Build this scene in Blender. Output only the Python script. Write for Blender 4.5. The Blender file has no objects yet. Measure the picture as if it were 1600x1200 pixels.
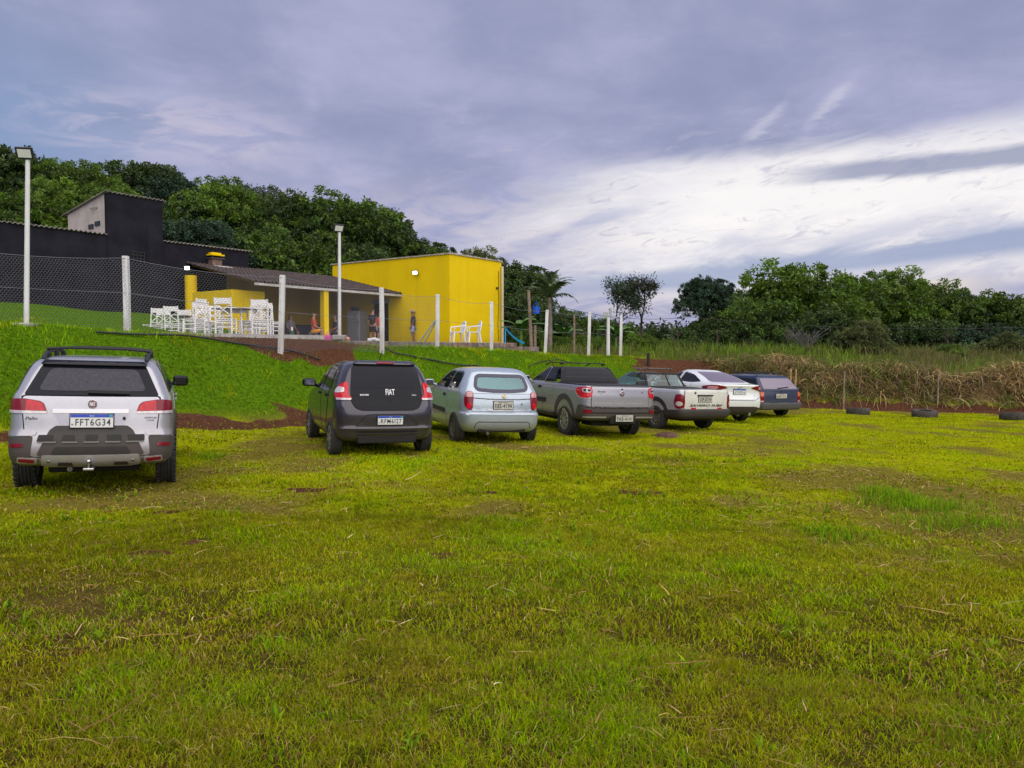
import bpy, bmesh, math, random
import numpy as np
from mathutils import Vector, Matrix
from mathutils.bvhtree import BVHTree
R = math.radians
scene = bpy.context.scene
COL = scene.collection

# ------------------------------------------------------------------ camera
FPX, HOR, CZ = 1202.0, 546.0, 1.55
PITCH = math.atan((600 - HOR) / FPX)
cam = bpy.data.cameras.new('camera')
camo = bpy.data.objects.new('camera', cam); COL.objects.link(camo)
cam.sensor_width = 36.0
cam.lens = FPX / 1600 * 36
cam.clip_start = 0.05; cam.clip_end = 3000
camo.location = (0, 0, CZ)
camo.rotation_euler = (R(90) - PITCH, 0, 0)
scene.camera = camo
scene.view_settings.view_transform = 'Standard'
scene.view_settings.look = 'None'
scene.view_settings.exposure = 0
scene.render.engine = 'CYCLES'
scene.cycles.use_denoising = True
scene.cycles.max_bounces = 6
scene.cycles.transparent_max_bounces = 12
scene.cycles.sample_clamp_indirect = 6.0

def at(px, depth, rel=0.0):
    """a point of the place seen at photo column px, 'depth' metres ahead, 'rel' above the eye"""
    return Vector(((px - 800) / FPX * depth, depth, CZ + rel))

# ------------------------------------------------------------------ node helpers
class NT:
    def __init__(s, tree):
        s.t = tree; s.n = tree.nodes; s.l = tree.links
    def new(s, typ, **kw):
        n = s.n.new(typ)
        for k, v in kw.items(): setattr(n, k, v)
        return n
    def put(s, sock, v):
        if isinstance(v, bpy.types.NodeSocket): s.l.new(v, sock)
        elif v is not None:
            if hasattr(sock.default_value, '__len__') and not hasattr(v, '__len__'):
                v = [v] * len(sock.default_value)
            elif hasattr(sock.default_value, '__len__') and len(sock.default_value) == 4 and len(v) == 3:
                v = (*v, 1)
            sock.default_value = v
    def m(s, op, a, b=None, c=None, clamp=False):
        n = s.new('ShaderNodeMath', operation=op, use_clamp=clamp)
        for i, v in enumerate((a, b, c)):
            if v is not None: s.put(n.inputs[i], v)
        return n.outputs[0]
    def add(s, a, b): return s.m('ADD', a, b)
    def sub(s, a, b): return s.m('SUBTRACT', a, b)
    def mul(s, a, b): return s.m('MULTIPLY', a, b)
    def ss(s, v, e0, e1, o0=0.0, o1=1.0):
        n = s.new('ShaderNodeMapRange', interpolation_type='SMOOTHSTEP')
        s.put(n.inputs[0], v); s.put(n.inputs[1], e0); s.put(n.inputs[2], e1); s.put(n.inputs[3], o0); s.put(n.inputs[4], o1)
        return n.outputs[0]
    def mix(s, f, a, b, blend='MIX'):
        n = s.new('ShaderNodeMix', data_type='RGBA', blend_type=blend)
        s.put(n.inputs[0], f); s.put(n.inputs[6], a); s.put(n.inputs[7], b)
        return n.outputs[2]
    def noise(s, vec, scale, detail=4, rough=.55, dist=0.0, out=0):
        n = s.new('ShaderNodeTexNoise')
        if vec is not None: s.put(n.inputs['Vector'], vec)
        n.inputs['Scale'].default_value = scale; n.inputs['Detail'].default_value = detail
        n.inputs['Roughness'].default_value = rough; n.inputs['Distortion'].default_value = dist
        return n.outputs[out]
    def comb(s, x, y, z):
        n = s.new('ShaderNodeCombineXYZ')
        for i, v in enumerate((x, y, z)): s.put(n.inputs[i], v)
        return n.outputs[0]
    def sep(s, v):
        n = s.new('ShaderNodeSeparateXYZ'); s.put(n.inputs[0], v); return n.outputs
    def attr(s, name, out='Color'):
        n = s.new('ShaderNodeAttribute', attribute_name=name); return n.outputs[out]
    def bump(s, h, strength=.3, dist=.02, normal=None):
        n = s.new('ShaderNodeBump'); s.put(n.inputs['Height'], h)
        n.inputs['Strength'].default_value = strength; n.inputs['Distance'].default_value = dist
        if normal is not None: s.put(n.inputs['Normal'], normal)
        return n.outputs[0]
    def coord(s, out='Object'):
        return s.new('ShaderNodeTexCoord').outputs[out]

def mat(name, col=(.5, .5, .5), rough=.6, metal=0.0, spec=.5, coat=0.0, var=0.0, vscale=8.0, bump=0.0, bscale=40.0, streak=0.0,
        dirt=None, dirt_z=(.2, .9), dirt_amt=.5, emit=None, estr=0.0, coords='Object'):
    m = bpy.data.materials.new(name); m.use_nodes = True
    t = NT(m.node_tree); b = m.node_tree.nodes['Principled BSDF']
    c = col
    v = t.coord(coords)
    out = None
    if var:
        nz = t.noise(v, vscale, 5, .6)
        f = t.ss(nz, .3, .7)
        out = t.mix(f, [x * (1 - var) for x in col], [min(1, x * (1 + var)) for x in col])
    if streak:
        vm = t.new('ShaderNodeVectorMath', operation='MULTIPLY'); t.put(vm.inputs[0], v); vm.inputs[1].default_value = (2.2, 2.2, .16)
        sn = t.ss(t.noise(vm.outputs[0], 1.0, 6, .65), .42, .75)
        out = t.mix(t.mul(sn, streak), out if out is not None else col, [x * .45 for x in col])
    if dirt:
        z = t.sep(v)[2]
        nz = t.noise(v, 6, 5, .65)
        g = t.ss(t.add(z, t.mul(t.sub(nz, .5), .5)), dirt_z[0], dirt_z[1], dirt_amt, 0.0)
        g2 = t.mul(t.ss(t.noise(v, 22, 4, .6), .45, .8), .035)
        out = t.mix(t.m('MAXIMUM', g, g2), out if out is not None else col, dirt)
        rr = t.ss(t.m('MAXIMUM', g, g2), 0, .6, rough, .75)
        t.put(b.inputs['Roughness'], rr)
    else:
        b.inputs['Roughness'].default_value = rough
    t.put(b.inputs['Base Color'], out if out is not None else c)
    b.inputs['Metallic'].default_value = metal
    b.inputs['Specular IOR Level'].default_value = spec
    b.inputs['Coat Weight'].default_value = coat
    b.inputs['Coat Roughness'].default_value = .06
    if bump:
        t.put(b.inputs['Normal'], t.bump(t.noise(v, bscale, 5, .65), bump, .01))
    if emit:
        t.put(b.inputs['Emission Color'], emit); b.inputs['Emission Strength'].default_value = estr
    return m

# ------------------------------------------------------------------ numpy noise
def _hash(ix, iy, seed):
    n = (ix.astype(np.int64) * 374761393 + iy.astype(np.int64) * 668265263 + seed * 1442695041) & 0x7fffffff
    n = (n ^ (n >> 13)) * 1274126177 & 0x7fffffff
    n = n ^ (n >> 16)
    return (n & 0xffff) / 65535.0
def vnoise(x, y, seed=0):
    x = np.asarray(x, float); y = np.asarray(y, float)
    ix = np.floor(x); iy = np.floor(y); fx = x - ix; fy = y - iy
    fx = fx * fx * (3 - 2 * fx); fy = fy * fy * (3 - 2 * fy)
    a = _hash(ix, iy, seed); b = _hash(ix + 1, iy, seed); c = _hash(ix, iy + 1, seed); d = _hash(ix + 1, iy + 1, seed)
    return (a * (1 - fx) + b * fx) * (1 - fy) + (c * (1 - fx) + d * fx) * fy
def fbm(x, y, seed=0, oct=4):
    s = 0; a = .5; t = 0
    for o in range(oct):
        s = s + a * vnoise(x * 2 ** o + 17.3 * o, y * 2 ** o - 9.1 * o, seed + o); t += a; a *= .5
    return s / t
def sstep(x, a, b):
    t = np.clip((x - a) / (b - a), 0, 1); return t * t * (3 - 2 * t)

# ------------------------------------------------------------------ mesh builder
class MB:
    def __init__(s): s.v = []; s.f = []; s.mi = []
    def add(s, verts, faces, mi=0, M=None):
        o = len(s.v)
        s.v += [tuple(M @ Vector(v)) if M is not None else tuple(v) for v in verts]
        s.f += [[i + o for i in f] for f in faces]; s.mi += [mi] * len(faces)
        return s
    def box(s, c, size, mi=0, rz=0.0, M=None, bev=0.0, seg=2, rot=None):
        bm = bmesh.new(); bmesh.ops.create_cube(bm, size=1)
        for v in bm.verts: v.co = Vector((v.co.x * size[0], v.co.y * size[1], v.co.z * size[2]))
        if bev: bmesh.ops.bevel(bm, geom=bm.edges[:], offset=bev, segments=seg, profile=.5, affect='EDGES')
        T = Matrix.Translation(c) @ (rot.to_4x4() if rot is not None else Matrix.Rotation(rz, 4, 'Z'))
        if M is not None: T = M @ T
        bm.verts.index_update()
        s.add([v.co.copy() for v in bm.verts], [[v.index for v in f.verts] for f in bm.faces], mi, T); bm.free()
        return s
    def tube(s, pts, r, mi=0, seg=8, cap=True, flat=1.0, M=None, closed=False):
        pts = [Vector(p) for p in pts]; n = len(pts)
        rs = r if hasattr(r, '__len__') else [r] * n
        vs = []; fs = []; up = None
        for i, p in enumerate(pts):
            a = pts[(i - 1) % n] if (i > 0 or closed) else p
            b = pts[(i + 1) % n] if (i < n - 1 or closed) else p
            d = (b - a).normalized() if (b - a).length > 1e-9 else Vector((0, 0, 1))
            if up is None:
                up = Vector((0, 0, 1)) if abs(d.z) < .9 else Vector((1, 0, 0))
            x = d.cross(up)
            if x.length < 1e-6: x = d.orthogonal()
            x.normalize(); y = x.cross(d).normalized(); up = y
            for k in range(seg):
                t = 2 * math.pi * k / seg
                vs.append(p + x * math.cos(t) * rs[i] + y * math.sin(t) * rs[i] * flat)
        m = n if closed else n - 1
        for i in range(m):
            for k in range(seg):
                a = i * seg + k; b = i * seg + (k + 1) % seg; j = (i + 1) % n
                fs.append([a, b, j * seg + (k + 1) % seg, j * seg + k])
        if cap and not closed:
            fs.append(list(range(seg))[::-1]); fs.append([(n - 1) * seg + k for k in range(seg)])
        return s.add(vs, fs, mi, M)
    def lathe(s, prof, seg=24, mi=0, M=None, closed=False):
        """prof: (radius, axial); axis = local z"""
        vs = []; fs = []; n = len(prof)
        for r, z in prof:
            for k in range(seg):
                t = 2 * math.pi * k / seg
                vs.append((r * math.cos(t), r * math.sin(t), z))
        for i in range(n if closed else n - 1):
            j = (i + 1) % n
            for k in range(seg):
                fs.append([i * seg + k, i * seg + (k + 1) % seg, j * seg + (k + 1) % seg, j * seg + k])
        if not closed:
            fs.append(list(range(seg))[::-1]); fs.append([(n - 1) * seg + k for k in range(seg)])
        return s.add(vs, fs, mi, M)
    def prism(s, poly, z0, z1, mi=0, M=None):
        n = len(poly)
        vs = [(x, y, z0) for x, y in poly] + [(x, y, z1) for x, y in poly]
        fs = [list(range(n))[::-1], [n + i for i in range(n)]] + [[i, (i + 1) % n, n + (i + 1) % n, n + i] for i in range(n)]
        return s.add(vs, fs, mi, M)
    def build(s, name, mats, parent=None, smooth=None, loc=None):
        me = bpy.data.meshes.new(name)
        me.from_pydata(s.v, [], s.f)
        mats = mats if isinstance(mats, (list, tuple)) else [mats]
        for m in mats: me.materials.append(m)
        me.polygons.foreach_set('material_index', s.mi)
        bm = bmesh.new(); bm.from_mesh(me); bmesh.ops.recalc_face_normals(bm, faces=bm.faces[:]); bm.to_mesh(me); bm.free()
        return link(name, me, parent, smooth, loc)

def link(name, me, parent=None, smooth=None, loc=None):
    if smooth is not None:
        me.polygons.foreach_set('use_smooth', [True] * len(me.polygons))
        me.set_sharp_from_angle(angle=R(smooth))
    o = bpy.data.objects.new(name, me); COL.objects.link(o)
    if parent is not None: o.parent = parent
    if loc is not None: o.location = loc
    return o
def tag(o, label=None, cat=None, group=None, kind=None):
    if label: o['label'] = label
    if cat: o['category'] = cat
    if group: o['group'] = group
    if kind: o['kind'] = kind
    return o
def empty(name, loc=(0, 0, 0), rz=0.0, label=None, cat=None, group=None):
    o = bpy.data.objects.new(name, None); COL.objects.link(o); o.empty_display_size = .2
    o.location = loc; o.rotation_euler = (0, 0, rz)
    return tag(o, label, cat, group)
def children(o): return [c for c in bpy.data.objects if c.parent == o]
def copy_tree(o, parent=None):
    c = o.copy(); COL.objects.link(c); c.parent = parent
    for ch in children(o): copy_tree(ch, c)
    return c
def text_mesh(body, w=None, h=None, depth=.002, bold=0.0, shear=0.0, space=1.0):
    cu = bpy.data.curves.new('lettering', 'FONT'); cu.body = body; cu.extrude = depth; cu.offset = bold; cu.shear = shear; cu.space_character = space
    cu.align_x = 'CENTER'; cu.align_y = 'CENTER'; cu.size = 1
    cu.resolution_u = 3
    o = bpy.data.objects.new('lettering', cu); COL.objects.link(o)
    dg = bpy.context.evaluated_depsgraph_get()
    me = bpy.data.meshes.new_from_object(o.evaluated_get(dg))
    bpy.data.objects.remove(o); bpy.data.curves.remove(cu)
    vs = np.array([v.co for v in me.vertices]); lo = vs.min(0); hi = vs.max(0); c = (lo + hi) / 2
    sx = w / (hi[0] - lo[0]) if w else None; sy = h / (hi[1] - lo[1]) if h else None
    sx = sx or sy; sy = sy or sx
    out = [((v[0] - c[0]) * sx, (v[1] - c[1]) * sy, v[2]) for v in vs]
    fs = [list(p.vertices) for p in me.polygons]
    bpy.data.meshes.remove(me)
    return out, fs

# ------------------------------------------------------------------ the lie of the land
U = Vector((.582, .813)); V = Vector((-.813, .582))         # along the row of buildings / away from the car park
def field_h(x, y):
    s = .94 * np.asarray(x, float) + .34 * np.asarray(y, float)
    s = np.clip(s, -40, 60)
    dip = -.08 * np.exp(-((np.asarray(x) + 5.1)**2 + (np.asarray(y) - 9.6)**2) / 11.0)
    return np.where(s < 14, -.035 * s, -.035 * 14 - .015 * (s - 14)) + dip
FOOT = np.array([(-40, -14.0), (-14.5, 6.5), (-8.6, 13.4), (-6.5, 15.9), (-4.6, 17.6), (.8, 25.0), (4.5, 29.6), (7.6, 31.6),
                 (10.2, 28.0), (12.4, 27.1), (14.6, 26.6), (17.2, 25.8), (30, 21.5), (60, 10), (140, -30)])
def foot_dist(x, y):
    x = np.asarray(x, float); y = np.asarray(y, float)
    best = np.full(x.shape, 1e9); sg = np.ones(x.shape)
    for (ax, ay), (bx, by) in zip(FOOT[:-1], FOOT[1:]):
        dx, dy = bx - ax, by - ay; L = dx * dx + dy * dy
        t = np.clip(((x - ax) * dx + (y - ay) * dy) / L, 0, 1)
        d = np.hypot(x - ax - t * dx, y - ay - t * dy)
        side = np.where(dx * (y - ay) - dy * (x - ax) >= 0, 1.0, -1.0)
        better = d < best - 1e-9
        sg = np.where(better, side, sg); best = np.where(better, d, best)
    return best * sg
CP = []
for px, d, rel in [(41, 16.5, .50), (200, 18.5, .38), (438, 20, .0), (597, 23, 0), (683, 26, .05), (768, 28.5, -.08), (851, 31.5, -.24),
                   (919, 33, -.30), (969, 36, -.34), (-150, 15, .55), (0, 30, 1.80), (190, 34.2, 1.62), (290, 37, 1.5), (90, 24, 1.05),
                   (215, 20.5, .36), (330, 20.9, .36), (380, 21.7, .34), (420, 22.6, .33), (470, 23.6, .32), (560, 27, .05), (640, 29.5, .1), (740, 32, .12), (850, 42, -.1), (950, 45, -.1), (1060, 45, -.1), (620, 44, .1), (450, 38, .1), (-200, 30, 2.2),
                   (0, 60, 3.0), (300, 65, 2.0), (600, 80, .8), (800, 90, .3), (1100, 75, .2), (1400, 70, .2), (1700, 65, .2),
                   (1010, 36, -.52), (1090, 37, -.55), (1250, 33, -.98), (1400, 32, -1.08), (1560, 31, -1.18), (1750, 30, -1.25), (1200, 50, -.1), (1500, 50, -.25), (-900, 20, 1.5)]:
    p = at(px, d, rel); CP.append((p.x, p.y, p.z))
CP = np.array(CP)
def plateau(x, y):
    num = 0; den = 0
    for cx, cy, cz in CP:
        w = 1.0 / ((x - cx) ** 2 + (y - cy) ** 2 + .6) ** 1.6
        num = num + w * cz; den = den + w
    return num / den
def ground(x, y, rough=True):
    x = np.asarray(x, float); y = np.asarray(y, float)
    d = foot_dist(x, y)
    f = field_h(x, y)
    pl = plateau(x, y)
    wd = 3.1 - 1.0 * sstep(x, 5, 12)
    t = sstep(d / wd, -.06, 1.0)
    h = f * (1 - t) + pl * t
    h = h + np.where((d > -.35) & (d < .6), -.05 * np.exp(-((d - .1) / .25) ** 2), 0)
    if rough:
        h = h + ((fbm(x * .9, y * .9, 3) - .5) * .07 + (fbm(x * 2.1, y * 2.1, 13, 3) - .5) * .085) * (1 - t) + (fbm(x * .8, y * .8, 7) - .5) * .30 * np.sin(np.clip(t, 0, 1) * math.pi) \
              + (fbm(x * 3.1, y * 3.1, 5) - .5) * .035
    return h
def gz(x, y): return float(ground(np.array([x]), np.array([y]))[0])

# ------------------------------------------------------------------ world: overcast evening sky
SUN_AZ, SUN_EL = R(150), R(55)            # azimuth measured from +Y towards +X
def make_world():
    w = bpy.data.worlds.new('World'); scene.world = w; w.use_nodes = True
    t = NT(w.node_tree); bg = w.node_tree.nodes['Background']
    sky = t.new('ShaderNodeTexSky', sky_type='NISHITA'); sky.sun_disc = False
    sky.sun_elevation = SUN_EL; sky.sun_rotation = SUN_AZ
    sky.air_density = 1.2; sky.dust_density = 2.0
    nish = t.mix(1.0, sky.outputs[0], (.10, .10, .10), 'MULTIPLY')
    g = t.coord('Generated'); x, y, z = t.sep(g)
    az = t.m('ARCTAN2', x, y); el = t.m('ARCSINE', z)
    # cloud-sheet coordinates (a flat layer overhead, so the clouds foreshorten towards the horizon)
    k = t.m('DIVIDE', 1.0, t.add(t.m('MAXIMUM', z, 0.0), .16))
    sheet = t.comb(t.mul(x, k), t.mul(y, k), 0)
    band = t.comb(t.mul(az, 3.0), t.mul(t.sub(el, t.mul(az, .10)), 11.0), 3.0)
    n1 = t.noise(sheet, 1.1, 6, .55, .6)
    n2 = t.noise(sheet, 3.2, 6, .6, .4)
    nb = t.noise(band, 1.0, 7, .58, .5)
    nf = t.noise(band, 3.4, 6, .62, .8)
    warp = t.add(t.mul(t.sub(nb, .5), .05), t.mul(t.sub(nf, .5), .028))
    E = t.add(el, warp)
    base = t.mix(t.ss(t.add(t.mul(n1, .65), t.mul(n2, .35)), .37, .64), (.295, .322, .495), (.445, .45, .66))
    base = t.mix(t.mul(t.ss(az, -.34, -.62), t.ss(el, .42, .2)), base, (.235, .335, .56))
    base = t.mix(t.mul(t.ss(n2, .54, .72), t.mul(t.ss(el, .45, .22), .30)), base, (.52, .50, .66))
    # soft pale streak low on the left
    lp = t.mul(t.ss(t.m('ABSOLUTE', t.sub(E, .25)), .055, .0), t.mul(t.ss(az, -.62, -.45), t.ss(az, -.22, -.34)))
    base = t.mix(t.mul(lp, t.ss(nf, .40, .62)), base, (.56, .53, .68))
    # pinkish grey veil leading to the break
    veil = t.mul(t.ss(E, .23, .16), t.mul(t.ss(az, -.55, -.05), t.ss(az, 1.7, 1.1)))
    base = t.mix(t.mul(veil, .9), base, t.mix(t.ss(nf, .35, .65), (.36, .38, .60), (.58, .54, .66)))
    # the bright break
    top = t.add(.232, t.mul(az, .035))
    bright = t.mul(t.ss(t.sub(top, E), -.012, .022), t.mul(t.ss(E, .045, .105), t.mul(t.ss(t.add(az, t.mul(t.sub(nb, .5), .4)), -.06, .20), t.ss(az, 1.35, .8))))
    hole = t.ss(nf, .60, .40)
    glow = t.mix(t.ss(t.add(t.mul(nb, .55), t.mul(nf, .45)), .40, .58), (.66, .66, .78), (1.06, 1.01, .98))
    base = t.mix(t.mul(bright, t.m('MULTIPLY_ADD', hole, .28, .72)), base, glow)
    core = t.mul(t.ss(t.m('ABSOLUTE', t.sub(E, t.add(.165, t.mul(az, .03)))), .062, .012), t.mul(t.ss(az, .10, .26), t.ss(az, .95, .45)))
    base = t.mix(t.mul(core, .75), base, (1.12, 1.07, 1.03))
    # lumpy cloud bellies in the light, and two small lit wisps above it
    n3 = t.noise(band, 7.5, 7, .66, 1.4)
    lump = t.mul(t.mul(t.ss(n3, .50, .66), t.ss(nf, .42, .60)), t.mul(t.ss(E, .30, .24), t.mul(t.ss(az, -.25, .05), t.ss(az, 1.5, 1.0))))
    base = t.mix(t.mul(lump, .55), base, (.50, .50, .64))
    for wa, we in ((.312, .268), (.385, .283)):
        du = t.sub(az, wa); dv = t.sub(el, t.add(we, t.mul(du, .75)))
        wisp = t.mul(t.ss(t.m('ABSOLUTE', t.add(dv, t.mul(t.sub(n3, .5), .03))), .014, .0), t.ss(t.m('ABSOLUTE', du), .035, .008))
        base = t.mix(t.mul(wisp, .36), base, (.78, .77, .86))
    # blue-grey bars crossing it
    bar1 = t.mul(t.ss(t.m('ABSOLUTE', t.sub(t.add(el, t.mul(warp, .5)), .205)), .017, .006), t.ss(az, .30, .42))
    base = t.mix(t.mul(bar1, .85), base, (.30, .33, .49))
    c2 = t.add(.078, t.mul(az, .065))
    bar2 = t.mul(t.ss(t.m('ABSOLUTE', t.sub(t.add(el, t.mul(warp, .6)), c2)), .020, .005), t.mul(t.ss(az, -.02, .15), t.ss(az, 1.5, 1.0)))
    base = t.mix(t.mul(bar2, .8), base, (.30, .37, .58))
    # cream light under the bars, just above the right-hand trees
    cream = t.mul(t.ss(t.m('ABSOLUTE', t.sub(t.add(el, t.mul(warp, .35)), t.add(.045, t.mul(az, .045)))), .017, .003), t.mul(t.ss(az, .18, .30), t.ss(az, .60, .48)))
    base = t.mix(t.mul(cream, .85), base, (.95, .84, .70))
    out = t.mix(.93, nish, base)
    # below the horizon: dull earth tone
    out = t.mix(t.ss(z, -.01, -.06), out, (.10, .10, .07))
    t.put(bg.inputs[0], out); bg.inputs[1].default_value = 1.0
make_world()
sun = bpy.data.lights.new('sun', 'SUN'); suno = bpy.data.objects.new('sun', sun); COL.objects.link(suno)
sun.energy = 4.0; sun.angle = R(110); sun.color = (1.0, .93, .82)
dvec = Vector((math.sin(SUN_AZ) * math.cos(SUN_EL), math.cos(SUN_AZ) * math.cos(SUN_EL), math.sin(SUN_EL)))
suno.rotation_euler = (-dvec).to_track_quat('-Z', 'Y').to_euler()
# ================================================================== cars
def pchip(xs, ys, q):
    xs = np.array(xs, float); ys = np.array(ys, float); n = len(xs)
    h = np.diff(xs); d = np.diff(ys) / h; m = np.zeros(n)
    for i in range(1, n - 1):
        if d[i - 1] * d[i] > 0:
            w1 = 2 * h[i] + h[i - 1]; w2 = h[i] + 2 * h[i - 1]
            m[i] = (w1 + w2) / (w1 / d[i - 1] + w2 / d[i])
    m[0] = d[0]; m[-1] = d[-1]
    i = np.clip(np.searchsorted(xs, q) - 1, 0, n - 2); t = (q - xs[i]) / h[i]
    return ((2 * t**3 - 3 * t**2 + 1) * ys[i] + (t**3 - 2 * t**2 + t) * h[i] * m[i] + (-2 * t**3 + 3 * t**2) * ys[i + 1] + (t**3 - t**2) * h[i] * m[i + 1])

def zloft(levels, sub=.028, rc=.22, rcf=.35, bow=.05, bowf=.16, taper=.03, keys=None):
    """closed body from plan outlines stacked in height; a level is (z, rear x, front x, half width [, corner radius])"""
    L = np.array([l[:4] for l in levels], float)
    rcs = np.array([l[4] if len(l) > 4 else rc for l in levels], float)
    zs = []
    for a, b in zip(L[:-1, 0], L[1:, 0]):
        n = max(1, int(round((b - a) / sub))); zs += [a + (b - a) * i / n for i in range(n)]
    zs.append(L[-1, 0]); zs = np.array(zs)
    xr = pchip(L[:, 0], L[:, 1], zs); xf = pchip(L[:, 0], L[:, 2], zs); w = pchip(L[:, 0], L[:, 3], zs); rr = np.interp(zs, L[:, 0], rcs)
    verts = []; N = None
    for z, a, b, hw, r in zip(zs, xr, xf, w, rr):
        r = min(r, hw * .8, (b - a) * .4); r2 = min(rcf, hw * .8, (b - a) * .4)
        half = []
        k = min(1, hw / .7)
        bw, bwf = bow * k, bowf * k
        ry = r * .75
        for y in np.linspace(0, hw - ry, 12): half.append((a + bw * (y / hw) ** 2, y))
        P0 = half[-1]; P1 = (a + bw + r, hw * (1 - taper * .0)); C = (a + bw, hw)
        C = (P0[0] + 2 * bw * (hw - ry) / hw**2 * ry, hw)
        for t in np.linspace(0, 1, 9)[1:]:
            half.append(((1 - t)**2 * P0[0] + 2 * t * (1 - t) * C[0] + t * t * P1[0], (1 - t)**2 * P0[1] + 2 * t * (1 - t) * C[1] + t * t * P1[1]))
        x0, x1 = P1[0], b - bwf - r2
        for t in np.linspace(0, 1, 40)[1:]: half.append((x0 + (x1 - x0) * t, hw))
        Q1 = (b - bwf * ((hw - r2 * .8) / hw)**2, hw - r2 * .8); Q0 = half[-1]; C = (b - bwf, hw)
        for t in np.linspace(0, 1, 9)[1:]:
            half.append(((1 - t)**2 * Q0[0] + 2 * t * (1 - t) * C[0] + t * t * Q1[0], (1 - t)**2 * Q0[1] + 2 * t * (1 - t) * C[1] + t * t * Q1[1]))
        for y in np.linspace(Q1[1], 0, 9)[1:]: half.append((b - bwf * (y / hw)**2, y))
        # the ends of the car are a little narrower than its middle
        half2 = []
        for x, y in half:
            s = (x - (a + b) / 2) / ((b - a) / 2)
            half2.append((x, y * (1 - taper * abs(s)**2.5)))
        ring = half2 + [(x, -y) for x, y in half2[1:-1]][::-1]
        N = len(ring)
        verts += [(x, y, z) for x, y in ring]
    faces = []
    for i in range(len(zs) - 1):
        for k in range(N):
            k2 = (k + 1) % N
            faces.append([i * N + k, i * N + k2, (i + 1) * N + k2, (i + 1) * N + k])
    faces.append(list(range(N))[::-1])
    # top cap: strips between the two halves keep it smooth
    o = (len(zs) - 1) * N; H = len(half2)
    for k in range(H - 1):
        a = o + k; b = o + k + 1
        c = o + (N - k - 1) % N if k + 1 < H - 1 else o + k + 1; d = o + (N - k) % N if k > 0 else o
        q = []
        for i in (a, b, c, d):
            if i not in q: q.append(i)
        if len(q) >= 3: faces.append(q[::-1])
    return verts, faces

def round_poly(pts, r, n=4):
    out = []; m = len(pts)
    for i in range(m):
        p = Vector(pts[i]); a = Vector(pts[i - 1]) - p; b = Vector(pts[(i + 1) % m]) - p
        rr = min(r, a.length * .45, b.length * .45)
        A = p + a.normalized() * rr; B = p + b.normalized() * rr
        for k in range(n + 1):
            t = k / n; q = A * (1 - t)**2 + p * 2 * t * (1 - t) + B * t * t
            out.append((q.x, q.y))
    return out
def grow(poly, d):
    c = Vector((sum(p[0] for p in poly) / len(poly), sum(p[1] for p in poly) / len(poly)))
    hx = max(abs(p[0] - c.x) for p in poly); hy = max(abs(p[1] - c.y) for p in poly)
    return [(c.x + (p[0] - c.x) * (1 + d / hx), c.y + (p[1] - c.y) * (1 + d / hy)) for p in poly]

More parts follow.
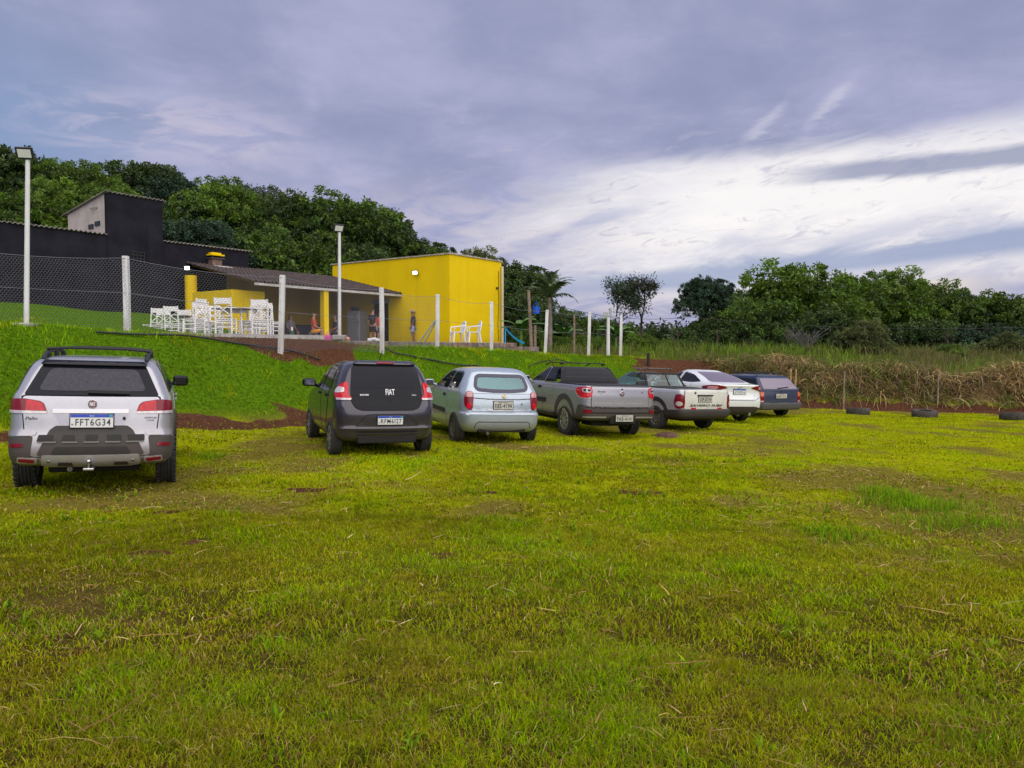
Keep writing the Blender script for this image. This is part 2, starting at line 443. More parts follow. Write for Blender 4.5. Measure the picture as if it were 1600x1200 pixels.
class Car:
    piv = 0.0
    def __init__(s, xy, heading, name, label, cat, paint, wr=.30, wb=2.45, sink=.02):
        s.root = empty(name, label=label, cat=cat, group='cars parked along the foot of the bank')
        h = R(heading); x, y = xy
        fw = Vector((math.sin(h), math.cos(h), 0)); lf = Vector((-math.cos(h), math.sin(h), 0))
        def g(f, l):
            p = Vector((x, y, 0)) + fw * f + lf * l
            return Vector((p.x, p.y, float(ground(np.array([p.x]), np.array([p.y]), False)[0])))
        rl, rr_, fl, fr = g(0, .75), g(0, -.75), g(wb, .75), g(wb, -.75)
        X = ((fl + fr) / 2 - (rl + rr_) / 2).normalized(); Y = ((rl + fl) / 2 - (rr_ + fr) / 2); Y = (Y - X * Y.dot(X)).normalized(); Z = X.cross(Y)
        o = (rl + rr_) / 2 - Z * sink
        M = Matrix(((X.x, Y.x, Z.x), (X.y, Y.y, Z.y), (X.z, Y.z, Z.z))).to_4x4(); M.translation = o
        s.root.location = o; s.root.rotation_euler = M.to_euler()
        s.paint = paint; s.wr = wr; s.wb = wb
    def warp(s, zs, y=1.0):
        """fine adjustment of the body heights and width (wheels stay as they are)"""
        a, b = zip(*zs); done = set()
        def go(o):
            for ch in children(o):
                if ch.name.split('.')[0] in ('wheel', 'rim', 'underbody'): continue
                if ch.type == 'MESH' and ch.data.name not in done:
                    done.add(ch.data.name); n = len(ch.data.vertices); co = np.empty(n * 3, np.float32); ch.data.vertices.foreach_get('co', co); co = co.reshape(-1, 3)
                    z = co[:, 2]; co[:, 2] = np.where(z > a[-1], z + b[-1] - a[-1], np.where(z < a[0], z + b[0] - a[0], np.interp(z, a, b))); co[:, 1] *= y
                    ch.data.vertices.foreach_set('co', co.ravel()); ch.data.update()
                go(ch)
        go(s.root)
    # ---- body
    def body(s, lofts, arch=.055, hollow=None, cuts=(), mats=None, well=True, archr=None, hw=.8, steer=0):
        mb = MB()
        for v, f in lofts: mb.add(v, f)
        tmp = mb.build('tmp', [s.paint])
        bm = bmesh.new(); bm.from_mesh(tmp.data)
        s.bvh = BVHTree.FromBMesh(bm); bm.free()
        bpy.data.objects.remove(tmp)
        o = mb.build('body', [s.paint, M['well'], M['interior']], s.root)
        cutters = []
        c = MB()
        r = archr or s.wr + arch
        for x in (0, s.wb):
            for sd in (-1, 1):
                T = Matrix.Translation((x, sd * (hw + .03), s.wr)) @ Matrix.Rotation(R(90), 4, 'X')
                c = MB(); c.lathe([(r, -.27), (r, .27)], 40, 0, T)
                cutters.append((c, M['well']))
        if hollow:
            v, f = hollow; c = MB(); c.add(v, f); cutters.append((c, M['interior']))
        for c in cuts: cutters.append((c, M['interior']))
        tmps = []
        for c, m in cutters:
            k = c.build('cutter', [m]); tmps.append(k)
            md = o.modifiers.new('b', 'BOOLEAN'); md.object = k; md.operation = 'DIFFERENCE'; md.solver = 'EXACT'
            md.material_mode = 'TRANSFER'
        dg = bpy.context.evaluated_depsgraph_get(); dg.update()
        me = bpy.data.meshes.new_from_object(o.evaluated_get(dg))
        o.modifiers.clear(); old = o.data; o.data = me; bpy.data.meshes.remove(old); me.name = 'body'
        for k in tmps: bpy.data.objects.remove(k)
        me.polygons.foreach_set('use_smooth', [True] * len(me.polygons)); me.set_sharp_from_angle(angle=R(32))
        s.b = o
        return o
    # ---- draping
    def frame(s, yaw):
        a = R(yaw)
        return Vector((math.cos(a), -math.sin(a), 0)), Vector((math.sin(a), math.cos(a), 0))
    def hit(s, u, z, yaw, off=0.0):
        d, e = s.frame(yaw)
        o = e * u + Vector((0, 0, z)) - d * 8 + (Vector((s.piv, 0, 0)) if 0 < abs(yaw) < 90 else Vector())
        p, n, i, t = s.bvh.ray_cast(o, d, 20)
        if p is None:
            p, n, i, t = s.bvh.find_nearest(o + d * 7.3)
        if n.dot(d) > 0: n = -n
        return p + n * off, n
    def patch(s, poly, yaw, off, step=.045, rim=True, depth=.02):
        bm = bmesh.new()
        vs = [bm.verts.new((p[0], p[1], 0)) for p in poly]
        f = bm.faces.new(vs); bmesh.ops.triangulate(bm, faces=[f])
        for it in range(9):
            long = [e for e in bm.edges if e.calc_length() > step]
            if not long: break
            bmesh.ops.subdivide_edges(bm, edges=long, cuts=1)
            bmesh.ops.triangulate(bm, faces=[f for f in bm.faces if len(f.verts) > 3])
        bmesh.ops.recalc_face_normals(bm, faces=bm.faces[:])
        bm.verts.index_update()
        P = []; Nn = []
        for v in bm.verts:
            p, n = s.hit(v.co.x, v.co.y, yaw); P.append(p); Nn.append(n)
        acc = [Vector() for _ in P]
        for e in bm.edges:
            a, b = e.verts; acc[a.index] += Nn[b.index]; acc[b.index] += Nn[a.index]
        out = [p + ((n + a * .5).normalized()) * off for p, n, a in zip(P, Nn, acc)]
        fs = [[v.index for v in f.verts] for f in bm.faces]
        if rim:
            bd = [(e.verts[0].index, e.verts[1].index) for e in bm.edges if len(e.link_faces) == 1]
            mp = {}
            for a, b in bd:
                for i in (a, b):
                    if i not in mp: mp[i] = len(out); out.append(out[i] - Nn[i] * (off + depth))
                fs.append([a, b, mp[b], mp[a]])
        bm.free()
        return out, fs
    def drape(s, name, poly, yaw, mat_, off=.008, parent=None, mirror=False, r=0.0, both=False, seam=0.0, label=None, step=.045, smooth=35, depth=.02):
        if r: poly = round_poly(poly, r)
        mb = MB()
        mats = [mat_]
        if seam:
            v, f = s.patch(grow(poly, seam), yaw, off * .35, step); mb.add(v, f, 1); mats.append(M['gap'])
        v, f = s.patch(poly, yaw, off, step, depth=depth); mb.add(v, f, 0)
        if mirror: mb.v = [(a, -b, c) for a, b, c in mb.v]
        o = mb.build(name, mats, parent or s.root, smooth)
        if label: o['label'] = label
        if both:
            mb2 = MB(); mb2.v = [(a, -b, c) for a, b, c in mb.v]; mb2.f = mb.f; mb2.mi = mb.mi
            o2 = mb2.build(name, mats, (both if not isinstance(both, bool) else None) or parent or s.root, smooth)
            return o, o2
        return o
    def strip(s, name, path, width, yaw, mat_, off=.006, parent=None, closed=False, both=False, th=.006):
        mb = MB(); pts = [Vector(p) for p in path]
        dense = []
        m = len(pts) if closed else len(pts) - 1
        for i in range(m):
            a, b = pts[i], pts[(i + 1) % len(pts)]; n = max(1, int((b - a).length / .04))
            dense += [a + (b - a) * k / n for k in range(n)]
        if not closed: dense.append(pts[-1])
        n = len(dense); vs = []; fs = []
        for i, p in enumerate(dense):
            a = dense[i - 1] if (i > 0 or closed) else p; b = dense[(i + 1) % n] if (i < n - 1 or closed) else p
            t = (b - a).normalized(); q = Vector((-t.y, t.x)) * width / 2
            for sgn in (-1, 1):
                h, nn = s.hit(p.x + q.x * sgn, p.y + q.y * sgn, yaw)
                vs.append(h + nn * off); vs.append(h - nn * .015)
        for i in range(n if closed else n - 1):
            a = 4 * i; b = 4 * ((i + 1) % n)
            fs += [[a, a + 2, b + 2, b], [a + 1, a, b, b + 1], [a + 2, a + 3, b + 3, b + 2]]
        mb.add(vs, fs)
        o = mb.build(name, [mat_], parent or s.root, 40)
        if both:
            mb2 = MB(); mb2.v = [(a, -b, c) for a, b, c in mb.v]; mb2.f = mb.f; mb2.mi = mb.mi
            mb2.build(name, [mat_], parent or s.root, 40)
        return o
    def seat_frame(s, u, z, yaw, off, tilt=None):
        """matrix of a small flat thing lying on the body at (u, z) seen along yaw"""
        p, n = s.hit(u, z, yaw, off)
        d, e = s.frame(yaw)
        zz = n.normalized(); xx = (-e - zz * (-e).dot(zz)).normalized(); yy = zz.cross(xx)
        m = Matrix(((xx.x, yy.x, zz.x), (xx.y, yy.y, zz.y), (xx.z, yy.z, zz.z))).to_4x4(); m.translation = p
        return m
    def plate(s, z, text, new=True, y=0.0, off=.02, rot=0.0, w=.40, h=.13, upright=False):
        T = s.seat_frame(y, z, 0, off) @ Matrix.Rotation(R(rot), 4, 'Z')
        if upright: T = Matrix.Translation((upright, y, z)) @ Matrix(((0, 0, -1), (-1, 0, 0), (0, 1, 0))).to_4x4()
        pb = MB(); pb.box((0, 0, 0), (w, h, .006), 0, M=T, bev=.0); 
        pb.box((0, 0, -.006), (w + .022, h + .022, .010), 1, M=T, bev=.003)
        p = pb.build('license_plate', [M['plate_white'] if new else M['plate_grey'], M['gap']], s.root)
        if new:
            b = MB(); b.box((0, h / 2 - .016, .004), (w - .006, .03, .002), 0, M=T); b.build('plate_band', [M['plate_blue']], p)
            v, f = text_mesh('BRASIL', h=.012, depth=.001); l = MB(); l.add(v, f, 0, T @ Matrix.Translation((0, h / 2 - .016, .0065)))
            v, f = text_mesh('BR', h=.014, depth=.001); l.build('plate_country', [M['plate_white']], p); l = MB(); l.add(v, f, 0, T @ Matrix.Translation((-w / 2 + .022, -.035, .0045))); l.build('plate_country_code', [M['ink']], p)
            l = MB(); l.box((w / 2 - .025, h / 2 - .016, .0056), (.03, .020, .001), 0, M=T); l.build('plate_flag', [M['plate_green']], p)
            v, f = text_mesh(text, w=w * .82, h=h * .52, depth=.001, bold=.008, space=1.18)
            l = MB(); l.add(v, f, 0, T @ Matrix.Translation((.012, -.014, .0045))); l.build('plate_lettering', [M['ink']], p)
        else:
            v, f = text_mesh(text, w=w * .86, h=h * .56, depth=.001, bold=.008, space=1.12)
            l = MB(); l.add(v, f, 0, T @ Matrix.Translation((0, -.012, .0045)))
            v, f = text_mesh('SP - CAMPINAS' if False else '- - - - - - -', w=w * .4, h=.008, depth=.001)
            l.build('plate_lettering', [M['ink']], p)
            l = MB(); l.box((0, h / 2 - .02, .0045), (w * .5, .012, .001), 0, M=T); l.build('plate_band', [M['plate_strip']], p)
        return p
    def letters(s, text, y, z, mat_, w=None, h=None, off=.012, parent=None, name='lettering', bold=.0, shear=0.0, yaw=0, depth=.002):
        T = s.seat_frame(y, z, yaw, off)
        v, f = text_mesh(text, w=w, h=h, depth=depth, bold=bold, shear=shear)
        l = MB(); l.add(v, f, 0, T); return l.build(name, [mat_], parent or s.root)
    def roundel(s, y, z, r, mats_, name='badge', off=.012, text=None, parent=None):
        T = s.seat_frame(y, z, 0, off)
        b = MB(); b.lathe([(r, -.01), (r, .008), (r * .86, .014), (r * .8, .009), (0.001, .009)], 28, 0, T)
        b.lathe([(r * .79, .005), (r * .79, .011), (.001, .012)], 28, 1, T)
        o = b.build(name, mats_, parent or s.root, 30)
        if text:
            v, f = text_mesh(text, w=r * 1.15, h=r * .75, depth=.001, bold=.02)
            l = MB(); l.add(v, f, 0, T @ Matrix.Translation((0, 0, .0135))); l.build('badge_lettering', [M['chrome']], o)
        return o
    def wheels(s, track, r=None, w=.19, rim='rim_steel', style='spoke', rr=.6, chunky=False, steer=0):
        r = r or s.wr; Rr = r * rr
        t = MB()
        prof = [(Rr, -w * .42), (Rr + .012, -w * .47), (r * .86, -w * .52), (r * .96, -w * .47), (r * .99, -w * .40)]
        n = 5
        for i in range(n):
            a = -w * .40 + w * .80 * i / n; b = a + w * .80 / n
            g = .012 if chunky else .007
            prof += [(r, a + .004), (r, b - .010), (r - g, b - .008), (r - g, b - .001)]
        prof = prof[:-2] + [(r * .99, w * .40), (r * .96, w * .47), (r * .86, w * .52), (Rr + .012, w * .47), (Rr, w * .42)]
        t.lathe(prof, 40, 0, closed=True)
        if chunky:
            for k in range(30):
                a = 2 * math.pi * k / 30
                for side in (-1, 1):
                    T = Matrix.Rotation(a, 4, 'Z') @ Matrix.Translation((r - .004, 0, side * w * .42)) @ Matrix.Rotation(.2 * side, 4, 'X')
                    t.box((0, 0, 0), (.028, .032, w * .16), 0, M=T)
        b = MB()
        b.lathe([(Rr + .004, -w * .40), (Rr + .004, w * .44), (Rr - .012, w * .46), (Rr - .03, w * .34), (Rr - .035, -w * .40)], 36, 0, closed=True)
        if style == 'spoke':
            b.lathe([(.001, w * .26), (.055, w * .27), (.07, w * .22), (.07, w * .05), (.001, w * .05)], 20, 0)
            for k in range(5):
                a = 2 * math.pi * k / 5
                for da in (-.16, .16):
                    T = Matrix.Rotation(a + da, 4, 'Z') @ Matrix.Translation((Rr * .52, 0, w * .25))
                    b.box((0, 0, 0), (Rr * .95, .030, .03), 0, M=T, bev=.006)
            b.lathe([(Rr * .6, -.02), (Rr * .6, .0), (.001, .005)], 24, 1)
        elif style == 'cover':
            b.lathe([(Rr - .01, w * .36), (Rr * .9, w * .45), (Rr * .55, w * .47), (Rr * .25, w * .42), (.001, w * .44)], 36, 0)
            for k in range(9):
                T = Matrix.Rotation(2 * math.pi * k / 9, 4, 'Z') @ Matrix.Translation((Rr * .66, 0, w * .472))
                b.box((0, 0, 0), (Rr * .42, .026, .006), 1, M=T, bev=.002)
        else:
            b.lathe([(Rr - .02, w * .2), (Rr * .8, w * .26), (Rr * .6, w * .36), (Rr * .45, w * .33), (.001, w * .36)], 32, 0)
            for k in range(8):
                T = Matrix.Rotation(2 * math.pi * k / 8, 4, 'Z') @ Matrix.Translation((Rr * .72, 0, w * .30))
                b.box((0, 0, 0), (.05, .035, .012), 1, M=T, bev=.004)
        tm = None
        for x in (0, s.wb):
            for sd in (1, -1):
                if tm is None:
                    o = t.build('wheel', [M['tyre']], s.root, 40); k = b.build('rim', [M[rim], M['well']], o, 35); tm = (o.data, k.data)
                else:
                    o = bpy.data.objects.new('wheel', tm[0]); COL.objects.link(o); o.parent = s.root
                    k = bpy.data.objects.new('rim', tm[1]); COL.objects.link(k); k.parent = o
                o.location = (x, sd * (track / 2 - w / 2), r)
                o.rotation_euler = (R(-90 * sd), 0, R(steer) if x else 0)
        ax = MB(); ax.tube([(0, -track / 2 + .15, r), (0, track / 2 - .15, r)], .035, seg=10)
        ax.box((s.wb / 2, 0, r - .02), (s.wb - 2 * r - .2, track - .5, .10), 0)
        ax.box((-.30, 0, .30), (.5, .9, .12), 0, bev=.02)
        ax.tube([(-.25, -.2, .24), (.8, -.1, .26)], .03, seg=8)
        ax.build('underbody', [M['well']], s.root)
    def mirror(s, x, y, z, mat_, size=(.10, .20, .14), only=None):
        for sd in ((1, -1) if only is None else (only,)):
            b = MB(); b.box((x, sd * (y + .13), z), size, 0, bev=.042, seg=4)
            b.tube([(x + .05, sd * (y - .04), z - .06), (x + .03, sd * (y + .06), z - .04)], [.035, .028], 0, seg=8)
            o = b.build('door_mirror', [mat_], s.root, 50)
            g = MB(); g.box((x - size[0] / 2 - .001, sd * (y + .13), z), (.006, size[1] - .05, size[2] - .045), 0, bev=.0025)
            g.build('mirror_glass', [M['mirror']], o)
    def handle(s, u, z, yaw=90, mat_=None, w=.17, parent=None):
        T = s.seat_frame(u, z, yaw, .012)
        b = MB(); b.box((0, 0, .008), (w, .032, .02), 0, M=T, bev=.008); b.box((0, 0, -.006), (w * .7, .06, .012), 1, M=T, bev=.005)
        return b.build('handle', [mat_ or M['plastic'], M['gap']], parent or s.root, 40)
    def archtrim(s, width=.07, rad=None, off=.014, mat_=None, sill=True, hw=.8):
        r = (rad or s.wr + .055) + width / 2
        for x in (0, s.wb):
            path = [(x + r * math.cos(a), s.wr + r * math.sin(a)) for a in np.linspace(R(200), R(-20), 26)]
            s.strip('wheel_arch_trim', path, width, 90, mat_ or M['plastic'], off, both=True)

def colr(*c): return tuple(((v / 255) / 12.92 if v / 255 <= .04045 else ((v / 255 + .055) / 1.055) ** 2.4) for v in c)
DIRT = (.16, .085, .045)
M = {}
M['silver'] = mat('silver_paint', (.40, .40, .445), .27, .5, coat=.7, dirt=DIRT, dirt_z=(.30, 1.0), dirt_amt=.35, var=.03)
M['silver_dark'] = mat('grey_silver_paint', (.33, .325, .385), .27, .5, coat=.7, dirt=DIRT, dirt_z=(.30, .9), dirt_amt=.35, var=.03)
M['graphite'] = mat('graphite_paint', (.038, .034, .052), .22, .4, coat=.6, dirt=(.12, .09, .07), dirt_z=(.2, .8), dirt_amt=.28, var=.04)
M['lightblue'] = mat('light_blue_silver_paint', (.37, .435, .51), .27, .45, coat=.8, dirt=(.26, .22, .15), dirt_z=(.2, .75), dirt_amt=.42, var=.03)
M['silver_warm'] = mat('worn_silver_paint', (.46, .465, .49), .32, .4, coat=.6, dirt=(.26, .20, .12), dirt_z=(.3, .95), dirt_amt=.32, var=.05)
M['tailgate_lit'] = mat('lit_silver_paint', (.62, .62, .58), .45, .1, coat=.2, dirt=(.22, .16, .09), dirt_z=(.35, .9), dirt_amt=.35, var=.08, vscale=5)  # silver tailgate facing the light, its brightness put into the colour
M['white_car'] = mat('white_paint_car', (.66, .68, .70), .25, .0, coat=.8, dirt=(.3, .24, .16), dirt_z=(.2, .7), dirt_amt=.2)
M['navy'] = mat('navy_paint', (.003, .013, .055), .32, .05, coat=.2, dirt=(.07, .065, .06), dirt_z=(.2, .9), dirt_amt=.45)
M['plastic'] = mat('black_plastic', (.022, .022, .025), .6, spec=.25, dirt=(.12, .085, .06), dirt_z=(.2, .9), dirt_amt=.3)
M['plastic_grey'] = mat('grey_plastic', (.055, .052, .052), .65, spec=.25, dirt=(.15, .10, .07), dirt_z=(.2, .9), dirt_amt=.3)
M['bumper_navy'] = mat('dull_bumper_plastic', (.055, .055, .065), .55, dirt=(.12, .09, .06), dirt_z=(.2, .6), dirt_amt=.3)
M['gap'] = mat('shadow_gap', (.006, .006, .007), .8)
M['well'] = mat('wheel_well', (.012, .011, .010), .9)
M['interior'] = mat('car_interior', (.03, .03, .032), .8)
M['seat'] = mat('seat_cloth', (.05, .05, .055), .85, var=.2, vscale=40)
M['slot_trim'] = mat('slot_trim', (.16, .155, .15), .5, .3)
M['tyre'] = mat('tyre_rubber', (.022, .021, .020), .85, var=.35, vscale=12, bump=.3, bscale=60)
M['tyre_dusty'] = mat('dusty_tyre', (.05, .042, .036), .9, var=.4, vscale=9, bump=.4, bscale=50)
M['rim_steel'] = mat('alloy_rim', (.32, .31, .30), .42, .6, var=.25, vscale=12)
M['rim_dark'] = mat('dirty_steel_rim', (.10, .085, .07), .7, .2, var=.4, vscale=14)
M['chrome'] = mat('chrome', (.50, .50, .52), .28, 1.0)
M['silver_trim'] = mat('silver_trim', (.44, .44, .44), .42, .5, dirt=(.2, .14, .1), dirt_z=(.2, .7), dirt_amt=.4)
M['glass_dark'] = mat('tinted_glass', (.008, .009, .014), .10, 0, spec=.16)
M['glass_dusty'] = mat('dusty_tinted_glass', (.032, .029, .042), .4, 0, spec=.3, var=.3, vscale=30)
M['glass_sky_sheen'] = mat('tinted_glass_sky_sheen', (.17, .14, .19), .28, .2, spec=.5)  # tinted film with the purple sky reflection put into its base colour
M['window_edge'] = mat('dark_window_edge', (.06, .055, .085), .3, spec=.3)
M['mirror'] = mat('mirror_glass', (.10, .11, .15), .08, .9)
M['red_lens'] = mat('red_lens', (.50, .006, .018), .12, 0, spec=.4, coat=.2, var=.2, vscale=25)
M['red_dark'] = mat('dark_red_lens', (.17, .004, .014), .18, 0, spec=.4, coat=.1)
M['clear_lens'] = mat('clear_lens', (.55, .50, .52), .15, .2, spec=.7, coat=.5, var=.15, vscale=30)
M['pink_lens'] = mat('pale_pink_lens', (.50, .24, .25), .18, 0, spec=.7, coat=.5, var=.2, vscale=25)
M['orange_lens'] = mat('orange_lens', (.50, .10, .02), .2, 0, coat=.4)
M['gloss_black'] = mat('gloss_black', (.006, .006, .010), .10, 0, spec=.18)
M['plate_white'] = mat('plate_white', (.62, .63, .63), .4)
M['plate_grey'] = mat('plate_grey', (.42, .41, .36), .5, var=.15, vscale=20)
M['plate_blue'] = mat('plate_blue', (.012, .05, .42), .4)
M['plate_green'] = mat('plate_green', (.02, .35, .22), .4)
M['plate_strip'] = mat('plate_strip', (.16, .15, .13), .5)
M['ink'] = mat('ink', (.012, .012, .014), .5)
M['badge_red'] = mat('badge_red', (.10, .012, .02), .25, .2, coat=.5)
M['gold'] = mat('pale_gold', (.55, .42, .2), .3, .7)
M['white_print'] = mat('white_print', (.70, .70, .72), .4)
def glass_mat(name, col, f=.75, rough=.03):
    m = bpy.data.materials.new(name); m.use_nodes = True; t = NT(m.node_tree)
    m.node_tree.nodes.remove(m.node_tree.nodes['Principled BSDF']); out = m.node_tree.nodes['Material Output']
    tr = t.new('ShaderNodeBsdfTransparent'); tr.inputs[0].default_value = (*col, 1)
    gl = t.new('ShaderNodeBsdfGlossy'); gl.inputs['Roughness'].default_value = rough
    fr = t.new('ShaderNodeFresnel'); fr.inputs[0].default_value = 1.5
    mx = t.new('ShaderNodeMixShader'); t.put(mx.inputs[0], t.m('MULTIPLY_ADD', fr.outputs[0], f, .05))
    t.l.new(tr.outputs[0], mx.inputs[1]); t.l.new(gl.outputs[0], mx.inputs[2]); t.l.new(mx.outputs[0], out.inputs[0])
    return m
M['glass_clear'] = glass_mat('clear_car_glass', (.45, .66, .64))
M['glass_smoke'] = glass_mat('smoked_car_glass', (.22, .26, .27))

def cabin_seats(c, x, z, w=.36):
    for sd in (1, -1):
        b = MB(); b.box((x, sd * w, z), (.14, .44, .55), 0, bev=.05, seg=3, rot=Matrix.Rotation(R(-12), 3, 'Y'))
        b.box((x - .06, sd * w, z + .40), (.09, .25, .17), 0, bev=.035, seg=3)
        b.build('front_seat', [M['seat']], c.root, 40)

# ---------------------------------------------------------------- 1: silver wagon
def car_wagon():
    c = Car((-4.86, 9.0), -23.5, 'parked_car', 'silver station wagon with roof rack and grey rear cladding, plate FFT6G34', 'car', M['silver'], wr=.325, wb=2.46)
    L = [(.30, -.86, 3.22, .79), (.36, -.97, 3.30, .835), (.46, -1.0, 3.33, .85), (.58, -.985, 3.31, .853), (.64, -.965, 3.28, .855), (.80, -.945, 3.15, .855),
         (.90, -.93, 2.95, .85), (.97, -.915, 2.15, .835), (1.02, -.885, 1.98, .81), (1.25, -.745, 1.52, .72), (1.42, -.615, 1.22, .625), (1.49, -.53, 1.05, .57), (1.535, -.38, .85, .47), (1.55, -.1, .5, .28)]
    c.piv = -.95
    c.body([zloft(L, rc=.20, bow=.07)], hw=.85, arch=.075)
    # tailgate with its window, plinth and handle bar
    tg = c.drape('tailgate', [(.70, .985), (.645, .50), (.60, .405), (-.60, .405), (-.645, .50), (-.70, .985)], 0, M['silver'], .007, r=.05, seam=.014)
    w = c.drape('rear_window', [(.685, .995), (.535, 1.335), (-.535, 1.335), (-.685, .995)], 0, M['glass_dark'], .010, r=.03)
    c.drape('heated_glass', [(.55, 1.045), (.44, 1.30), (-.44, 1.30), (-.55, 1.045)], 0, M['glass_dusty'], .014, r=.06, parent=w)
    c.drape('spoiler', [(.545, 1.33), (.50, 1.415), (-.50, 1.415), (-.545, 1.33)], 0, M['gloss_black'], .05, r=.02)
    c.strip('wiper', [(.05, 1.03), (-.38, 1.02)], .035, 0, M['gap'], .035, parent=w)
    c.strip('chrome_bar', [(.39, .845), (-.37, .845)], .040, 0, M['chrome'], .03, parent=tg)
    c.drape('plate_recess', [(.38, .81), (.30, .69), (-.30, .69), (-.38, .81)], 0, M['silver_dark'], .010, parent=tg, r=.02)
    c.plate(.752, 'FFT6G34', off=.026, w=.43)
    c.roundel(0, .912, .046, [M['chrome'], M['badge_red']], text='FIAT', parent=tg, off=.012)
    c.letters('Palio', .60, .775, M['ink'], h=.030, off=.010, parent=tg, shear=.25, w=.12)
    c.letters('ADVENTURE', -.60, .78, M['ink'], h=.018, off=.010, parent=tg, w=.13)
    c.letters('LOCKER', -.60, .755, M['ink'], h=.014, off=.010, parent=tg, w=.08)
    c.roundel(-.325, .775, .018, [M['chrome'], M['gap']], name='lock', parent=tg)
    cl = c.drape('tailgate_cladding', [(.42, .66), (.36, .705), (-.36, .705), (-.42, .66), (-.54, .425), (-.50, .415), (.50, .415), (.54, .425)], 0, M['plastic_grey'], .016, parent=tg, r=.02)
    for y, ww in ((.44, .16), (.215, .13), (0, .13), (-.215, .13), (-.44, .16)):
        sk = .02 * (1 if y > 0 else -1 if y < 0 else 0)
        c.drape('cladding_slot', [(y - ww / 2 + sk, .612), (y + ww / 2 - (sk if y > 0 else -sk) * 0, .612), (y + ww / 2 + .02 - (.04 if y < 0.1 else 0), .548), (y - ww / 2 - .02 + (.04 if y > -0.1 else 0), .548)], 0, M['plastic'], .024, parent=cl, r=.012)
        c.strip('slot_edge', [(y - ww / 2 - .012, .544), (y + ww / 2 + .012, .544)], .012, 0, M['slot_trim'], .028, parent=cl)
    c.drape('lower_panel', [(.36, .50), (.40, .43), (-.40, .43), (-.36, .50)], 0, M['plastic'], .022, parent=cl, r=.02)
    # bumper
    for sd, mir in ((1, False), (-1, True)):
        b = c.drape('bumper_corner', [(.54, .355), (.52, .60), (.58, .605), (.82, .585), (.90, .36)], 26, M['plastic_grey'], .014, mirror=mir, r=.04)
        c.drape('reflector', [(.60, .50), (.61, .535), (.75, .525), (.74, .49)], 26, M['red_dark'], .022, mirror=mir, parent=b, r=.008)
        c.drape('fog_lamp_frame', [(.53, .345), (.515, .395), (.71, .405), (.72, .355)], 14, M['silver_trim'], .022, mirror=mir, parent=b, r=.02)
        c.drape('fog_lamp', [(.55, .357), (.54, .386), (.695, .394), (.70, .365)], 14, M['red_dark'], .027, mirror=mir, parent=b, r=.015)
        c.drape('bumper_shoulder', [(.53, .605), (.51, .65), (.62, .668), (.82, .655), (.82, .60)], 20, M['silver'], .02, mirror=mir, r=.02)
        tl = c.drape('tail_light', [(.42, .82), (.46, .915), (.50, .94), (.66, .962), (.76, .955), (.835, .945), (.835, .82)], 22, M['red_dark'], .012, mirror=mir, r=.025, step=.03)
        c.drape('brake_lens', [(.44, .85), (.475, .915), (.515, .935), (.632, .952), (.632, .85)], 22, M['red_lens'], .018, mirror=mir, parent=tl, r=.015, step=.03)
        c.drape('reversing_lens', [(.425, .822), (.43, .845), (.828, .85), (.828, .822)], 22, M['clear_lens'], .018, mirror=mir, parent=tl, r=.006, step=.03)
        c.strip('gap_line', [(.705, .985), (.70, .96)], .008, 0, M['gap'], .006, both=False)
    sk = c.drape('bumper_skid_strip', [(.50, .335), (.485, .425), (-.485, .425), (-.50, .335), (-.40, .315), (.40, .315)], 0, M['silver_trim'], .03, r=.015)
    c.strip('bumper_trim', [(.72, .34), (.52, .33)], .09, 0, M['plastic_grey'], .02, both=True)
    for y in (.26, -.30):
        c.drape('skid_slot', [(y - .08, .335), (y - .06, .365), (y + .06, .365), (y + .08, .335)], 0, M['plastic'], .036, parent=sk, r=.01)
    for y in (.42, -.42): c.roundel(y, .375, .014, [M['silver'], M['gap']], name='parking_sensor', parent=sk, off=.032)
    b = MB(); b.tube([(-1.06, .02, .285), (-1.06, .02, .35)], .012, 0, 10); b.lathe([(.001, .045), (.022, .036), (.028, .02), (.022, .004), (.001, -.006)], 16, 0, Matrix.Translation((-1.06, .02, .345)))
    b.box((-1.02, .02, .285), (.14, .11, .03), 0, bev=.008); b.box((-.95, .02, .28), (.2, .05, .05), 1)
    b.build('tow_hitch', [M['chrome'], M['well']], c.root, 40)
    b = MB(); b.tube([(-.93, .22, .27), (-.6, .22, .27)], .028, seg=12); b.build('exhaust_pipe', [M['rim_dark']], c.root, 40)
    # sides
    for sd, mir in ((1, False), (-1, True)):
        c.drape('side_window', [(-.62, 1.03), (-.45, 1.37), (.02, 1.42), (.10, 1.03)], 90, M['glass_dark'], .008, mirror=mir, r=.05)
        d = c.drape('rear_door', [(.16, .40), (.10, .70), (.13, 1.0), (.13, 1.42), (.92, 1.43), (.98, 1.0), (.98, .36), (.5, .36)], 90, M['silver'], .006, mirror=mir, r=.05, seam=.008)
        c.drape('door_window', [(.18, 1.03), (.18, 1.40), (.88, 1.41), (.94, 1.03)], 90, M['glass_dark'], .010, mirror=mir, parent=d, r=.04)
        d2 = c.drape('front_door', [(1.03, .36), (1.03, 1.0), (.98, 1.42), (1.10, 1.41), (1.95, 1.0), (1.98, .45), (1.85, .36)], 90, M['silver'], .006, mirror=mir, r=.05, seam=.008)
        c.drape('door_window', [(1.06, 1.03), (1.02, 1.40), (1.12, 1.39), (1.80, 1.03)], 90, M['glass_dark'], .010, mirror=mir, parent=d2, r=.03)
        c.drape('door_cladding', [(.42, .42), (.42, .60), (1.92, .62), (1.92, .42)], 90, M['plastic_grey'], .02, mirror=mir, r=.03)
        for u, par in ((.30, d), (1.18, d2)):
            if sd == 1: c.handle(u, .90, 90, M['silver'], parent=par)
            else: c.handle(-u, .90, -90, M['silver'], parent=par)
    c.archtrim(.08, .325 + .075, mat_=M['plastic_grey'])
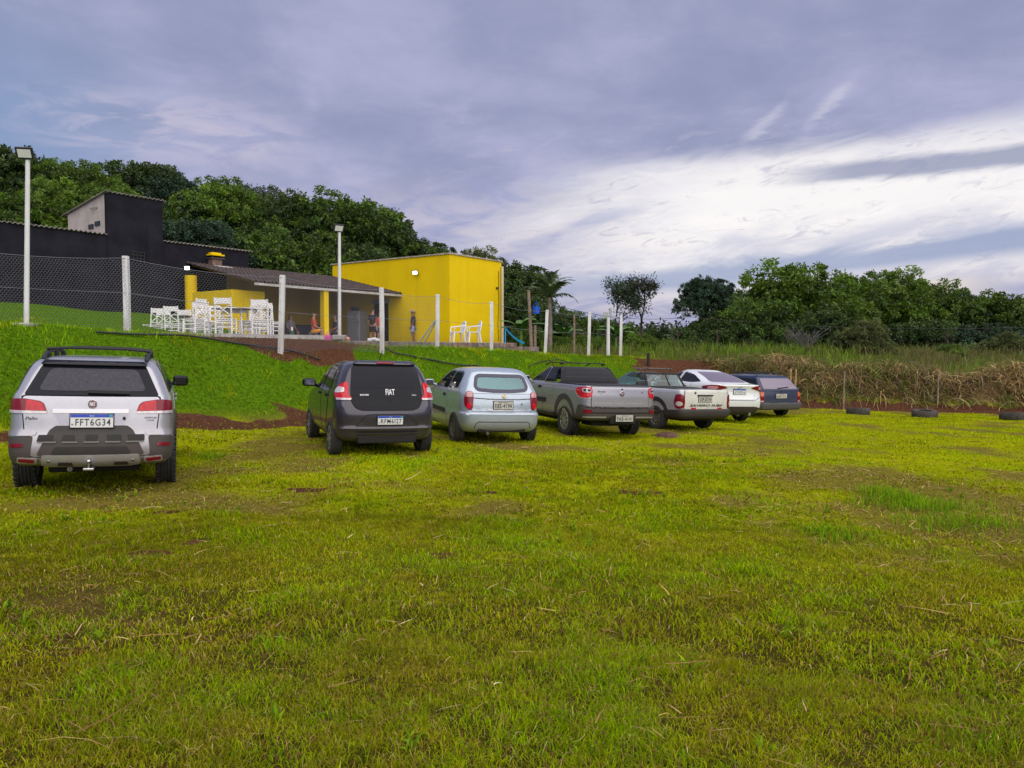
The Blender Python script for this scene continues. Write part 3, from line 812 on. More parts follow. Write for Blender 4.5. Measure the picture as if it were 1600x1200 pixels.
    c.drape('windscreen', [(.70, 1.05), (.55, 1.40), (-.55, 1.40), (-.70, 1.05)], 180, M['glass_dark'], .008, r=.05)
    c.mirror(1.72, .80, 1.06, M['gloss_black'], (.11, .21, .16))
    # roof rack
    rk = MB()
    for sd in (1, -1):
        pts = [(-.60, sd * .54, 1.47), (-.50, sd * .54, 1.545), (-.30, sd * .545, 1.60), (.0, sd * .55, 1.62), (.6, sd * .55, 1.625), (.95, sd * .54, 1.60), (1.12, sd * .54, 1.50)]
        rk.tube(pts, .026, 0, 10, flat=1.0)
        for x in (-.28, .35, .9): rk.box((x, sd * .53, 1.55), (.10, .05, .12), 0, bev=.012)
    rr = rk.build('roof_rack', [M['plastic']], c.root, 45)
    for x in (-.22, .72):
        b = MB(); b.tube([(x, -.56, 1.645), (x, -.3, 1.665), (x, .3, 1.665), (x, .56, 1.645)], .024, 0, 10, flat=.7); b.build('crossbar', [M['plastic']], rr, 45)
    c.drape('roof_panel', [(.46, 1.0), (.50, .45), (.42, -.10)], 0, M['silver'], .002) if False else None
    c.wheels(1.64, w=.215, chunky=True, style='spoke', rr=.62)
    c.warp([(.30, .36), (.75, .84), (.985, 1.095), (1.335, 1.415), (1.42, 1.465), (1.55, 1.51), (1.625, 1.565)], .93)
    return c

# ---------------------------------------------------------------- 2: graphite hatchback
def car_hatch():
    c = Car((-2.12, 12.2), -22.5, 'parked_car', 'dark graphite small hatchback with black glass tailgate, plate RFM6I27', 'car', M['graphite'], wr=.285, wb=2.305)
    L = [(.24, -.44, 2.75, .72), (.30, -.53, 2.86, .77), (.40, -.565, 2.95, .80), (.445, -.585, 2.97, .81), (.47, -.57, 2.96, .812), (.62, -.575, 2.92, .818), (.76, -.56, 2.80, .82),
         (.88, -.515, 2.5, .815), (.96, -.50, 2.02, .80), (1.0, -.485, 1.92, .785), (1.25, -.39, 1.50, .70), (1.38, -.315, 1.24, .635), (1.43, -.27, 1.12, .595), (1.475, -.13, .92, .50), (1.49, .1, .6, .3)]
    c.piv = -.50
    c.body([zloft(L, rc=.24, bow=.09)], hw=.81, arch=.05)
    tg = c.drape('tailgate', [(.515, 1.395), (.56, 1.05), (.565, .86), (.50, .75), (.40, .715), (-.40, .715), (-.50, .75), (-.565, .86), (-.56, 1.05), (-.515, 1.395)], 0, M['gloss_black'], .012, r=.05, seam=.012)
    c.drape('rear_window', [(.46, 1.345), (.49, 1.06), (-.49, 1.06), (-.46, 1.345)], 0, M['glass_dark'], .016, r=.05, parent=tg)
    c.letters('FIAT', -.10 + .06, .99, M['white_print'], w=.145, h=.10, off=.018, parent=tg, bold=.012)
    c.letters('MOBI', .365, .945, M['white_print'], w=.13, h=.028, off=.018, parent=tg, bold=.02)
    c.letters('Like', -.43, .945, M['white_print'], w=.07, h=.024, off=.018, parent=tg)
    c.roundel(-.045, .855, .012, [M['chrome'], M['gap']], name='lock', parent=tg)
    sp = c.drape('spoiler', [(.50, 1.41), (.44, 1.455), (-.44, 1.455), (-.50, 1.41)], 0, M['graphite'], .05, r=.012)
    c.drape('high_brake_light', [(.14, 1.417), (.14, 1.437), (-.14, 1.437), (-.14, 1.417)], 0, M['red_dark'], .060, parent=sp, r=.008)
    for mir in (False, True):
        tl = c.drape('tail_light', [(0.430, .885), (0.469, .92), (0.504, .98), (0.515, 1.06), (0.527, 1.12), (0.573, 1.155), (0.635, 1.12), (0.728, 1.04), (0.740, .97), (0.697, .885), (0.573, .86)], 40, M['red_lens'], .020, mirror=mir, r=.03, step=.03)
        c.drape('clear_lens', [(0.554, .985), (0.573, 1.055), (0.682, 1.065), (0.736, 1.00), (0.713, .965), (0.620, .97)], 40, M['clear_lens'], .028, mirror=mir, parent=tl, r=.02, step=.03)
        c.drape('reversing_lens', [(0.449, .862), (0.449, .893), (0.682, .893), (0.666, .862)], 40, M['clear_lens'], .023, mirror=mir, parent=tl, r=.01, step=.03)
    pr = c.drape('plate_recess', [(.34, .645), (.20, .655), (-.20, .655), (-.34, .645), (-.50, .475), (.50, .475)], 0, M['silver_dark'], .004, r=.02)
    pr.data.materials[0] = M['graphite']
    c.strip('recess_edge', [(.50, .48), (.335, .645), (.2, .657), (-.2, .657), (-.335, .645), (-.50, .48)], .012, 0, M['gap'], .006, parent=pr)
    c.plate(.573, 'RFM6I27', off=.03, y=-.03)
    c.drape('bumper_inlet', [(.50, .392), (.46, .412), (-.46, .412), (-.50, .392), (-.42, .384), (.42, .384)], 0, M['gap'], .006, r=.006)
    c.strip('bumper_blade', [(.50, .375), (-.50, .375)], .012, 0, M['graphite'], .022)
    c.strip('tailgate_seam', [(.70, .70), (.56, .705), (-.56, .705), (-.70, .70)], .006, 0, M['gap'], .003) if False else None
    for sd, mir in ((1, False), (-1, True)):
        d = c.drape('rear_door', [(.28, .62), (.20, .80), (.18, 1.0), (.20, 1.36), (.70, 1.39), (.78, 1.0), (.78, .34), (.42, .36)], 90, M['graphite'], .006, mirror=mir, r=.05, seam=.008)
        c.drape('door_window', [(.13, 1.02), (.22, 1.33), (.64, 1.355), (.71, 1.00)], 90, M['glass_dark'], .010, mirror=mir, parent=d, r=.04)
        d2 = c.drape('front_door', [(.83, .34), (.83, 1.0), (.78, 1.39), (.92, 1.38), (1.72, .98), (1.80, .45), (1.7, .34)], 90, M['graphite'], .006, mirror=mir, r=.05, seam=.008)
        c.drape('door_window', [(.86, 1.0), (.81, 1.36), (.93, 1.35), (1.58, .99)], 90, M['glass_dark'], .010, mirror=mir, parent=d2, r=.03)
        for u, par in ((.33, d), (.98, d2)): c.handle(u * sd, .90, 90 * sd, M['gap'], w=.15, parent=par)
    c.drape('windscreen', [(.68, 1.02), (.54, 1.37), (-.54, 1.37), (-.68, 1.02)], 180, M['glass_dark'], .008, r=.05)
    c.mirror(1.50, .80, 1.05, M['gloss_black'], (.12, .23, .14))
    b = MB(); b.tube([(.15, .0, 1.49), (-.12, .0, 1.66)], .006, seg=6); b.build('aerial', [M['plastic']], c.root)
    c.warp([(.24, .26), (.9, .93), (1.49, 1.48)], .97)
    c.wheels(1.59, w=.175, style='cover', rr=.64)
    return c

# ---------------------------------------------------------------- 3: light blue hatchback, windows one can look through
def car_compact():
    c = Car((-.37, 14.28), -19.5, 'parked_car', 'pale blue silver two door compact with clear oval rear window', 'car', M['lightblue'], wr=.285, wb=2.443)
    L = [(.20, -.50, 2.95, .72), (.27, -.60, 3.08, .77), (.38, -.64, 3.16, .80), (.50, -.645, 3.17, .81), (.525, -.625, 3.16, .81), (.545, -.575, 3.15, .805), (.68, -.565, 3.05, .808),
         (.80, -.55, 2.85, .80), (.86, -.535, 2.35, .79), (.92, -.50, 1.98, .765), (1.10, -.40, 1.62, .695), (1.24, -.30, 1.34, .625), (1.32, -.225, 1.15, .57), (1.385, -.08, .88, .46), (1.41, .1, .6, .3)]
    Lh = [(.55, -.30, 1.80, .70), (.84, -.34, 1.85, .70), (.92, -.36, 1.80, .69), (1.10, -.28, 1.50, .635), (1.24, -.20, 1.24, .575), (1.32, -.10, 1.0, .50), (1.355, .0, .75, .4)]
    cuts = []
    rw = round_poly([(.50, .90), (.545, .97), (.50, 1.17), (.44, 1.215), (-.44, 1.215), (-.50, 1.17), (-.545, .97), (-.50, .90), (-.2, .875), (.2, .875)], .06)
    k = MB(); k.v = [(-1.2, y, z) for y, z in rw] + [(.25, y, z) for y, z in rw]; n = len(rw)
    k.f = [list(range(n)), [n + i for i in range(n)][::-1]] + [[i, (i + 1) % n, n + (i + 1) % n, n + i] for i in range(n)]; k.mi = [0] * len(k.f); cuts.append(k)
    fw = [(.60, .95), (.47, 1.27), (-.47, 1.27), (-.60, .95)]
    k = MB(); k.v = [(.95, y, z) for y, z in fw] + [(2.6, y, z) for y, z in fw]; n = 4
    k.f = [list(range(n)), [n + i for i in range(n)][::-1]] + [[i, (i + 1) % n, n + (i + 1) % n, n + i] for i in range(n)]; k.mi = [0] * len(k.f); cuts.append(k)
    q1 = round_poly([(-.08, .93), (-.10, 1.18), (.02, 1.275), (.42, 1.285), (.50, .90)], .05)
    q2 = round_poly([(.55, .90), (.47, 1.285), (.82, 1.27), (1.55, .90)], .04)
    for q in (q1, q2):
        k = MB(); k.prism([(p[0], p[1]) for p in q], -1.2, 1.2, 0, Matrix.Rotation(R(90), 4, 'X')); cuts.append(k)
    c.piv = -.56
    c.body([zloft(L, rc=.24, bow=.10)], hw=.80, arch=.05, hollow=zloft(Lh, rc=.18, bow=.05), cuts=cuts)
    w = c.drape('rear_window', rw, 0, M['glass_clear'], .004)
    c.strip('window_border', grow(rw, -.025), .06, 0, M['window_edge'], .009, closed=True, parent=w)
    tg = c.drape('tailgate_panel', [(.60, .845), (.60, .56), (-.60, .56), (-.60, .845)], 0, M['lightblue'], .005, r=.02, seam=.007)
    c.strip('tailgate_crease', [(.60, .775), (.3, .76), (-.3, .755), (-.60, .77)], .014, 0, M['gap'], .009, parent=tg)
    c.strip('chrome_bar', [(.30, .585), (-.24, .58)], .016, 0, M['chrome'], .02, parent=tg)
    c.plate(.66, 'EBS-4194', new=False, off=.02, y=0, w=.38)
    c.roundel(-.02, .805, .036, [M['chrome'], M['gold']], off=.008, parent=tg)
    b = c.seat_frame(-.02, .805, 0, .022); mb = MB(); mb.box((0, 0, .002), (.085, .018, .006), 0, M=b); mb.box((0, 0, .002), (.03, .030, .006), 0, M=b); mb.build('badge', [M['gold']], tg)
    c.letters('CELTA', .47, .60, M['silver_trim'], h=.022, off=.009, parent=tg)
    c.letters('LIFE', -.48, .60, M['silver_trim'], h=.018, off=.009, parent=tg)
    c.roundel(-.385, .68, .016, [M['gap'], M['silver_trim']], name='lock', parent=tg)
    for mir in (False, True):
        tl = c.drape('tail_light', [(0.529, .60), (0.520, .76), (0.537, .86), (0.597, .89), (0.666, .87), (0.701, .74), (0.675, .64), (0.580, .565)], 30, M['red_dark'], .014, mirror=mir, r=.03, step=.03)
        c.drape('upper_lens', [(0.537, .79), (0.550, .855), (0.597, .88), (0.658, .855), (0.671, .79)], 30, M['pink_lens'], .020, mirror=mir, parent=tl, r=.02, step=.03)
        c.drape('round_lens', [(.595 + .05 * math.cos(a), .645 + .05 * math.sin(a)) for a in np.linspace(0, 2 * math.pi, 17)[:-1]], 30, M['red_lens'], .020, mirror=mir, parent=tl, step=.03)
    c.strip('bumper_groove', [(.56, .27), (.53, .36), (.48, .385), (-.48, .385), (-.53, .36), (-.56, .27)], .012, 0, M['gap'], .003)
    c.drape('bumper_shelf', [(.66, .505), (.66, .535), (-.66, .535), (-.66, .505)], 0, M['lightblue'], .012, r=.01)
    b = MB(); b.tube([(-.60, .30, .19), (-.3, .30, .2)], .028, seg=12); b.build('exhaust_pipe', [M['rim_dark']], c.root, 40)
    for sd, mir in ((1, False), (-1, True)):
        c.drape('quarter_window', q1, 90, M['glass_smoke'], .004, mirror=mir)
        d = c.drape('door', [(.53, .30), (.53, .86), (.56, .885), (1.62, .885), (1.72, .80), (1.75, .42), (1.66, .30)], 90, M['lightblue'], .005, mirror=mir, r=.04, seam=.007)
        c.drape('door_window', q2, 90, M['glass_smoke'], .004, mirror=mir, parent=d)
        c.strip('side_moulding', [(.60, .50), (1.70, .52)], .075, 90, M['plastic'], .018, both=(False)) if sd == 1 else c.strip('side_moulding', [(-.60, .50), (-1.70, .52)], .075, -90, M['plastic'], .018)
        c.handle(.68 * sd, .78, 90 * sd, M['gap'], w=.15, parent=d)
    c.drape('windscreen', [(.64, .93), (.50, 1.29), (-.50, 1.29), (-.64, .93)], 180, M['glass_clear'], .004, r=.05)
    cabin_seats(c, .72, .70, .33)
    b = MB(); b.box((1.62, 0, .83), (.35, 1.25, .16), 0, bev=.05); b.build('dashboard', [M['interior']], c.root, 40)
    c.mirror(1.55, .78, .97, M['silver_dark'], (.10, .20, .14))
    c.warp([(.20, .24), (.53, .585), (.66, .73), (.9, .985), (1.24, 1.295), (1.41, 1.395)], .945)
    c.wheels(1.56, w=.17, style='steel', rim='rim_dark', rr=.6)
    return c
# ---------------------------------------------------------------- 4: grey silver extended-cab pickup
def car_pickup():
    c = Car((1.85, 16.42), -21.0, 'parked_car', 'silver grey pickup with black bed cover and roof bars, plate PAB-4141', 'pickup', M['silver_dark'], wr=.325, wb=2.72)
    L = [(.36, -.84, 3.42, .78), (.42, -.93, 3.50, .83), (.52, -.955, 3.53, .85), (.60, -.955, 3.52, .855), (.615, -.925, 3.52, .855), (.80, -.925, 3.35, .86), (.92, -.92, 3.05, .85), (1.0, -.915, 2.45, .83), (1.035, -.905, 2.32, .815)]
    K = [(1.0, .42, 2.30, .81, .10), (1.10, .46, 2.12, .785, .10), (1.30, .58, 1.76, .71, .10), (1.44, .68, 1.50, .645, .12), (1.51, .76, 1.34, .59, .14), (1.55, .86, 1.18, .50, .15), (1.565, 1.0, 1.1, .35, .1)]
    K = [(z, a, b + .12, w, r) for z, a, b, w, r in K]
    c.piv = -.92
    c.body([zloft(L, rc=.16, bow=.035), zloft(K, bow=.03, rc=.1)], hw=.85, arch=.08)
    # bed cover and rails
    b = MB(); b.prism([(-.88, -.70), (-.88, .70), (-.80, .77), (.44, .79), (.47, .70), (.47, -.70), (.44, -.79), (-.80, -.77)], 1.036, 1.056)
    b.build('bed_cover', [M['plastic']], c.root)
    tg = c.drape('tailgate', [(.665, 1.02), (.665, .635), (-.665, .635), (-.665, 1.02)], 0, M['silver_dark'], .008, r=.02, seam=.010)
    c.strip('tailgate_pressing', [(.60, .70), (-.60, .70)], .02, 0, M['silver'], .010, parent=tg)
    c.strip('bed_rail_cap', [(.68, 1.03), (-.68, 1.03)], .020, 0, M['plastic'], .022)
    c.roundel(-.02, .885, .05, [M['chrome'], M['badge_red']], parent=tg, off=.012, text='FIAT')
    c.roundel(-.02, .975, .014, [M['gap'], M['gap']], parent=tg, name='lock')
    c.letters('Strada', .45, .925, M['ink'], h=.035, w=.17, off=.011, parent=tg, shear=.2)
    c.letters('1.4', .45, .885, M['ink'], h=.016, off=.011, parent=tg)
    c.letters('CE', -.50, .915, M['ink'], h=.024, off=.011, parent=tg)
    for mir in (False, True):
        tl = c.drape('tail_light', [(.48, .835), (.47, .93), (.49, 1.0), (.58, 1.01), (.74, 1.0), (.87, .965), (.86, .90), (.78, .83), (.70, .80), (.55, .795)], 45, M['red_lens'], .014, mirror=mir, r=.03, step=.03)
        c.drape('clear_lens', [(.50, .905), (.50, .965), (.56, .985), (.66, .98), (.67, .92), (.60, .90)], 45, M['clear_lens'], .021, mirror=mir, parent=tl, r=.02, step=.03)
        for u in (.535, .61): c.drape('bulb_window', [(u - .026, .92), (u - .026, .965), (u + .026, .965), (u + .026, .92)], 45, M['glass_dusty'], .026, mirror=mir, parent=tl, r=.008, step=.03)
        c.strip('light_edge', [(.50, .80), (.57, .79), (.70, .795), (.79, .825), (.86, .895)], .014, 45, M['clear_lens'], .015, parent=tl) if not mir else None
    bm = c.drape('rear_bumper', [(.80, .37), (.835, .62), (-.835, .62), (-.80, .37)], 0, M['plastic_grey'], .012, r=.03)
    c.drape('bumper_upper', [(.82, .60), (.80, .63), (-.80, .63), (-.82, .60)], 0, M['plastic_grey'], .03, r=.01, parent=bm)
    c.strip('bumper_shelf_line', [(.70, .515), (-.70, .515)], .025, 0, M['gap'], .014, parent=bm)
    for y0, y1 in ((.80, .34), (-.34, -.80)):
        c.strip('bumper_step', [(y0, .435), (y1, .435)], .02, 0, M['silver_trim'], .03, parent=bm)
    for mir in (False, True):
        c.drape('bumper_corner', [(.50, .38), (.50, .635), (.60, .66), (.78, .66), (.88, .38)], 45, M['plastic_grey'], .016, mirror=mir, r=.04)
        c.drape('reflector', [(.64, .51), (.65, .575), (.80, .575), (.80, .51)], 14, M['red_dark'], .026, mirror=mir, parent=bm, r=.01)
    b = MB(); b.box((-.90, -.06, .385), (.12, .60, .18), 0, bev=.03); b.build('bumper_step_well', [M['well']], bm, 40)
    c.plate(.415, 'PAB-4141', new=False, y=-.06, upright=-1.0)
    # cab
    rw = c.drape('rear_window_frame', [(.735, 1.06), (.60, 1.475), (-.60, 1.475), (-.735, 1.06)], 0, M['gloss_black'], .008, r=.04)
    c.drape('rear_window', [(.64, 1.09), (.53, 1.44), (-.53, 1.44), (-.64, 1.09)], 0, M['glass_dark'], .014, r=.03, parent=rw)
    for z in (1.20, 1.31): c.strip('window_guard', [(.62 - (z - 1.09) * .31, z), (-.62 + (z - 1.09) * .31, z)], .008, 0, M['plastic_grey'], .018, parent=rw)
    for sd, mir in ((1, False), (-1, True)):
        c.drape('quarter_window', [(.62, 1.08), (.74, 1.40), (.80, 1.45), (1.03, 1.46), (1.10, 1.06)], 90, M['glass_dark'], .010, mirror=mir, r=.05)
        d = c.drape('door', [(1.14, .42), (1.14, 1.05), (1.08, 1.46), (1.45, 1.46), (2.25, 1.03), (2.30, .52), (2.2, .42)], 90, M['silver_dark'], .006, mirror=mir, r=.05, seam=.008)
        c.drape('door_window', [(1.17, 1.06), (1.11, 1.44), (1.44, 1.435), (2.10, 1.05)], 90, M['glass_dark'], .012, mirror=mir, parent=d, r=.04)
        c.handle(1.30 * sd, .93, 90 * sd, M['gap'], w=.18, parent=d)
        c.strip('side_moulding', [(.95 * sd, .66), (2.25 * sd, .66)], .09, 90 * sd, M['plastic'], .02)
        c.drape('fuel_flap', [(.55, .88), (.55, .95), (.68, .95), (.68, .88)], 90, M['silver_dark'], .006, mirror=mir, seam=.006, r=.02) if sd == 1 else None
        c.strip('side_step', [(.52 * sd, .40), (2.2 * sd, .40)], .06, 90 * sd, M['plastic_grey'], .04)
    c.archtrim(.11, .405, mat_=M['plastic_grey'])
    rk = MB()
    for sd in (1, -1):
        rk.tube([(.80, sd * .52, 1.555), (.92, sd * .53, 1.59), (1.5, sd * .53, 1.585), (1.75, sd * .52, 1.50)], .018, 0, 8)
        rk.box((.88, sd * .52, 1.56), (.10, .05, .07), 0, bev=.01)
    for x in (.92, 1.30): rk.tube([(x, -.56, 1.59), (x, .56, 1.59)], .018, 0, 8)
    rk.build('roof_bars', [M['plastic']], c.root, 45)
    c.mirror(1.98, .82, 1.10, M['silver_dark'], (.12, .21, .17))
    c.drape('windscreen', [(.68, 1.10), (.54, 1.45), (-.54, 1.45), (-.68, 1.10)], 180, M['glass_dark'], .008, r=.05)
    c.wheels(1.66, w=.205, style='cover', rr=.62, chunky=True)
    c.warp([(.36, .38), (1.0, 1.045), (1.06, 1.10), (1.44, 1.405), (1.565, 1.505), (1.625, 1.54)], .98)
    return c

# ---------------------------------------------------------------- 5: worn silver small pickup
def car_old_pickup():
    c = Car((4.09, 18.62), -30.0, 'parked_car', 'worn silver two door pickup with lettered tailgate toned pale as lit', 'pickup', M['silver_warm'], wr=.29, wb=2.60)
    L = [(.28, -.78, 3.2, .74), (.34, -.86, 3.30, .79), (.42, -.875, 3.32, .81), (.455, -.87, 3.32, .812), (.47, -.84, 3.32, .812), (.70, -.845, 3.22, .82), (.84, -.84, 2.95, .81), (.91, -.835, 2.30, .79), (.93, -.825, 2.2, .77)]
    K = [(.88, .53, 2.2, .775, .12), (.98, .57, 2.0, .755, .12), (1.15, .66, 1.70, .69, .12), (1.30, .75, 1.45, .62, .13), (1.36, .81, 1.33, .575, .14), (1.40, .92, 1.18, .48, .15), (1.415, 1.0, 1.1, .35, .1)]
    K = [(z, a, b + .16, w, r) for z, a, b, w, r in K]
    Kh = [(.60, .62, 2.1, .70, .08), (.90, .62, 2.1, .70, .08), (.98, .64, 1.98, .69, .08), (1.15, .73, 1.72, .63, .08), (1.30, .83, 1.48, .56, .08), (1.365, .95, 1.3, .48, .08)]
    rw = round_poly([(.60, .945), (.52, 1.30), (-.52, 1.30), (-.60, .945)], .04)
    def xprism(poly, x0, x1):
        k = MB(); n = len(poly); k.v = [(x0, y, z) for y, z in poly] + [(x1, y, z) for y, z in poly]
        k.f = [list(range(n)), [n + i for i in range(n)][::-1]] + [[i, (i + 1) % n, n + (i + 1) % n, n + i] for i in range(n)]; k.mi = [0] * len(k.f); return k
    cuts = [xprism(rw, .2, 1.0), xprism([(.60, .97), (.49, 1.32), (-.49, 1.32), (-.60, .97)], 1.35, 2.6)]
    q = round_poly([(.88, .94), (.94, 1.335), (1.36, 1.335), (1.95, .94)], .04)
    k = MB(); k.prism(q, -1.2, 1.2, 0, Matrix.Rotation(R(90), 4, 'X')); cuts.append(k)
    # open load bed
    bed = MB(); bed.box((-.13, 0, .80), (1.24, 1.34, .50), 0); cuts.append(bed)
    c.piv = -.84
    c.body([zloft(L, rc=.14, bow=.03), zloft(K, bow=.03, rc=.1)], hw=.81, arch=.06, hollow=zloft(Kh, rc=.1, bow=.02), cuts=cuts)
    w = c.drape('rear_window', rw, 0, M['glass_clear'], .004)
    c.strip('window_seal', grow(rw, .012), .055, 0, M['gap'], .010, closed=True, parent=w)
    c.strip('window_divider', [(-.10, .95), (-.10, 1.30)], .03, 0, M['gap'], .010, parent=w)
    tg = c.drape('tailgate', [(.655, .925), (.665, .475), (-.665, .475), (-.655, .925)], 0, M['tailgate_lit'], .012, r=.025, seam=.010, label='silver tailgate toned cream white as lit, with worn lettering')
    hb = c.seat_frame(.06, .805, 0, .02); b = MB(); b.box((0, 0, .01), (.48, .032, .03), 0, M=hb, bev=.008); b.build('tailgate_handle', [M['plastic']], tg, 40)
    c.roundel(.36, .86, .025, [M['rim_dark'], M['gap']], name='lock', parent=tg)
    c.plate(.725, 'CIP-0739', new=False, off=.022, y=.06, w=.40)
    c.letters('SAVEIRO SURF', .0, .575, M['ink'], w=1.02, h=.050, off=.015, parent=tg, shear=.2, bold=.02)
    for y in (.40, -.42): c.drape('reflector', [(y - .07, .49), (y - .07, .525), (y + .07, .525), (y + .07, .49)], 0, M['red_lens'], .02, parent=tg, r=.008)
    for mir in (False, True):
        tl = c.drape('tail_light', [(0.494, .52), (0.470, .66), (0.502, .80), (0.566, .835), (0.678, .82), (0.710, .66), (0.686, .52), (0.582, .49)], 45, M['red_dark'], .018, mirror=mir, r=.05, step=.03)
        c.drape('round_lens', [(.595 + .07 * math.cos(a), .61 + .055 * math.sin(a)) for a in np.linspace(0, 2 * math.pi, 17)[:-1]], 45, M['clear_lens'], .026, mirror=mir, parent=tl, step=.03)
    bp = c.drape('rear_bumper', [(.80, .285), (.80, .465), (-.80, .465), (-.80, .285)], 0, M['plastic'], .03, r=.03)
    for mir in (False, True):
        c.drape('bumper_corner', [(.48, .29), (.48, .465), (.84, .46), (.84, .31)], 45, M['plastic'], .03, mirror=mir, r=.03, parent=bp)
    for sd in (1, -1):
        c.drape('sill_cladding', [(.42, .285), (.42, .455), (2.1, .455), (2.1, .285)] if True else None, 90, M['plastic'], .02, mirror=sd < 0, r=.03)
        c.drape('rear_side_cladding', [(-.70, .29), (-.70, .45), (-.40, .455), (-.38, .30)], 90, M['plastic'], .02, mirror=sd < 0, r=.02)
    c.archtrim(.10, .345, mat_=M['plastic'])
    for sd, mir in ((1, False), (-1, True)):
        d = c.drape('door', [(.82, .46), (.82, .90), (.86, .925), (2.0, .92), (2.08, .6), (2.0, .46)], 90, M['silver_warm'], .006, mirror=mir, r=.04, seam=.008)
        c.drape('door_window', q, 90, M['glass_clear'], .004, mirror=mir, parent=d)
        c.handle(1.0 * sd, .82, 90 * sd, M['gap'], w=.15, parent=d)
    c.drape('windscreen', [(.64, .95), (.52, 1.34), (-.52, 1.34), (-.64, .95)], 180, M['glass_clear'], .004, r=.05)
    cabin_seats(c, 1.08, .80, .34)
    b = MB(); b.box((1.88, 0, .86), (.3, 1.2, .14), 0, bev=.04); b.build('dashboard', [M['interior']], c.root, 40)
    rk = MB()
    for sd in (1, -1): rk.box((.98, sd * .50, 1.425), (.06, .06, .05), 0, bev=.01)
    rk.tube([(.98, -.46, 1.445), (.98, .46, 1.445)], .020, 0, 8); rk.tube([(1.3, -.46, 1.435), (1.3, .46, 1.435)], .020, 0, 8)
    rk.build('roof_bars', [M['rim_dark']], c.root, 40)
    c.mirror(1.85, .79, 1.0, M['plastic'], (.10, .19, .13))
    c.warp([(.28, .33), (.93, .985), (1.415, 1.405)])
    c.wheels(1.64, w=.18, style='steel', rim='rim_dark', rr=.6)
    return c

# ---------------------------------------------------------------- 6: white sedan
def car_sedan():
    c = Car((5.80, 21.65), -19.0, 'parked_car', 'white sedan with sloping coupe roofline and slim wraparound tail lights', 'car', M['white_car'], wr=.315, wb=2.70)
    L = [(.24, -.80, 3.35, .78), (.32, -.95, 3.48, .84), (.45, -1.01, 3.54, .87), (.58, -1.02, 3.54, .88), (.70, -.985, 3.50, .88), (.82, -.965, 3.35, .88), (.90, -.975, 3.0, .87), (.965, -1.0, 2.4, .84), (.985, -.98, 2.28, .825),
         (1.0, -.86, 2.2, .81), (1.02, -.66, 2.14, .795), (1.06, -.50, 2.05, .77), (1.20, -.13, 1.72, .695), (1.32, .22, 1.42, .63), (1.39, .50, 1.25, .58), (1.435, .70, 1.05, .48), (1.45, .80, .95, .3)]
    c.piv = -.98
    c.body([zloft(L, rc=.26, bow=.12)], hw=.87, arch=.05)
    c.drape('rear_window', [(.60, 1.05), (.46, 1.37), (-.46, 1.37), (-.60, 1.05)], 0, M['glass_sky_sheen'], .008, r=.06)
    tg = c.drape('boot_lid', [(.56, .985), (.52, .66), (.46, .62), (-.46, .62), (-.52, .66), (-.56, .985)], 0, M['white_car'], .007, r=.05, seam=.008)
    c.plate(.815, 'EYH2D16', off=.02, y=.0)
    T = c.seat_frame(0, .93, 0, .012); b = MB()
    b.tube([(.055 * math.cos(a), .03 * math.sin(a), .004) for a in np.linspace(0, 2 * math.pi, 21)[:-1]], .006, 0, 6, closed=True, M=T)
    b.tube([(-.018, -.022, .004), (-.010, .0, .004), (.010, .0, .004), (.018, .022, .004)], .005, 0, 6, M=T)
    b.build('badge', [M['chrome']], tg)
    for mir in (False, True):
        tl = c.drape('tail_light', [(.34, .90), (.42, .945), (.60, .97), (.80, .965), (1.02, .925), (1.0, .84), (.74, .82), (.55, .865)], 30, M['red_dark'], .014, mirror=mir, r=.03, step=.03)
        c.drape('clear_lens', [(.60, .895), (.62, .94), (.85, .935), (.90, .87), (.74, .855)], 30, M['pink_lens'], .020, mirror=mir, parent=tl, r=.02, step=.03)
    c.strip('bumper_crease', [(.75, .68), (.5, .60), (-.5, .60), (-.75, .68)], .010, 0, M['gap'], .004)
    df = c.drape('bumper_diffuser', [(.60, .25), (.74, .42), (.55, .455), (-.55, .455), (-.74, .42), (-.60, .25)], 0, M['plastic'], .012, r=.04)
    b = MB(); b.tube([(-.98, -.36, .27), (-.7, -.36, .28)], .04, seg=12); b.tube([(-.98, .36, .27), (-.7, .36, .28)], .04, seg=12); b.build('exhaust_pipes', [M['chrome']], c.root, 40)
    for sd, mir in ((1, False), (-1, True)):
        d = c.drape('rear_door', [(.30, .55), (.12, .85), (.18, 1.03), (.48, 1.31), (.80, 1.38), (.88, 1.0), (.88, .32), (.42, .34)], 90, M['white_car'], .006, mirror=mir, r=.05, seam=.008)
        c.drape('door_window', [(-.22, 1.05), (.30, 1.27), (.78, 1.355), (.84, 1.03), (.30, 1.0)], 90, M['glass_dark'], .010, mirror=mir, parent=d, r=.05)
        d2 = c.drape('front_door', [(.93, .32), (.93, 1.0), (.86, 1.38), (1.1, 1.37), (1.98, 1.0), (2.05, .45), (1.95, .32)], 90, M['white_car'], .006, mirror=mir, r=.05, seam=.008)
        c.drape('door_window', [(.96, 1.03), (.90, 1.355), (1.1, 1.345), (1.80, 1.02)], 90, M['glass_dark'], .010, mirror=mir, parent=d2, r=.03)
        for u, par in ((.42, d), (1.1, d2)): c.handle(u * sd, .92, 90 * sd, M['white_car'], parent=par)
    c.drape('windscreen', [(.68, 1.03), (.52, 1.36), (-.52, 1.36), (-.68, 1.03)], 180, M['glass_dark'], .008, r=.05)
    c.mirror(1.80, .85, 1.05, M['white_car'], (.12, .20, .13))
    c.warp([(.24, .24), (.6, .64), (.985, 1.06), (1.2, 1.24), (1.45, 1.43)], .96)
    c.wheels(1.68, w=.20, style='spoke', rr=.66)
    return c

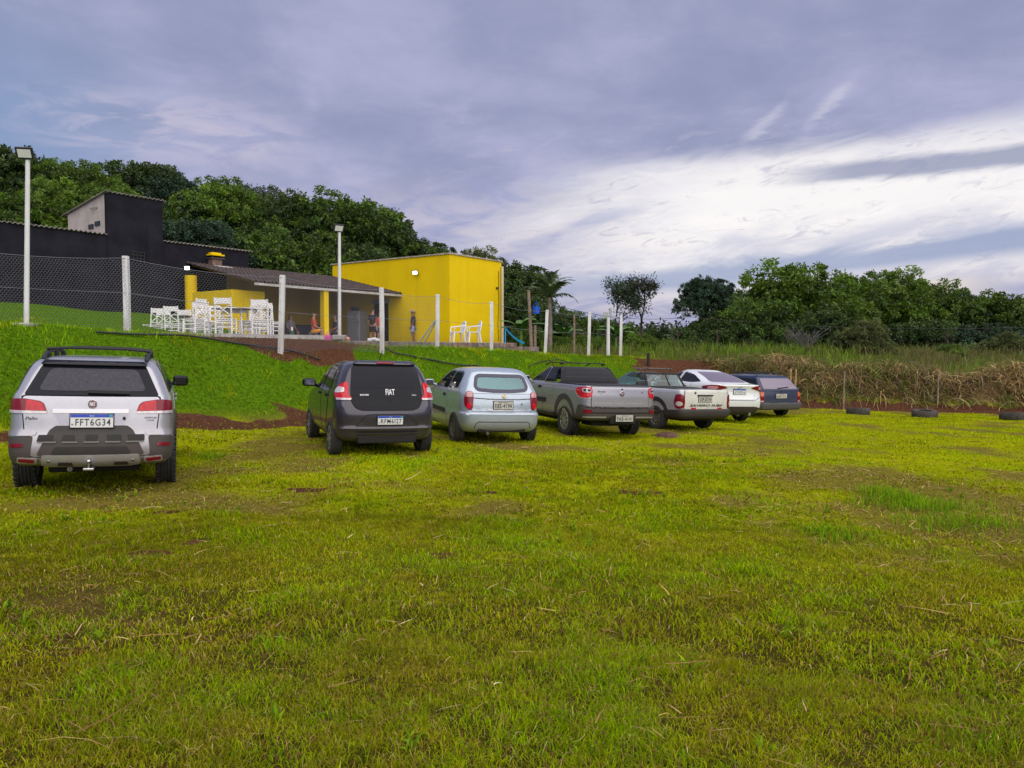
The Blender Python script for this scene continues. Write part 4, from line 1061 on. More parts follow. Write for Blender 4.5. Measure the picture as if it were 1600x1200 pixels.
# ---------------------------------------------------------------- 7: navy wagon
def car_old_wagon():
    c = Car((7.82, 23.95), -22.5, 'parked_car', 'navy blue boxy old station wagon at the far end of the row', 'car', M['navy'], wr=.29, wb=2.36)
    L = [(.25, -.74, 3.0, .72), (.31, -.84, 3.1, .78), (.44, -.86, 3.14, .80), (.465, -.855, 3.14, .80), (.48, -.81, 3.14, .795), (.66, -.805, 3.10, .80), (.82, -.79, 2.95, .795), (.87, -.785, 2.15, .785), (.92, -.755, 2.0, .765),
         (1.10, -.60, 1.70, .70), (1.26, -.46, 1.40, .64), (1.32, -.38, 1.25, .605), (1.36, -.22, 1.05, .50), (1.375, 0, .8, .3)]
    c.piv = -.80
    c.body([zloft(L, rc=.12, bow=.03)], hw=.80, arch=.05)
    tg = c.drape('tailgate', [(.67, .90), (.63, .50), (-.63, .50), (-.67, .90)], 0, M['navy'], .007, r=.02, seam=.008)
    w = c.drape('rear_window', [(.655, .885), (.55, 1.25), (-.55, 1.25), (-.655, .885)], 0, M['glass_sky_sheen'], .012, r=.03)
    c.strip('wiper', [(.12, .90), (-.30, .935)], .022, 0, M['gap'], .03, parent=w)
    c.plate(.675, 'BHB-1576', new=False, off=.02, y=0)
    c.roundel(0, .80, .016, [M['gap'], M['gap']], name='lock', parent=tg)
    for mir in (False, True):
        tl = c.drape('tail_light', [(0.612, .49), (0.612, .80), (0.757, .80), (0.757, .49)], 18, M['red_dark'], .012, mirror=mir, r=.01, step=.03)
        c.drape('indicator_lens', [(0.617, .66), (0.617, .795), (0.752, .795), (0.752, .66)], 18, M['orange_lens'], .018, mirror=mir, parent=tl, r=.008, step=.03)
        c.drape('reversing_lens', [(0.617, .495), (0.617, .54), (0.752, .54), (0.752, .495)], 18, M['pink_lens'], .018, mirror=mir, parent=tl, r=.008, step=.03)
    c.drape('rear_bumper', [(.78, .28), (.78, .465), (-.78, .465), (-.78, .28)], 0, M['bumper_navy'], .03, r=.02)
    for mir in (False, True): c.drape('bumper_corner', [(.48, .29), (.48, .465), (.84, .465), (.84, .30)], 45, M['bumper_navy'], .03, mirror=mir, r=.02)
    for sd, mir in ((1, False), (-1, True)):
        c.drape('side_window', [(-.58, .90), (-.40, 1.22), (.66, 1.26), (.70, .90)], 90, M['glass_dark'], .009, mirror=mir, r=.03)
        d = c.drape('door', [(.76, .34), (.76, 1.27), (1.15, 1.27), (1.95, .88), (1.98, .40), (1.9, .34)], 90, M['navy'], .006, mirror=mir, r=.04, seam=.008)
        c.drape('door_window', [(.80, .90), (.80, 1.245), (1.15, 1.24), (1.80, .90)], 90, M['glass_dark'], .010, mirror=mir, parent=d, r=.03)
        c.handle(.92 * sd, .80, 90 * sd, M['gap'], w=.15, parent=d)
        c.strip('side_moulding', [(-.6 * sd, .55), (2.2 * sd, .55)], .04, 90 * sd, M['plastic'], .012)
    rk = MB()
    for sd in (1, -1): rk.tube([(-.36, sd * .54, 1.33), (-.28, sd * .545, 1.42), (.9, sd * .545, 1.44), (1.0, sd * .54, 1.33)], .014, 0, 8)
    for x in (-.2, .8): rk.tube([(x, -.545, 1.425), (x, .545, 1.425)], .014, 0, 8)
    rk.build('roof_rack', [M['plastic']], c.root, 40)
    c.drape('windscreen', [(.66, .92), (.54, 1.27), (-.54, 1.27), (-.66, .92)], 180, M['glass_dark'], .008, r=.05)
    c.mirror(1.72, .78, .97, M['plastic'], (.10, .18, .12))
    c.warp([(.25, .25), (.9, .90), (1.375, 1.30)])
    c.wheels(1.60, w=.18, style='steel', rim='rim_dark', rr=.6)
    return c

CARS = [f() for f in (car_wagon, car_hatch, car_compact, car_pickup, car_old_pickup, car_sedan, car_old_wagon)]
# ================================================================== buildings, fence, furniture, people
def spot(px, py):
    """where the view through photo pixel (px, py) meets the ground"""
    a = (px - 800) / FPX; b = -(py - 600) / FPX
    d = np.array([a, math.cos(PITCH) + b * math.sin(PITCH), b * math.cos(PITCH) - math.sin(PITCH)])
    t = np.arange(1.5, 90, .03)
    P = d[None] * t[:, None]; g = ground(P[:, 0], P[:, 1]); i = np.argmax(P[:, 2] + CZ < g)
    return Vector((P[i, 0], P[i, 1], g[i]))
Mb = {}
Mb['yellow'] = mat('yellow_wall_paint', (.76, .53, .0006), .8, spec=.2, streak=.12, dirt=(.30, .15, .03), dirt_z=(-.1, .55), dirt_amt=.30, var=.05, vscale=.6, bump=.12, bscale=18)
Mb['black_wall'] = mat('black_wall_paint', (.0150, .0145, .0215), .85, spec=.12, streak=.35, var=.35, vscale=.9, bump=.25, bscale=14)
Mb['pale_render'] = mat('pale_bare_render', (.42, .37, .34), .9, var=.14, vscale=1.6, bump=.3, bscale=12)
Mb['sheet'] = mat('weathered_fibre_cement', (.20, .18, .165), .9, var=.3, vscale=1.4)
Mb['tile'] = mat('dark_clay_tile', (.055, .039, .037), .8, var=.45, vscale=3.5, bump=.2, bscale=20)
Mb['white_paint'] = mat('white_paint', (.66, .66, .66), .55, var=.06, vscale=5, dirt=(.30, .20, .14), dirt_z=(-.05, .45), dirt_amt=.3)
Mb['white_wood'] = mat('white_painted_wood', (.80, .79, .78), .5, var=.07, vscale=9)
Mb['brown_wood'] = mat('brown_table_wood', (.16, .10, .075), .6, var=.3, vscale=7)
Mb['concrete'] = mat('grey_concrete', (.30, .28, .26), .9, var=.2, vscale=2.2, bump=.3, bscale=22)
Mb['kerb'] = mat('whitewashed_kerb', (.45, .43, .41), .85, var=.2, vscale=2.5)
Mb['metal_black'] = mat('black_metal', (.02, .02, .024), .5)
Mb['door'] = mat('dark_door', (.012, .012, .016), .5)
Mb['wire'] = mat('galvanised_wire', (.19, .19, .22), .6, .2)
Mb['lamp_off'] = mat('lamp_glass', (.55, .56, .52), .25, emit=(.9, .95, .85), estr=.12)
Mb['lamp_on'] = mat('lamp_glass_lit', (.9, .9, .9), .3, emit=(1, .97, .92), estr=9.0)
Mb['wood_post'] = mat('weathered_post_wood', (.22, .16, .12), .9, var=.35, vscale=8, bump=.4, bscale=30)
Mb['wood_pale'] = mat('pale_stake_wood', (.42, .25, .12), .85, var=.25, vscale=9)
Mb['wood_dark'] = mat('charred_post', (.02, .017, .016), .9)
Mb['blue'] = mat('blue_plastic', (.01, .09, .62), .4)
Mb['cyan'] = mat('light_blue_plastic', (.02, .32, .62), .4)
Mb['fridge'] = mat('grey_fridge_enamel', (.26, .26, .30), .35, .2)
Mb['fridge2'] = mat('white_plastic', (.66, .66, .68), .45)
Mb['hose'] = mat('black_hose', (.012, .012, .013), .6)
Mb['skin'] = mat('brown_skin', (.22, .11, .07), .6)
Mb['skin2'] = mat('light_brown_skin', (.32, .17, .11), .6)
Mb['hair'] = mat('black_hair', (.008, .007, .007), .6, var=.3, vscale=30)
Mb['navy_cloth'] = mat('navy_cloth', (.022, .024, .05), .9, var=.15, vscale=12)
Mb['dark_cloth'] = mat('black_cloth', (.014, .013, .02), .9, var=.15, vscale=12)
Mb['grey_cloth'] = mat('grey_print_cloth', (.12, .10, .12), .9, var=.6, vscale=20)
Mb['red_cloth'] = mat('red_orange_cloth', (.42, .055, .03), .9, var=.2, vscale=12)
Mb['orange_cloth'] = mat('orange_yellow_cloth', (.60, .24, .01), .9, var=.1, vscale=12)
Mb['print'] = mat('blue_white_print', (.26, .28, .52), .9, var=.75, vscale=13)
Mb['cap'] = mat('beige_cap', (.30, .22, .18), .85)
Mb['white_cloth'] = mat('white_cloth', (.70, .68, .72), .9)
Mb['pink'] = mat('pink_plastic', (.55, .06, .30), .5, var=.2, vscale=14)
Mb['salmon'] = mat('salmon_plastic', (.65, .22, .14), .5)
Mb['green_bottle'] = mat('green_bottle', (.01, .10, .05), .25)
Mb['earth'] = mat('dark_earth', (.075, .035, .02), .95, var=.4, vscale=9, bump=.6, bscale=18)

def P2(p, u=0.0, v=0.0): return Vector((p[0] + U.x * u + V.x * v, p[1] + U.y * u + V.y * v))
UV = Matrix(((U.x, V.x, 0, 0), (U.y, V.y, 0, 0), (0, 0, 1, 0), (0, 0, 0, 1)))     # local x = along the row, local y = away from the car park
def base(p, rel): return Matrix.Translation((p[0], p[1], CZ + rel)) @ UV
RZ = math.atan2(U.y, U.x)
def corrugated(mb, x0, x1, y0, y1, z0, z1, pitch, amp, mi=0, rows=1, step=0.0, th=.03):
    """sheet in local x/y, waves along x, rising from z0 (y0) to z1 (y1)"""
    n = int((x1 - x0) / pitch) * 6; vs = []; fs = []
    ys = []
    for r in range(rows):
        ys += [(r / rows, step), ((r + 1) / rows - 1e-4, 0.0)]
    for f, e in ys:
        for i in range(n + 1):
            x = x0 + (x1 - x0) * i / n
            vs.append((x, y0 + (y1 - y0) * f, z0 + (z1 - z0) * f + e + amp * math.sin(2 * math.pi * i / 6) * 1.0))
    m = n + 1; k = len(vs)
    vs += [(x, y, z - th) for x, y, z in vs]
    for j in range(len(ys) - 1):
        for i in range(n):
            a = j * m + i
            fs.append([a, a + 1, a + m + 1, a + m]); fs.append([k + a, k + a + m, k + a + m + 1, k + a + 1])
    for i in range(n):
        fs.append([i, k + i, k + i + 1, i + 1]); a = (len(ys) - 1) * m + i; fs.append([a, a + 1, k + a + 1, k + a])
    for j in range(len(ys) - 1):
        a = j * m; fs.append([a, a + m, k + a + m, k + a]); a = j * m + n; fs.append([a, k + a, k + a + m, a + m])
    mb.add(vs, fs, mi)

# ---- terrace (a thing: raised floors with kerb and block wall)
TF_A, TF_B = .43, .28
T0 = (-9.2, 19.6); T1 = P2(T0, 5.6); 
terr = empty('terrace', (T0[0], T0[1], CZ + TF_A), RZ, 'raised concrete terrace with pale kerb and grey block retaining wall below the yellow building', 'terrace')
mb = MB(); mb.prism([(0, 0), (5.6, 0), (5.6, 21), (-1.2, 17.5)], -.42, 0); mb.build('floor', [Mb['concrete']], terr)
mb = MB(); mb.box((2.8, -.02, -.055), (5.62, .07, .13)); mb.build('kerb', [Mb['kerb']], terr)
mb = MB(); mb.prism([(5.603, .2), (16.2, .2), (16.2, 20), (5.603, 21)], -.62, TF_B - TF_A); mb.build('floor', [Mb['concrete']], terr)
def blockwall(name, x0, x1, y, z0, ztop, par, seed, bw=.42, bh=.20):
    rnd = random.Random(seed); m = MB(); rows = int((ztop - z0) / bh + .99)
    for r in range(rows):
        x = x0 - (bw / 2 if r % 2 else 0)
        zz = ztop - (r + 1) * bh
        while x < x1:
            a = max(x, x0); b = min(x + bw - .012, x1)
            if b - a > .05: m.box(((a + b) / 2, y + rnd.uniform(-.008, .008), zz + bh / 2), (b - a, .14, bh - .012), rnd.choice((0, 0, 1, 1, 2)), bev=.008, seg=1)
            x += bw
    m.box(((x0 + x1) / 2, y + .012, (z0 + ztop) / 2 - .005), (x1 - x0 - .02, .12, ztop - z0 - .02), 3)
    return m.build(name, [mat('block_grey', (.20, .165, .15), .95, var=.35, vscale=5, bump=.5, bscale=30), mat('block_warm', (.22, .15, .125), .95, var=.35, vscale=5, bump=.5, bscale=30),
                          mat('block_dark', (.13, .11, .105), .95, var=.35, vscale=5, bump=.5, bscale=30), mat('mortar', (.16, .14, .13), .95)], par)
blockwall('retaining_wall', 5.63, 16.25, .13, -1.05, TF_B - TF_A - .004, terr, 3)
lw = empty('block_wall', (*P2(T0, 16.3, .13), CZ + .12), RZ, 'low broken end of grey block wall beside the grassy slope', 'wall')
blockwall('wall_blocks', 0, 1.7, 0, -.8, .0, lw, 5)

# ---- black building with tower
B0 = Vector((-20.0, 30.0)); BT = 4.94
bb = empty('black_building', (B0.x, B0.y, CZ + 1.4), RZ, 'long black painted building with pale gabled tower at its middle', 'building')
Bz = lambda rel: rel - 1.4
def wallbox(m, x0, x1, y0, y1, z0, z1, mi=0): m.box(((x0 + x1) / 2, (y0 + y1) / 2, (z0 + z1) / 2), (x1 - x0, y1 - y0, z1 - z0), mi)
mb = MB(); wallbox(mb, -16, 11.4, 0, .2, Bz(-1.0), Bz(BT)); wallbox(mb, 11.2, 11.4, .203, 7, Bz(-1.0), Bz(BT)); wallbox(mb, -16, -15.8, .203, 7, Bz(-1), Bz(BT)); wallbox(mb, -15.797, 11.197, 6.8, 7, Bz(-1), Bz(BT - .5)); mb.build('wall', [Mb['black_wall']], bb)
mb = MB(); corrugated(mb, -16.2, 4.27, -.10, 7.2, Bz(BT) + .05, Bz(BT) - .35, .19, .03); mb.build('roof_sheet', [Mb['sheet']], bb, 60)
mb = MB(); corrugated(mb, 6.86, 11.6, -.10, 7.2, Bz(BT) + .05, Bz(BT) - .35, .19, .03); mb.build('roof_sheet', [Mb['sheet']], bb, 60)
tw = MB(); wallbox(tw, 4.30, 6.83, -.03, .17, Bz(-1.0), Bz(6.76)); wallbox(tw, 6.63, 6.83, .173, 3.5, Bz(4.2), Bz(6.2)); tw.build('tower_wall', [Mb['black_wall']], bb)
tw = MB(); y1 = 3.5
tw.v = [(4.303, .17, Bz(4.2)), (4.303, y1, Bz(4.2)), (4.303, y1, Bz(6.14)), (4.303, .17, Bz(6.72)), (4.5, .17, Bz(4.2)), (4.5, y1, Bz(4.2)), (4.5, y1, Bz(6.14)), (4.5, .17, Bz(6.72))]
tw.f = [[0, 1, 2, 3], [7, 6, 5, 4], [0, 4, 5, 1], [1, 5, 6, 2], [2, 6, 7, 3], [3, 7, 4, 0]]; tw.mi = [0] * 6
gw = tw.build('gable_wall', [Mb['pale_render']], bb)
for y, z in ((1.35, 5.42), (.78, 5.50)):
    m = MB(); m.box((4.29, y, Bz(z)), (.06, .42, .20)); m.build('vent_opening', [Mb['metal_black']], gw)
m = MB(); m.tube([(4.28, .75, Bz(6.2)), (4.22, .95, Bz(6.2)), (4.22, 1.3, Bz(6.2))], .025); m.build('conduit', [Mb['concrete']], gw)
mb = MB(); corrugated(mb, 4.18, 6.95, -.12, 3.85, Bz(6.82), Bz(6.15), .19, .03); mb.build('tower_roof', [Mb['sheet']], bb, 60)
vt = MB(); 
for i in range(4):
    for j in range(3):
        x = 5.35 + i * .17; z = Bz(3.98) + j * .15
        vt.box((x, -.045, z + .06), (.15, .03, .028)); vt.box((x + .06, -.045, z), (.028, .03, .147))
vt.build('vent_block', [Mb['metal_black']], bb)

# ---- yellow building
C0 = Vector((-3.15, 39.0)); YB = .28; YT = 4.80
yb = empty('yellow_building', (C0.x, C0.y, CZ + YB), RZ, 'tall plain yellow flat roofed building with downpipe at its right corner', 'building')
H = YT - YB
mb = MB(); wallbox(mb, 0, 4.4, 0, 8.7, -.3, H); mb.build('wall', [Mb['yellow']], yb)
mb = MB(); wallbox(mb, -.06, 4.46, -.06, .10, H, H + .07); wallbox(mb, -.06, .10, .103, 8.76, H, H + .07); wallbox(mb, 4.30, 4.46, .103, 8.76, H, H + .07); mb.build('parapet_cap', [mat('parapet_cement', (.36, .31, .24), .9, var=.3, vscale=4)], yb)
mb = MB(); mb.box((-.02, 4.80, 1.10), (.06, 1.02, 2.20)); dr = mb.build('door', [Mb['door']], yb)
mb = MB(); mb.box((-.03, 4.80, 2.32), (.10, 1.3, .22)); mb.build('lintel', [Mb['concrete']], dr)
def floodlight(par, loc, rot, lit, size=(.26, .19), name='floodlight', bracket=True):
    m = MB(); T = Matrix.Translation(loc) @ rot.to_4x4()
    m.box((0, 0, 0), (size[0], .05, size[1]), 0, M=T, bev=.01)
    m.box((0, .05, 0), (size[0] * .6, .06, size[1] * .6), 0, M=T)
    m.tube([(-size[0] * .52, 0, 0), (-size[0] * .52, .10, -.05), (size[0] * .52, .10, -.05), (size[0] * .52, 0, 0)], .012, 0, 6, M=T)
    o = m.build(name, [Mb['metal_black']], par)
    m = MB(); m.box((0, -.028, 0), (size[0] * .74, .012, size[1] * .68), 0, M=T); m.build('lens', [Mb['lamp_on'] if lit else Mb['lamp_off']], o)
    return o
floodlight(yb, (-.22, 2.15, H - .82), Matrix.Rotation(R(-62), 3, 'Z') @ Matrix.Rotation(R(20), 3, 'X'), True, (.30, .22))
mb = MB(); mb.tube([(4.36, -.10, -.2), (4.36, -.10, H - .25)], .075, 0, 10); mb.build('downpipe', [mat('cream_pipe', (.58, .50, .34), .6)], yb, 40)
floodlight(yb, (4.62, -.22, H - .18), Matrix.Rotation(R(25), 3, 'Z') @ Matrix.Rotation(R(25), 3, 'X'), False, (.34, .26))
mb = MB(); mb.tube([(4.12, -.03, H - .5), (4.12, -.03, 1.9), (4.05, -.03, 1.2), (4.12, -.03, .2)], .014, 0, 6); mb.build('cable', [Mb['hose']], yb)
mb = MB(); mb.box((3.98, -.04, H - 1.45), (.16, .06, .10)); mb.build('junction_box', [Mb['metal_black']], yb)

# ---- veranda
E1 = Vector((-5.98, 41.6)); LN = 9.6
ve = empty('veranda', (E1.x, E1.y, CZ + YB), RZ, 'open veranda with dark tiled roof between white fence and yellow building', 'veranda')
EZ = 3.05 - YB; RZT = 4.14 - YB; D = 4.9
def rooftri(): pass
mb = MB(); corrugated(mb, -LN, .0, -.55, D, EZ - .10, RZT, .21, .045, rows=16, step=.035); 
# the left end is cut back on the skew: shear the sheet so that the rake runs as built
mb.v = [(x if True else x, y, z) for x, y, z in mb.v]
rf = mb.build('tile_roof', [Mb['tile']], ve, 50)
mb = MB(); mb.box((-LN / 2, -.50, EZ - .20), (LN, .05, .11)); mb.build('fascia', [Mb['kerb']], ve)
mb = MB(); mb.tube([(-.02, -.6, EZ + .02), (-.02, D, RZT + .12)], .06, 0, 6); mb.build('flashing', [Mb['white_paint']], ve)
for i in range(8):
    x = -LN + .3 + i * (LN - .5) / 7; m = MB(); m.tube([(x, -.45, EZ - .16), (x, D, RZT - .09)], .045, 0, 4); m.build('rafter', [Mb['wood_post']], ve)
mb = MB(); wallbox(mb, -7.5, -.05, D - .35, D - .15, 0, RZT - .14); mb.build('back_wall', [mat('shaded_yellow_wall', (.44, .30, .006), .9, spec=.1, streak=.3, var=.1, vscale=.8)], ve)  # yellow wall in a darker copy, the veranda's shade put into the colour
for x in (-5.55,):
    m = MB(); m.box((x, -.30, EZ / 2 - .16), (.28, .28, EZ - .02)); m.build('column', [Mb['yellow']], ve)
# low yellow block (barbecue and store) under the left end of the roof
bx0 = -9.9; by0 = .75
mb = MB(); wallbox(mb, bx0, bx0 + 1.75, by0, by0 + 3.3, -.3, 2.36); mb.build('store_block', [Mb['yellow']], ve)
m = MB(); m.lathe([(.27, -.2), (.27, 3.15)], 24, 0, Matrix.Translation((bx0 + .10, by0 + 3.25, 0))); m.build('round_column', [Mb['yellow']], ve, 40)
# chimney
ch = MB(); cx, cy = -8.2, 4.6
ch.box((cx, cy, RZT - .05), (.55, .55, .6)); c_ = ch.build('chimney', [mat('chimney_brick', (.16, .10, .08), .9, var=.4, vscale=7)], ve)
ch = MB(); ch.box((cx, cy, RZT + .26), (.72, .72, .06)); ch.box((cx, cy, RZT + .42), (.72, .72, .07), 1); ch.box((cx, cy, RZT + .49), (.5, .5, .10), 1)
for dx in (-.22, .22):
    for dy in (-.22, .22): ch.box((cx + dx, cy + dy, RZT + .34), (.07, .07, .13))
ch.build('chimney_cap', [mat('chimney_dark', (.06, .05, .05), .9), Mb['yellow']], c_)
ch = MB(); ch.box((cx + .15, cy - .55, RZT - .15), (.8, .5, .05), rot=Matrix.Rotation(R(10.5), 3, 'X')); ch.build('chimney_flashing', [Mb['kerb']], c_)
floodlight(ve, (-10.1, 3.8, 3.46), Matrix.Rotation(R(-35), 3, 'Z') @ Matrix.Rotation(R(10), 3, 'X'), True, (.26, .22))

# ---- street lamps
def lamp(px, depth, rel, h, lean, label, rz, lit, rise=0.0):
    p = at(px, depth, rel); h += p.z; p.z = gz(p.x, p.y) if p.y < 20 else p.z; h -= p.z
    e = empty('lamp_post', p, 0, label, 'lamp post', 'white lamp posts along the fence')
    m = MB(); m.tube([(0, 0, -.3), (0, 0, .0), (lean * .5, 0, h * .5), (lean, 0, h)], [.055, .055, .050, .045], 0, 10); m.build('pole', [Mb['white_paint']], e, 40)
    m = MB(); m.box((0, 0, -.02), (.40, .40, .16), 0, bev=.03); m.build('footing', [Mb['concrete']], e)
    floodlight(e, (lean, -.10, h + .08), Matrix.Rotation(R(rz), 3, 'Z') @ Matrix.Rotation(R(28), 3, 'X'), lit, (.34, .25))
lamp(43, 16.5, .50, 3.55, .13, 'tall white lamp post with black floodlight in front of the black building', 12, False)
lamp(531, 24.6, .40, 3.35, .03, 'tall white lamp post with floodlight in front of the veranda', 35, False)

# ---- wire fence
fence = empty('wire_fence', at(200, 18.5, .40), 0, 'chicken wire fence on white square posts along the top of the bank', 'fence')
FL = fence.location.copy()
POSTS = [(-92, 17.3, .62, 1.75, 0), (200, 18.5, .40, 1.83, .0), (438, 20, .02, 1.90, .09), (597, 23, .0, 1.84, .0), (683, 26, .05, 1.80, .03), (768, 28.5, -.06, 1.82, .0), (851, 31.5, -.22, 1.83, .10), (919, 33, -.29, 1.90, .05), (969, 36, -.32, 1.92, .03)]
PB = []
pm = None
for px, d, rel, h, lean in POSTS:
    b = at(px, d, rel); b.z = min(b.z, gz(b.x, b.y) + .03); top = Vector((b.x + lean, b.y, CZ + rel + h))
    m = MB(); s_ = .062
    for i in range(1):
        vs = []
        for q, r in ((b - Vector((0, 0, .35)), s_), (b + (top - b) * .55 + Vector((.01, 0, 0)), s_), (top, s_ * .96)):
            q = q - FL
            vs += [(q.x - r, q.y - r, q.z), (q.x + r, q.y - r, q.z), (q.x + r, q.y + r, q.z), (q.x - r, q.y + r, q.z)]
        fs = [[0, 3, 2, 1], [8, 9, 10, 11]]
        for j in (0, 4):
            for k in range(4): fs.append([j + k, j + (k + 1) % 4, j + 4 + (k + 1) % 4, j + 4 + k])
        m.add(vs, fs)
    m.build('post', [Mb['white_paint']], fence)
    PB.append((b, top))
def hexnet(A, B, At, Bt, name, cell=.072, rad=.0030):
    L = (B - A).length; w = cell; hgt = cell * .95
    nx = int(L / w); ny = int(1.75 / (hgt * .75)) + 1
    segs = []
    for j in range(ny):
        off = (j % 2) * .5
        for i in range(-1, nx + 1):
            x = (i + off) * w; z = j * hgt * .75
            # zigzag of the row and the twist joining it to the next
            a = (x, z); t = (x + w * .5, z + hgt * .25); c = (x + w, z); up = (x + w * .5, z + hgt * .25 + hgt * .5)
            segs += [(a, t), (t, c), (t, up)]
    sag = lambda f: .10 * 4 * f * (1 - f)
    vs = np.empty((len(segs) * 6, 3)); n = 0; fs = []
    for (x0, z0), (x1, z1) in segs:
        if min(x0, x1) < 0 or max(x0, x1) > L: continue
        P = []
        okk = True
        for x, z in ((x0, z0), (x1, z1)):
            f = x / L; lo = A.lerp(B, f); hi = At.lerp(Bt, f); hh = hi.z - lo.z - .06 - sag(f)
            if z > hh: okk = False; break
            q = lo + (hi - lo) * (z / (hi.z - lo.z)); P.append((q.x + .03 * math.sin(x * 2.1 + z * 3), q.y - .08 + .02 * math.sin(x * 1.3), q.z))
        if not okk: continue
        p0, p1 = P
        for p in P:
            vs[n] = (p[0] - rad, p[1], p[2] - rad); vs[n + 1] = (p[0] + rad, p[1], p[2] - rad); vs[n + 2] = (p[0], p[1] - rad, p[2] + rad); n += 3
        a = n - 6
        fs += [[a, a + 1, a + 4, a + 3], [a + 1, a + 2, a + 5, a + 4], [a + 2, a, a + 3, a + 5]]
    me = bpy.data.meshes.new(name); me.from_pydata(vs[:n] - np.array(FL), [], fs); me.materials.append(Mb['wire'])
    return link(name, me, fence)
for (a, at_), (b, bt_) in list(zip(PB[:-1], PB[1:]))[:4]:
    hexnet(a, b, at_, bt_, 'wire_netting', rad=.0026 if a.y < 19 else .0020 if a.y < 22 else .0014)
for hh in (.97, .52):
    m = MB(); pts = []
    for (a, at_), (b, bt_) in zip(PB[:-1], PB[1:]):
        for f in np.linspace(0, 1, 7)[:-1]:
            p = (a + (at_ - a) * hh).lerp(b + (bt_ - b) * hh, f); p.z -= .10 * 4 * f * (1 - f) * (1 if hh > .9 else .2); p.y -= .07; pts.append(p - FL)
    m.tube(pts, .005, 0, 4); m.build('strand', [Mb['wire']], fence)
# strut of white tube leaning against a post
m = MB(); 
for dx in (0, .14):
    m.tube([at(655 + dx * 20, 27.2, .25) + Vector((dx, 0, 0)), at(672, 26.6, .75) + Vector((dx * .7, 0, 0)), at(680, 26.4, .98) + Vector((dx * .3, 0, 0)), at(685, 26.3, .99) + Vector((dx * .2, 0, 0))], .025, 0, 8)
tag(m.build('handrail', [Mb['white_paint']], None, 40), 'white tubular handrail sloping down beside the fence post at the yellow wall', 'handrail')

# other posts
def simple_post(name, px, d, rel, h, r, mt, label, cat, lean=(0, 0), group=None, cross=False):
    b = at(px, d, rel); b.z = min(b.z, gz(b.x, b.y))
    m = MB(); top = CZ + rel + h - b.z
    m.tube([(0, 0, -.3), (lean[0] * .4, 0, top * .4), (lean[0], lean[1], top)], [r, r * .95, r * .85], 0, 8)
    o = m.build(name, [mt], None, 40, b); tag(o, label, cat, group)
    if cross:
        m = MB(); m.box((lean[0], 0, top - .02), (.75, .07, .06)); m.box((lean[0] + .1, 0, top + .22), (.10, .10, .40), 0); m.box((lean[0] - .12, 0, top + .12), (.22, .08, .18)); m.build('crossarm', [mat('grey_bracket', (.35, .38, .36), .7)], o)
    return o
simple_post('wooden_pole', 831, 34, .30, 2.3, .075, Mb['wood_post'], 'tall weathered wooden pole right of the yellow building', 'pole', (-.15, 0))
simple_post('wooden_pole', 836, 35, .25, .85, .07, Mb['wood_post'], 'short grey stump of a pole behind the tall wooden pole', 'pole')
simple_post('wooden_pole', 897, 36.5, -.25, 1.9, .055, Mb['wood_post'], 'thin brown wooden pole between two white fence posts', 'pole')
simple_post('white_post', 950, 35, -.28, 1.75, .085, Mb['white_paint'], 'thick white post with a crossarm on top', 'post', cross=True)
simple_post('dark_post', 1013, 33, -1.15, 1.0, .07, Mb['wood_dark'], 'short charred black post on the red dirt slope', 'post')
for px, d, rel, h, lab in ((1235, 27.4, -1.45, .75, 'left of two short pale stakes behind the blue wagon'), (1243, 27.4, -1.5, .80, 'right of two short pale stakes behind the blue wagon'),
                           (1319, 27.2, -2.1, 1.35, 'pale stake in the straw pile above the leftmost tyre'), (1466, 27.0, -2.1, 1.35, 'pale stake in the straw pile above the middle tyre')):
    simple_post('wooden_stake', px, d, rel, h, .032, Mb['wood_pale'] if px < 1300 else Mb['wood_post'], lab, 'stake', (.02, 0), 'wooden stakes along the straw bank')
# blue bucket hung on the pole's wire
m = MB(); bp = at(838, 33.6, 1.55)
m.lathe([(.001, 0), (.12, .0), (.155, .30), (.145, .30), (.11, .02), (.001, .02)], 18, 0, Matrix.Translation(bp)); m.box(bp + Vector((0, 0, .44)), (.012, .012, .30)); m.tube([bp + Vector((-.15, 0, .28)), bp + Vector((0, 0, .52)), bp + Vector((.15, 0, .28))], .008, 0, 5); m.tube([bp + Vector((0, 0, .50)), at(830.5, 34, 1.9)], .008, 0, 5)
tag(m.build('bucket', [Mb['blue']], None, 40), 'bright blue bucket hanging near the tall wooden pole', 'bucket')
# pale blue slide
m = MB(); vs = []; fs = []
for i in range(9):
    t = i / 8; x = t * .95; z = .75 * (1 - t)**1.6 + .02
    for y, dz in ((-.22, .08), (-.2, 0), (.2, 0), (.22, .08)): vs.append((x, y, z + dz))
for i in range(8):
    for k in range(3): fs.append([i * 4 + k, i * 4 + k + 1, i * 4 + k + 5, i * 4 + k + 4])
n = len(vs); vs += [(a, b, c - .03) for a, b, c in vs]; fs += [[j + n for j in f][::-1] for f in fs]
m.add(vs, fs); m.box((.02, 0, .36), (.05, .34, .72))
o = m.build('slide', [Mb['cyan']], None, 50, at(789, 38, .28)); tag(o, 'small pale blue plastic slide beside the yellow building corner', 'slide')
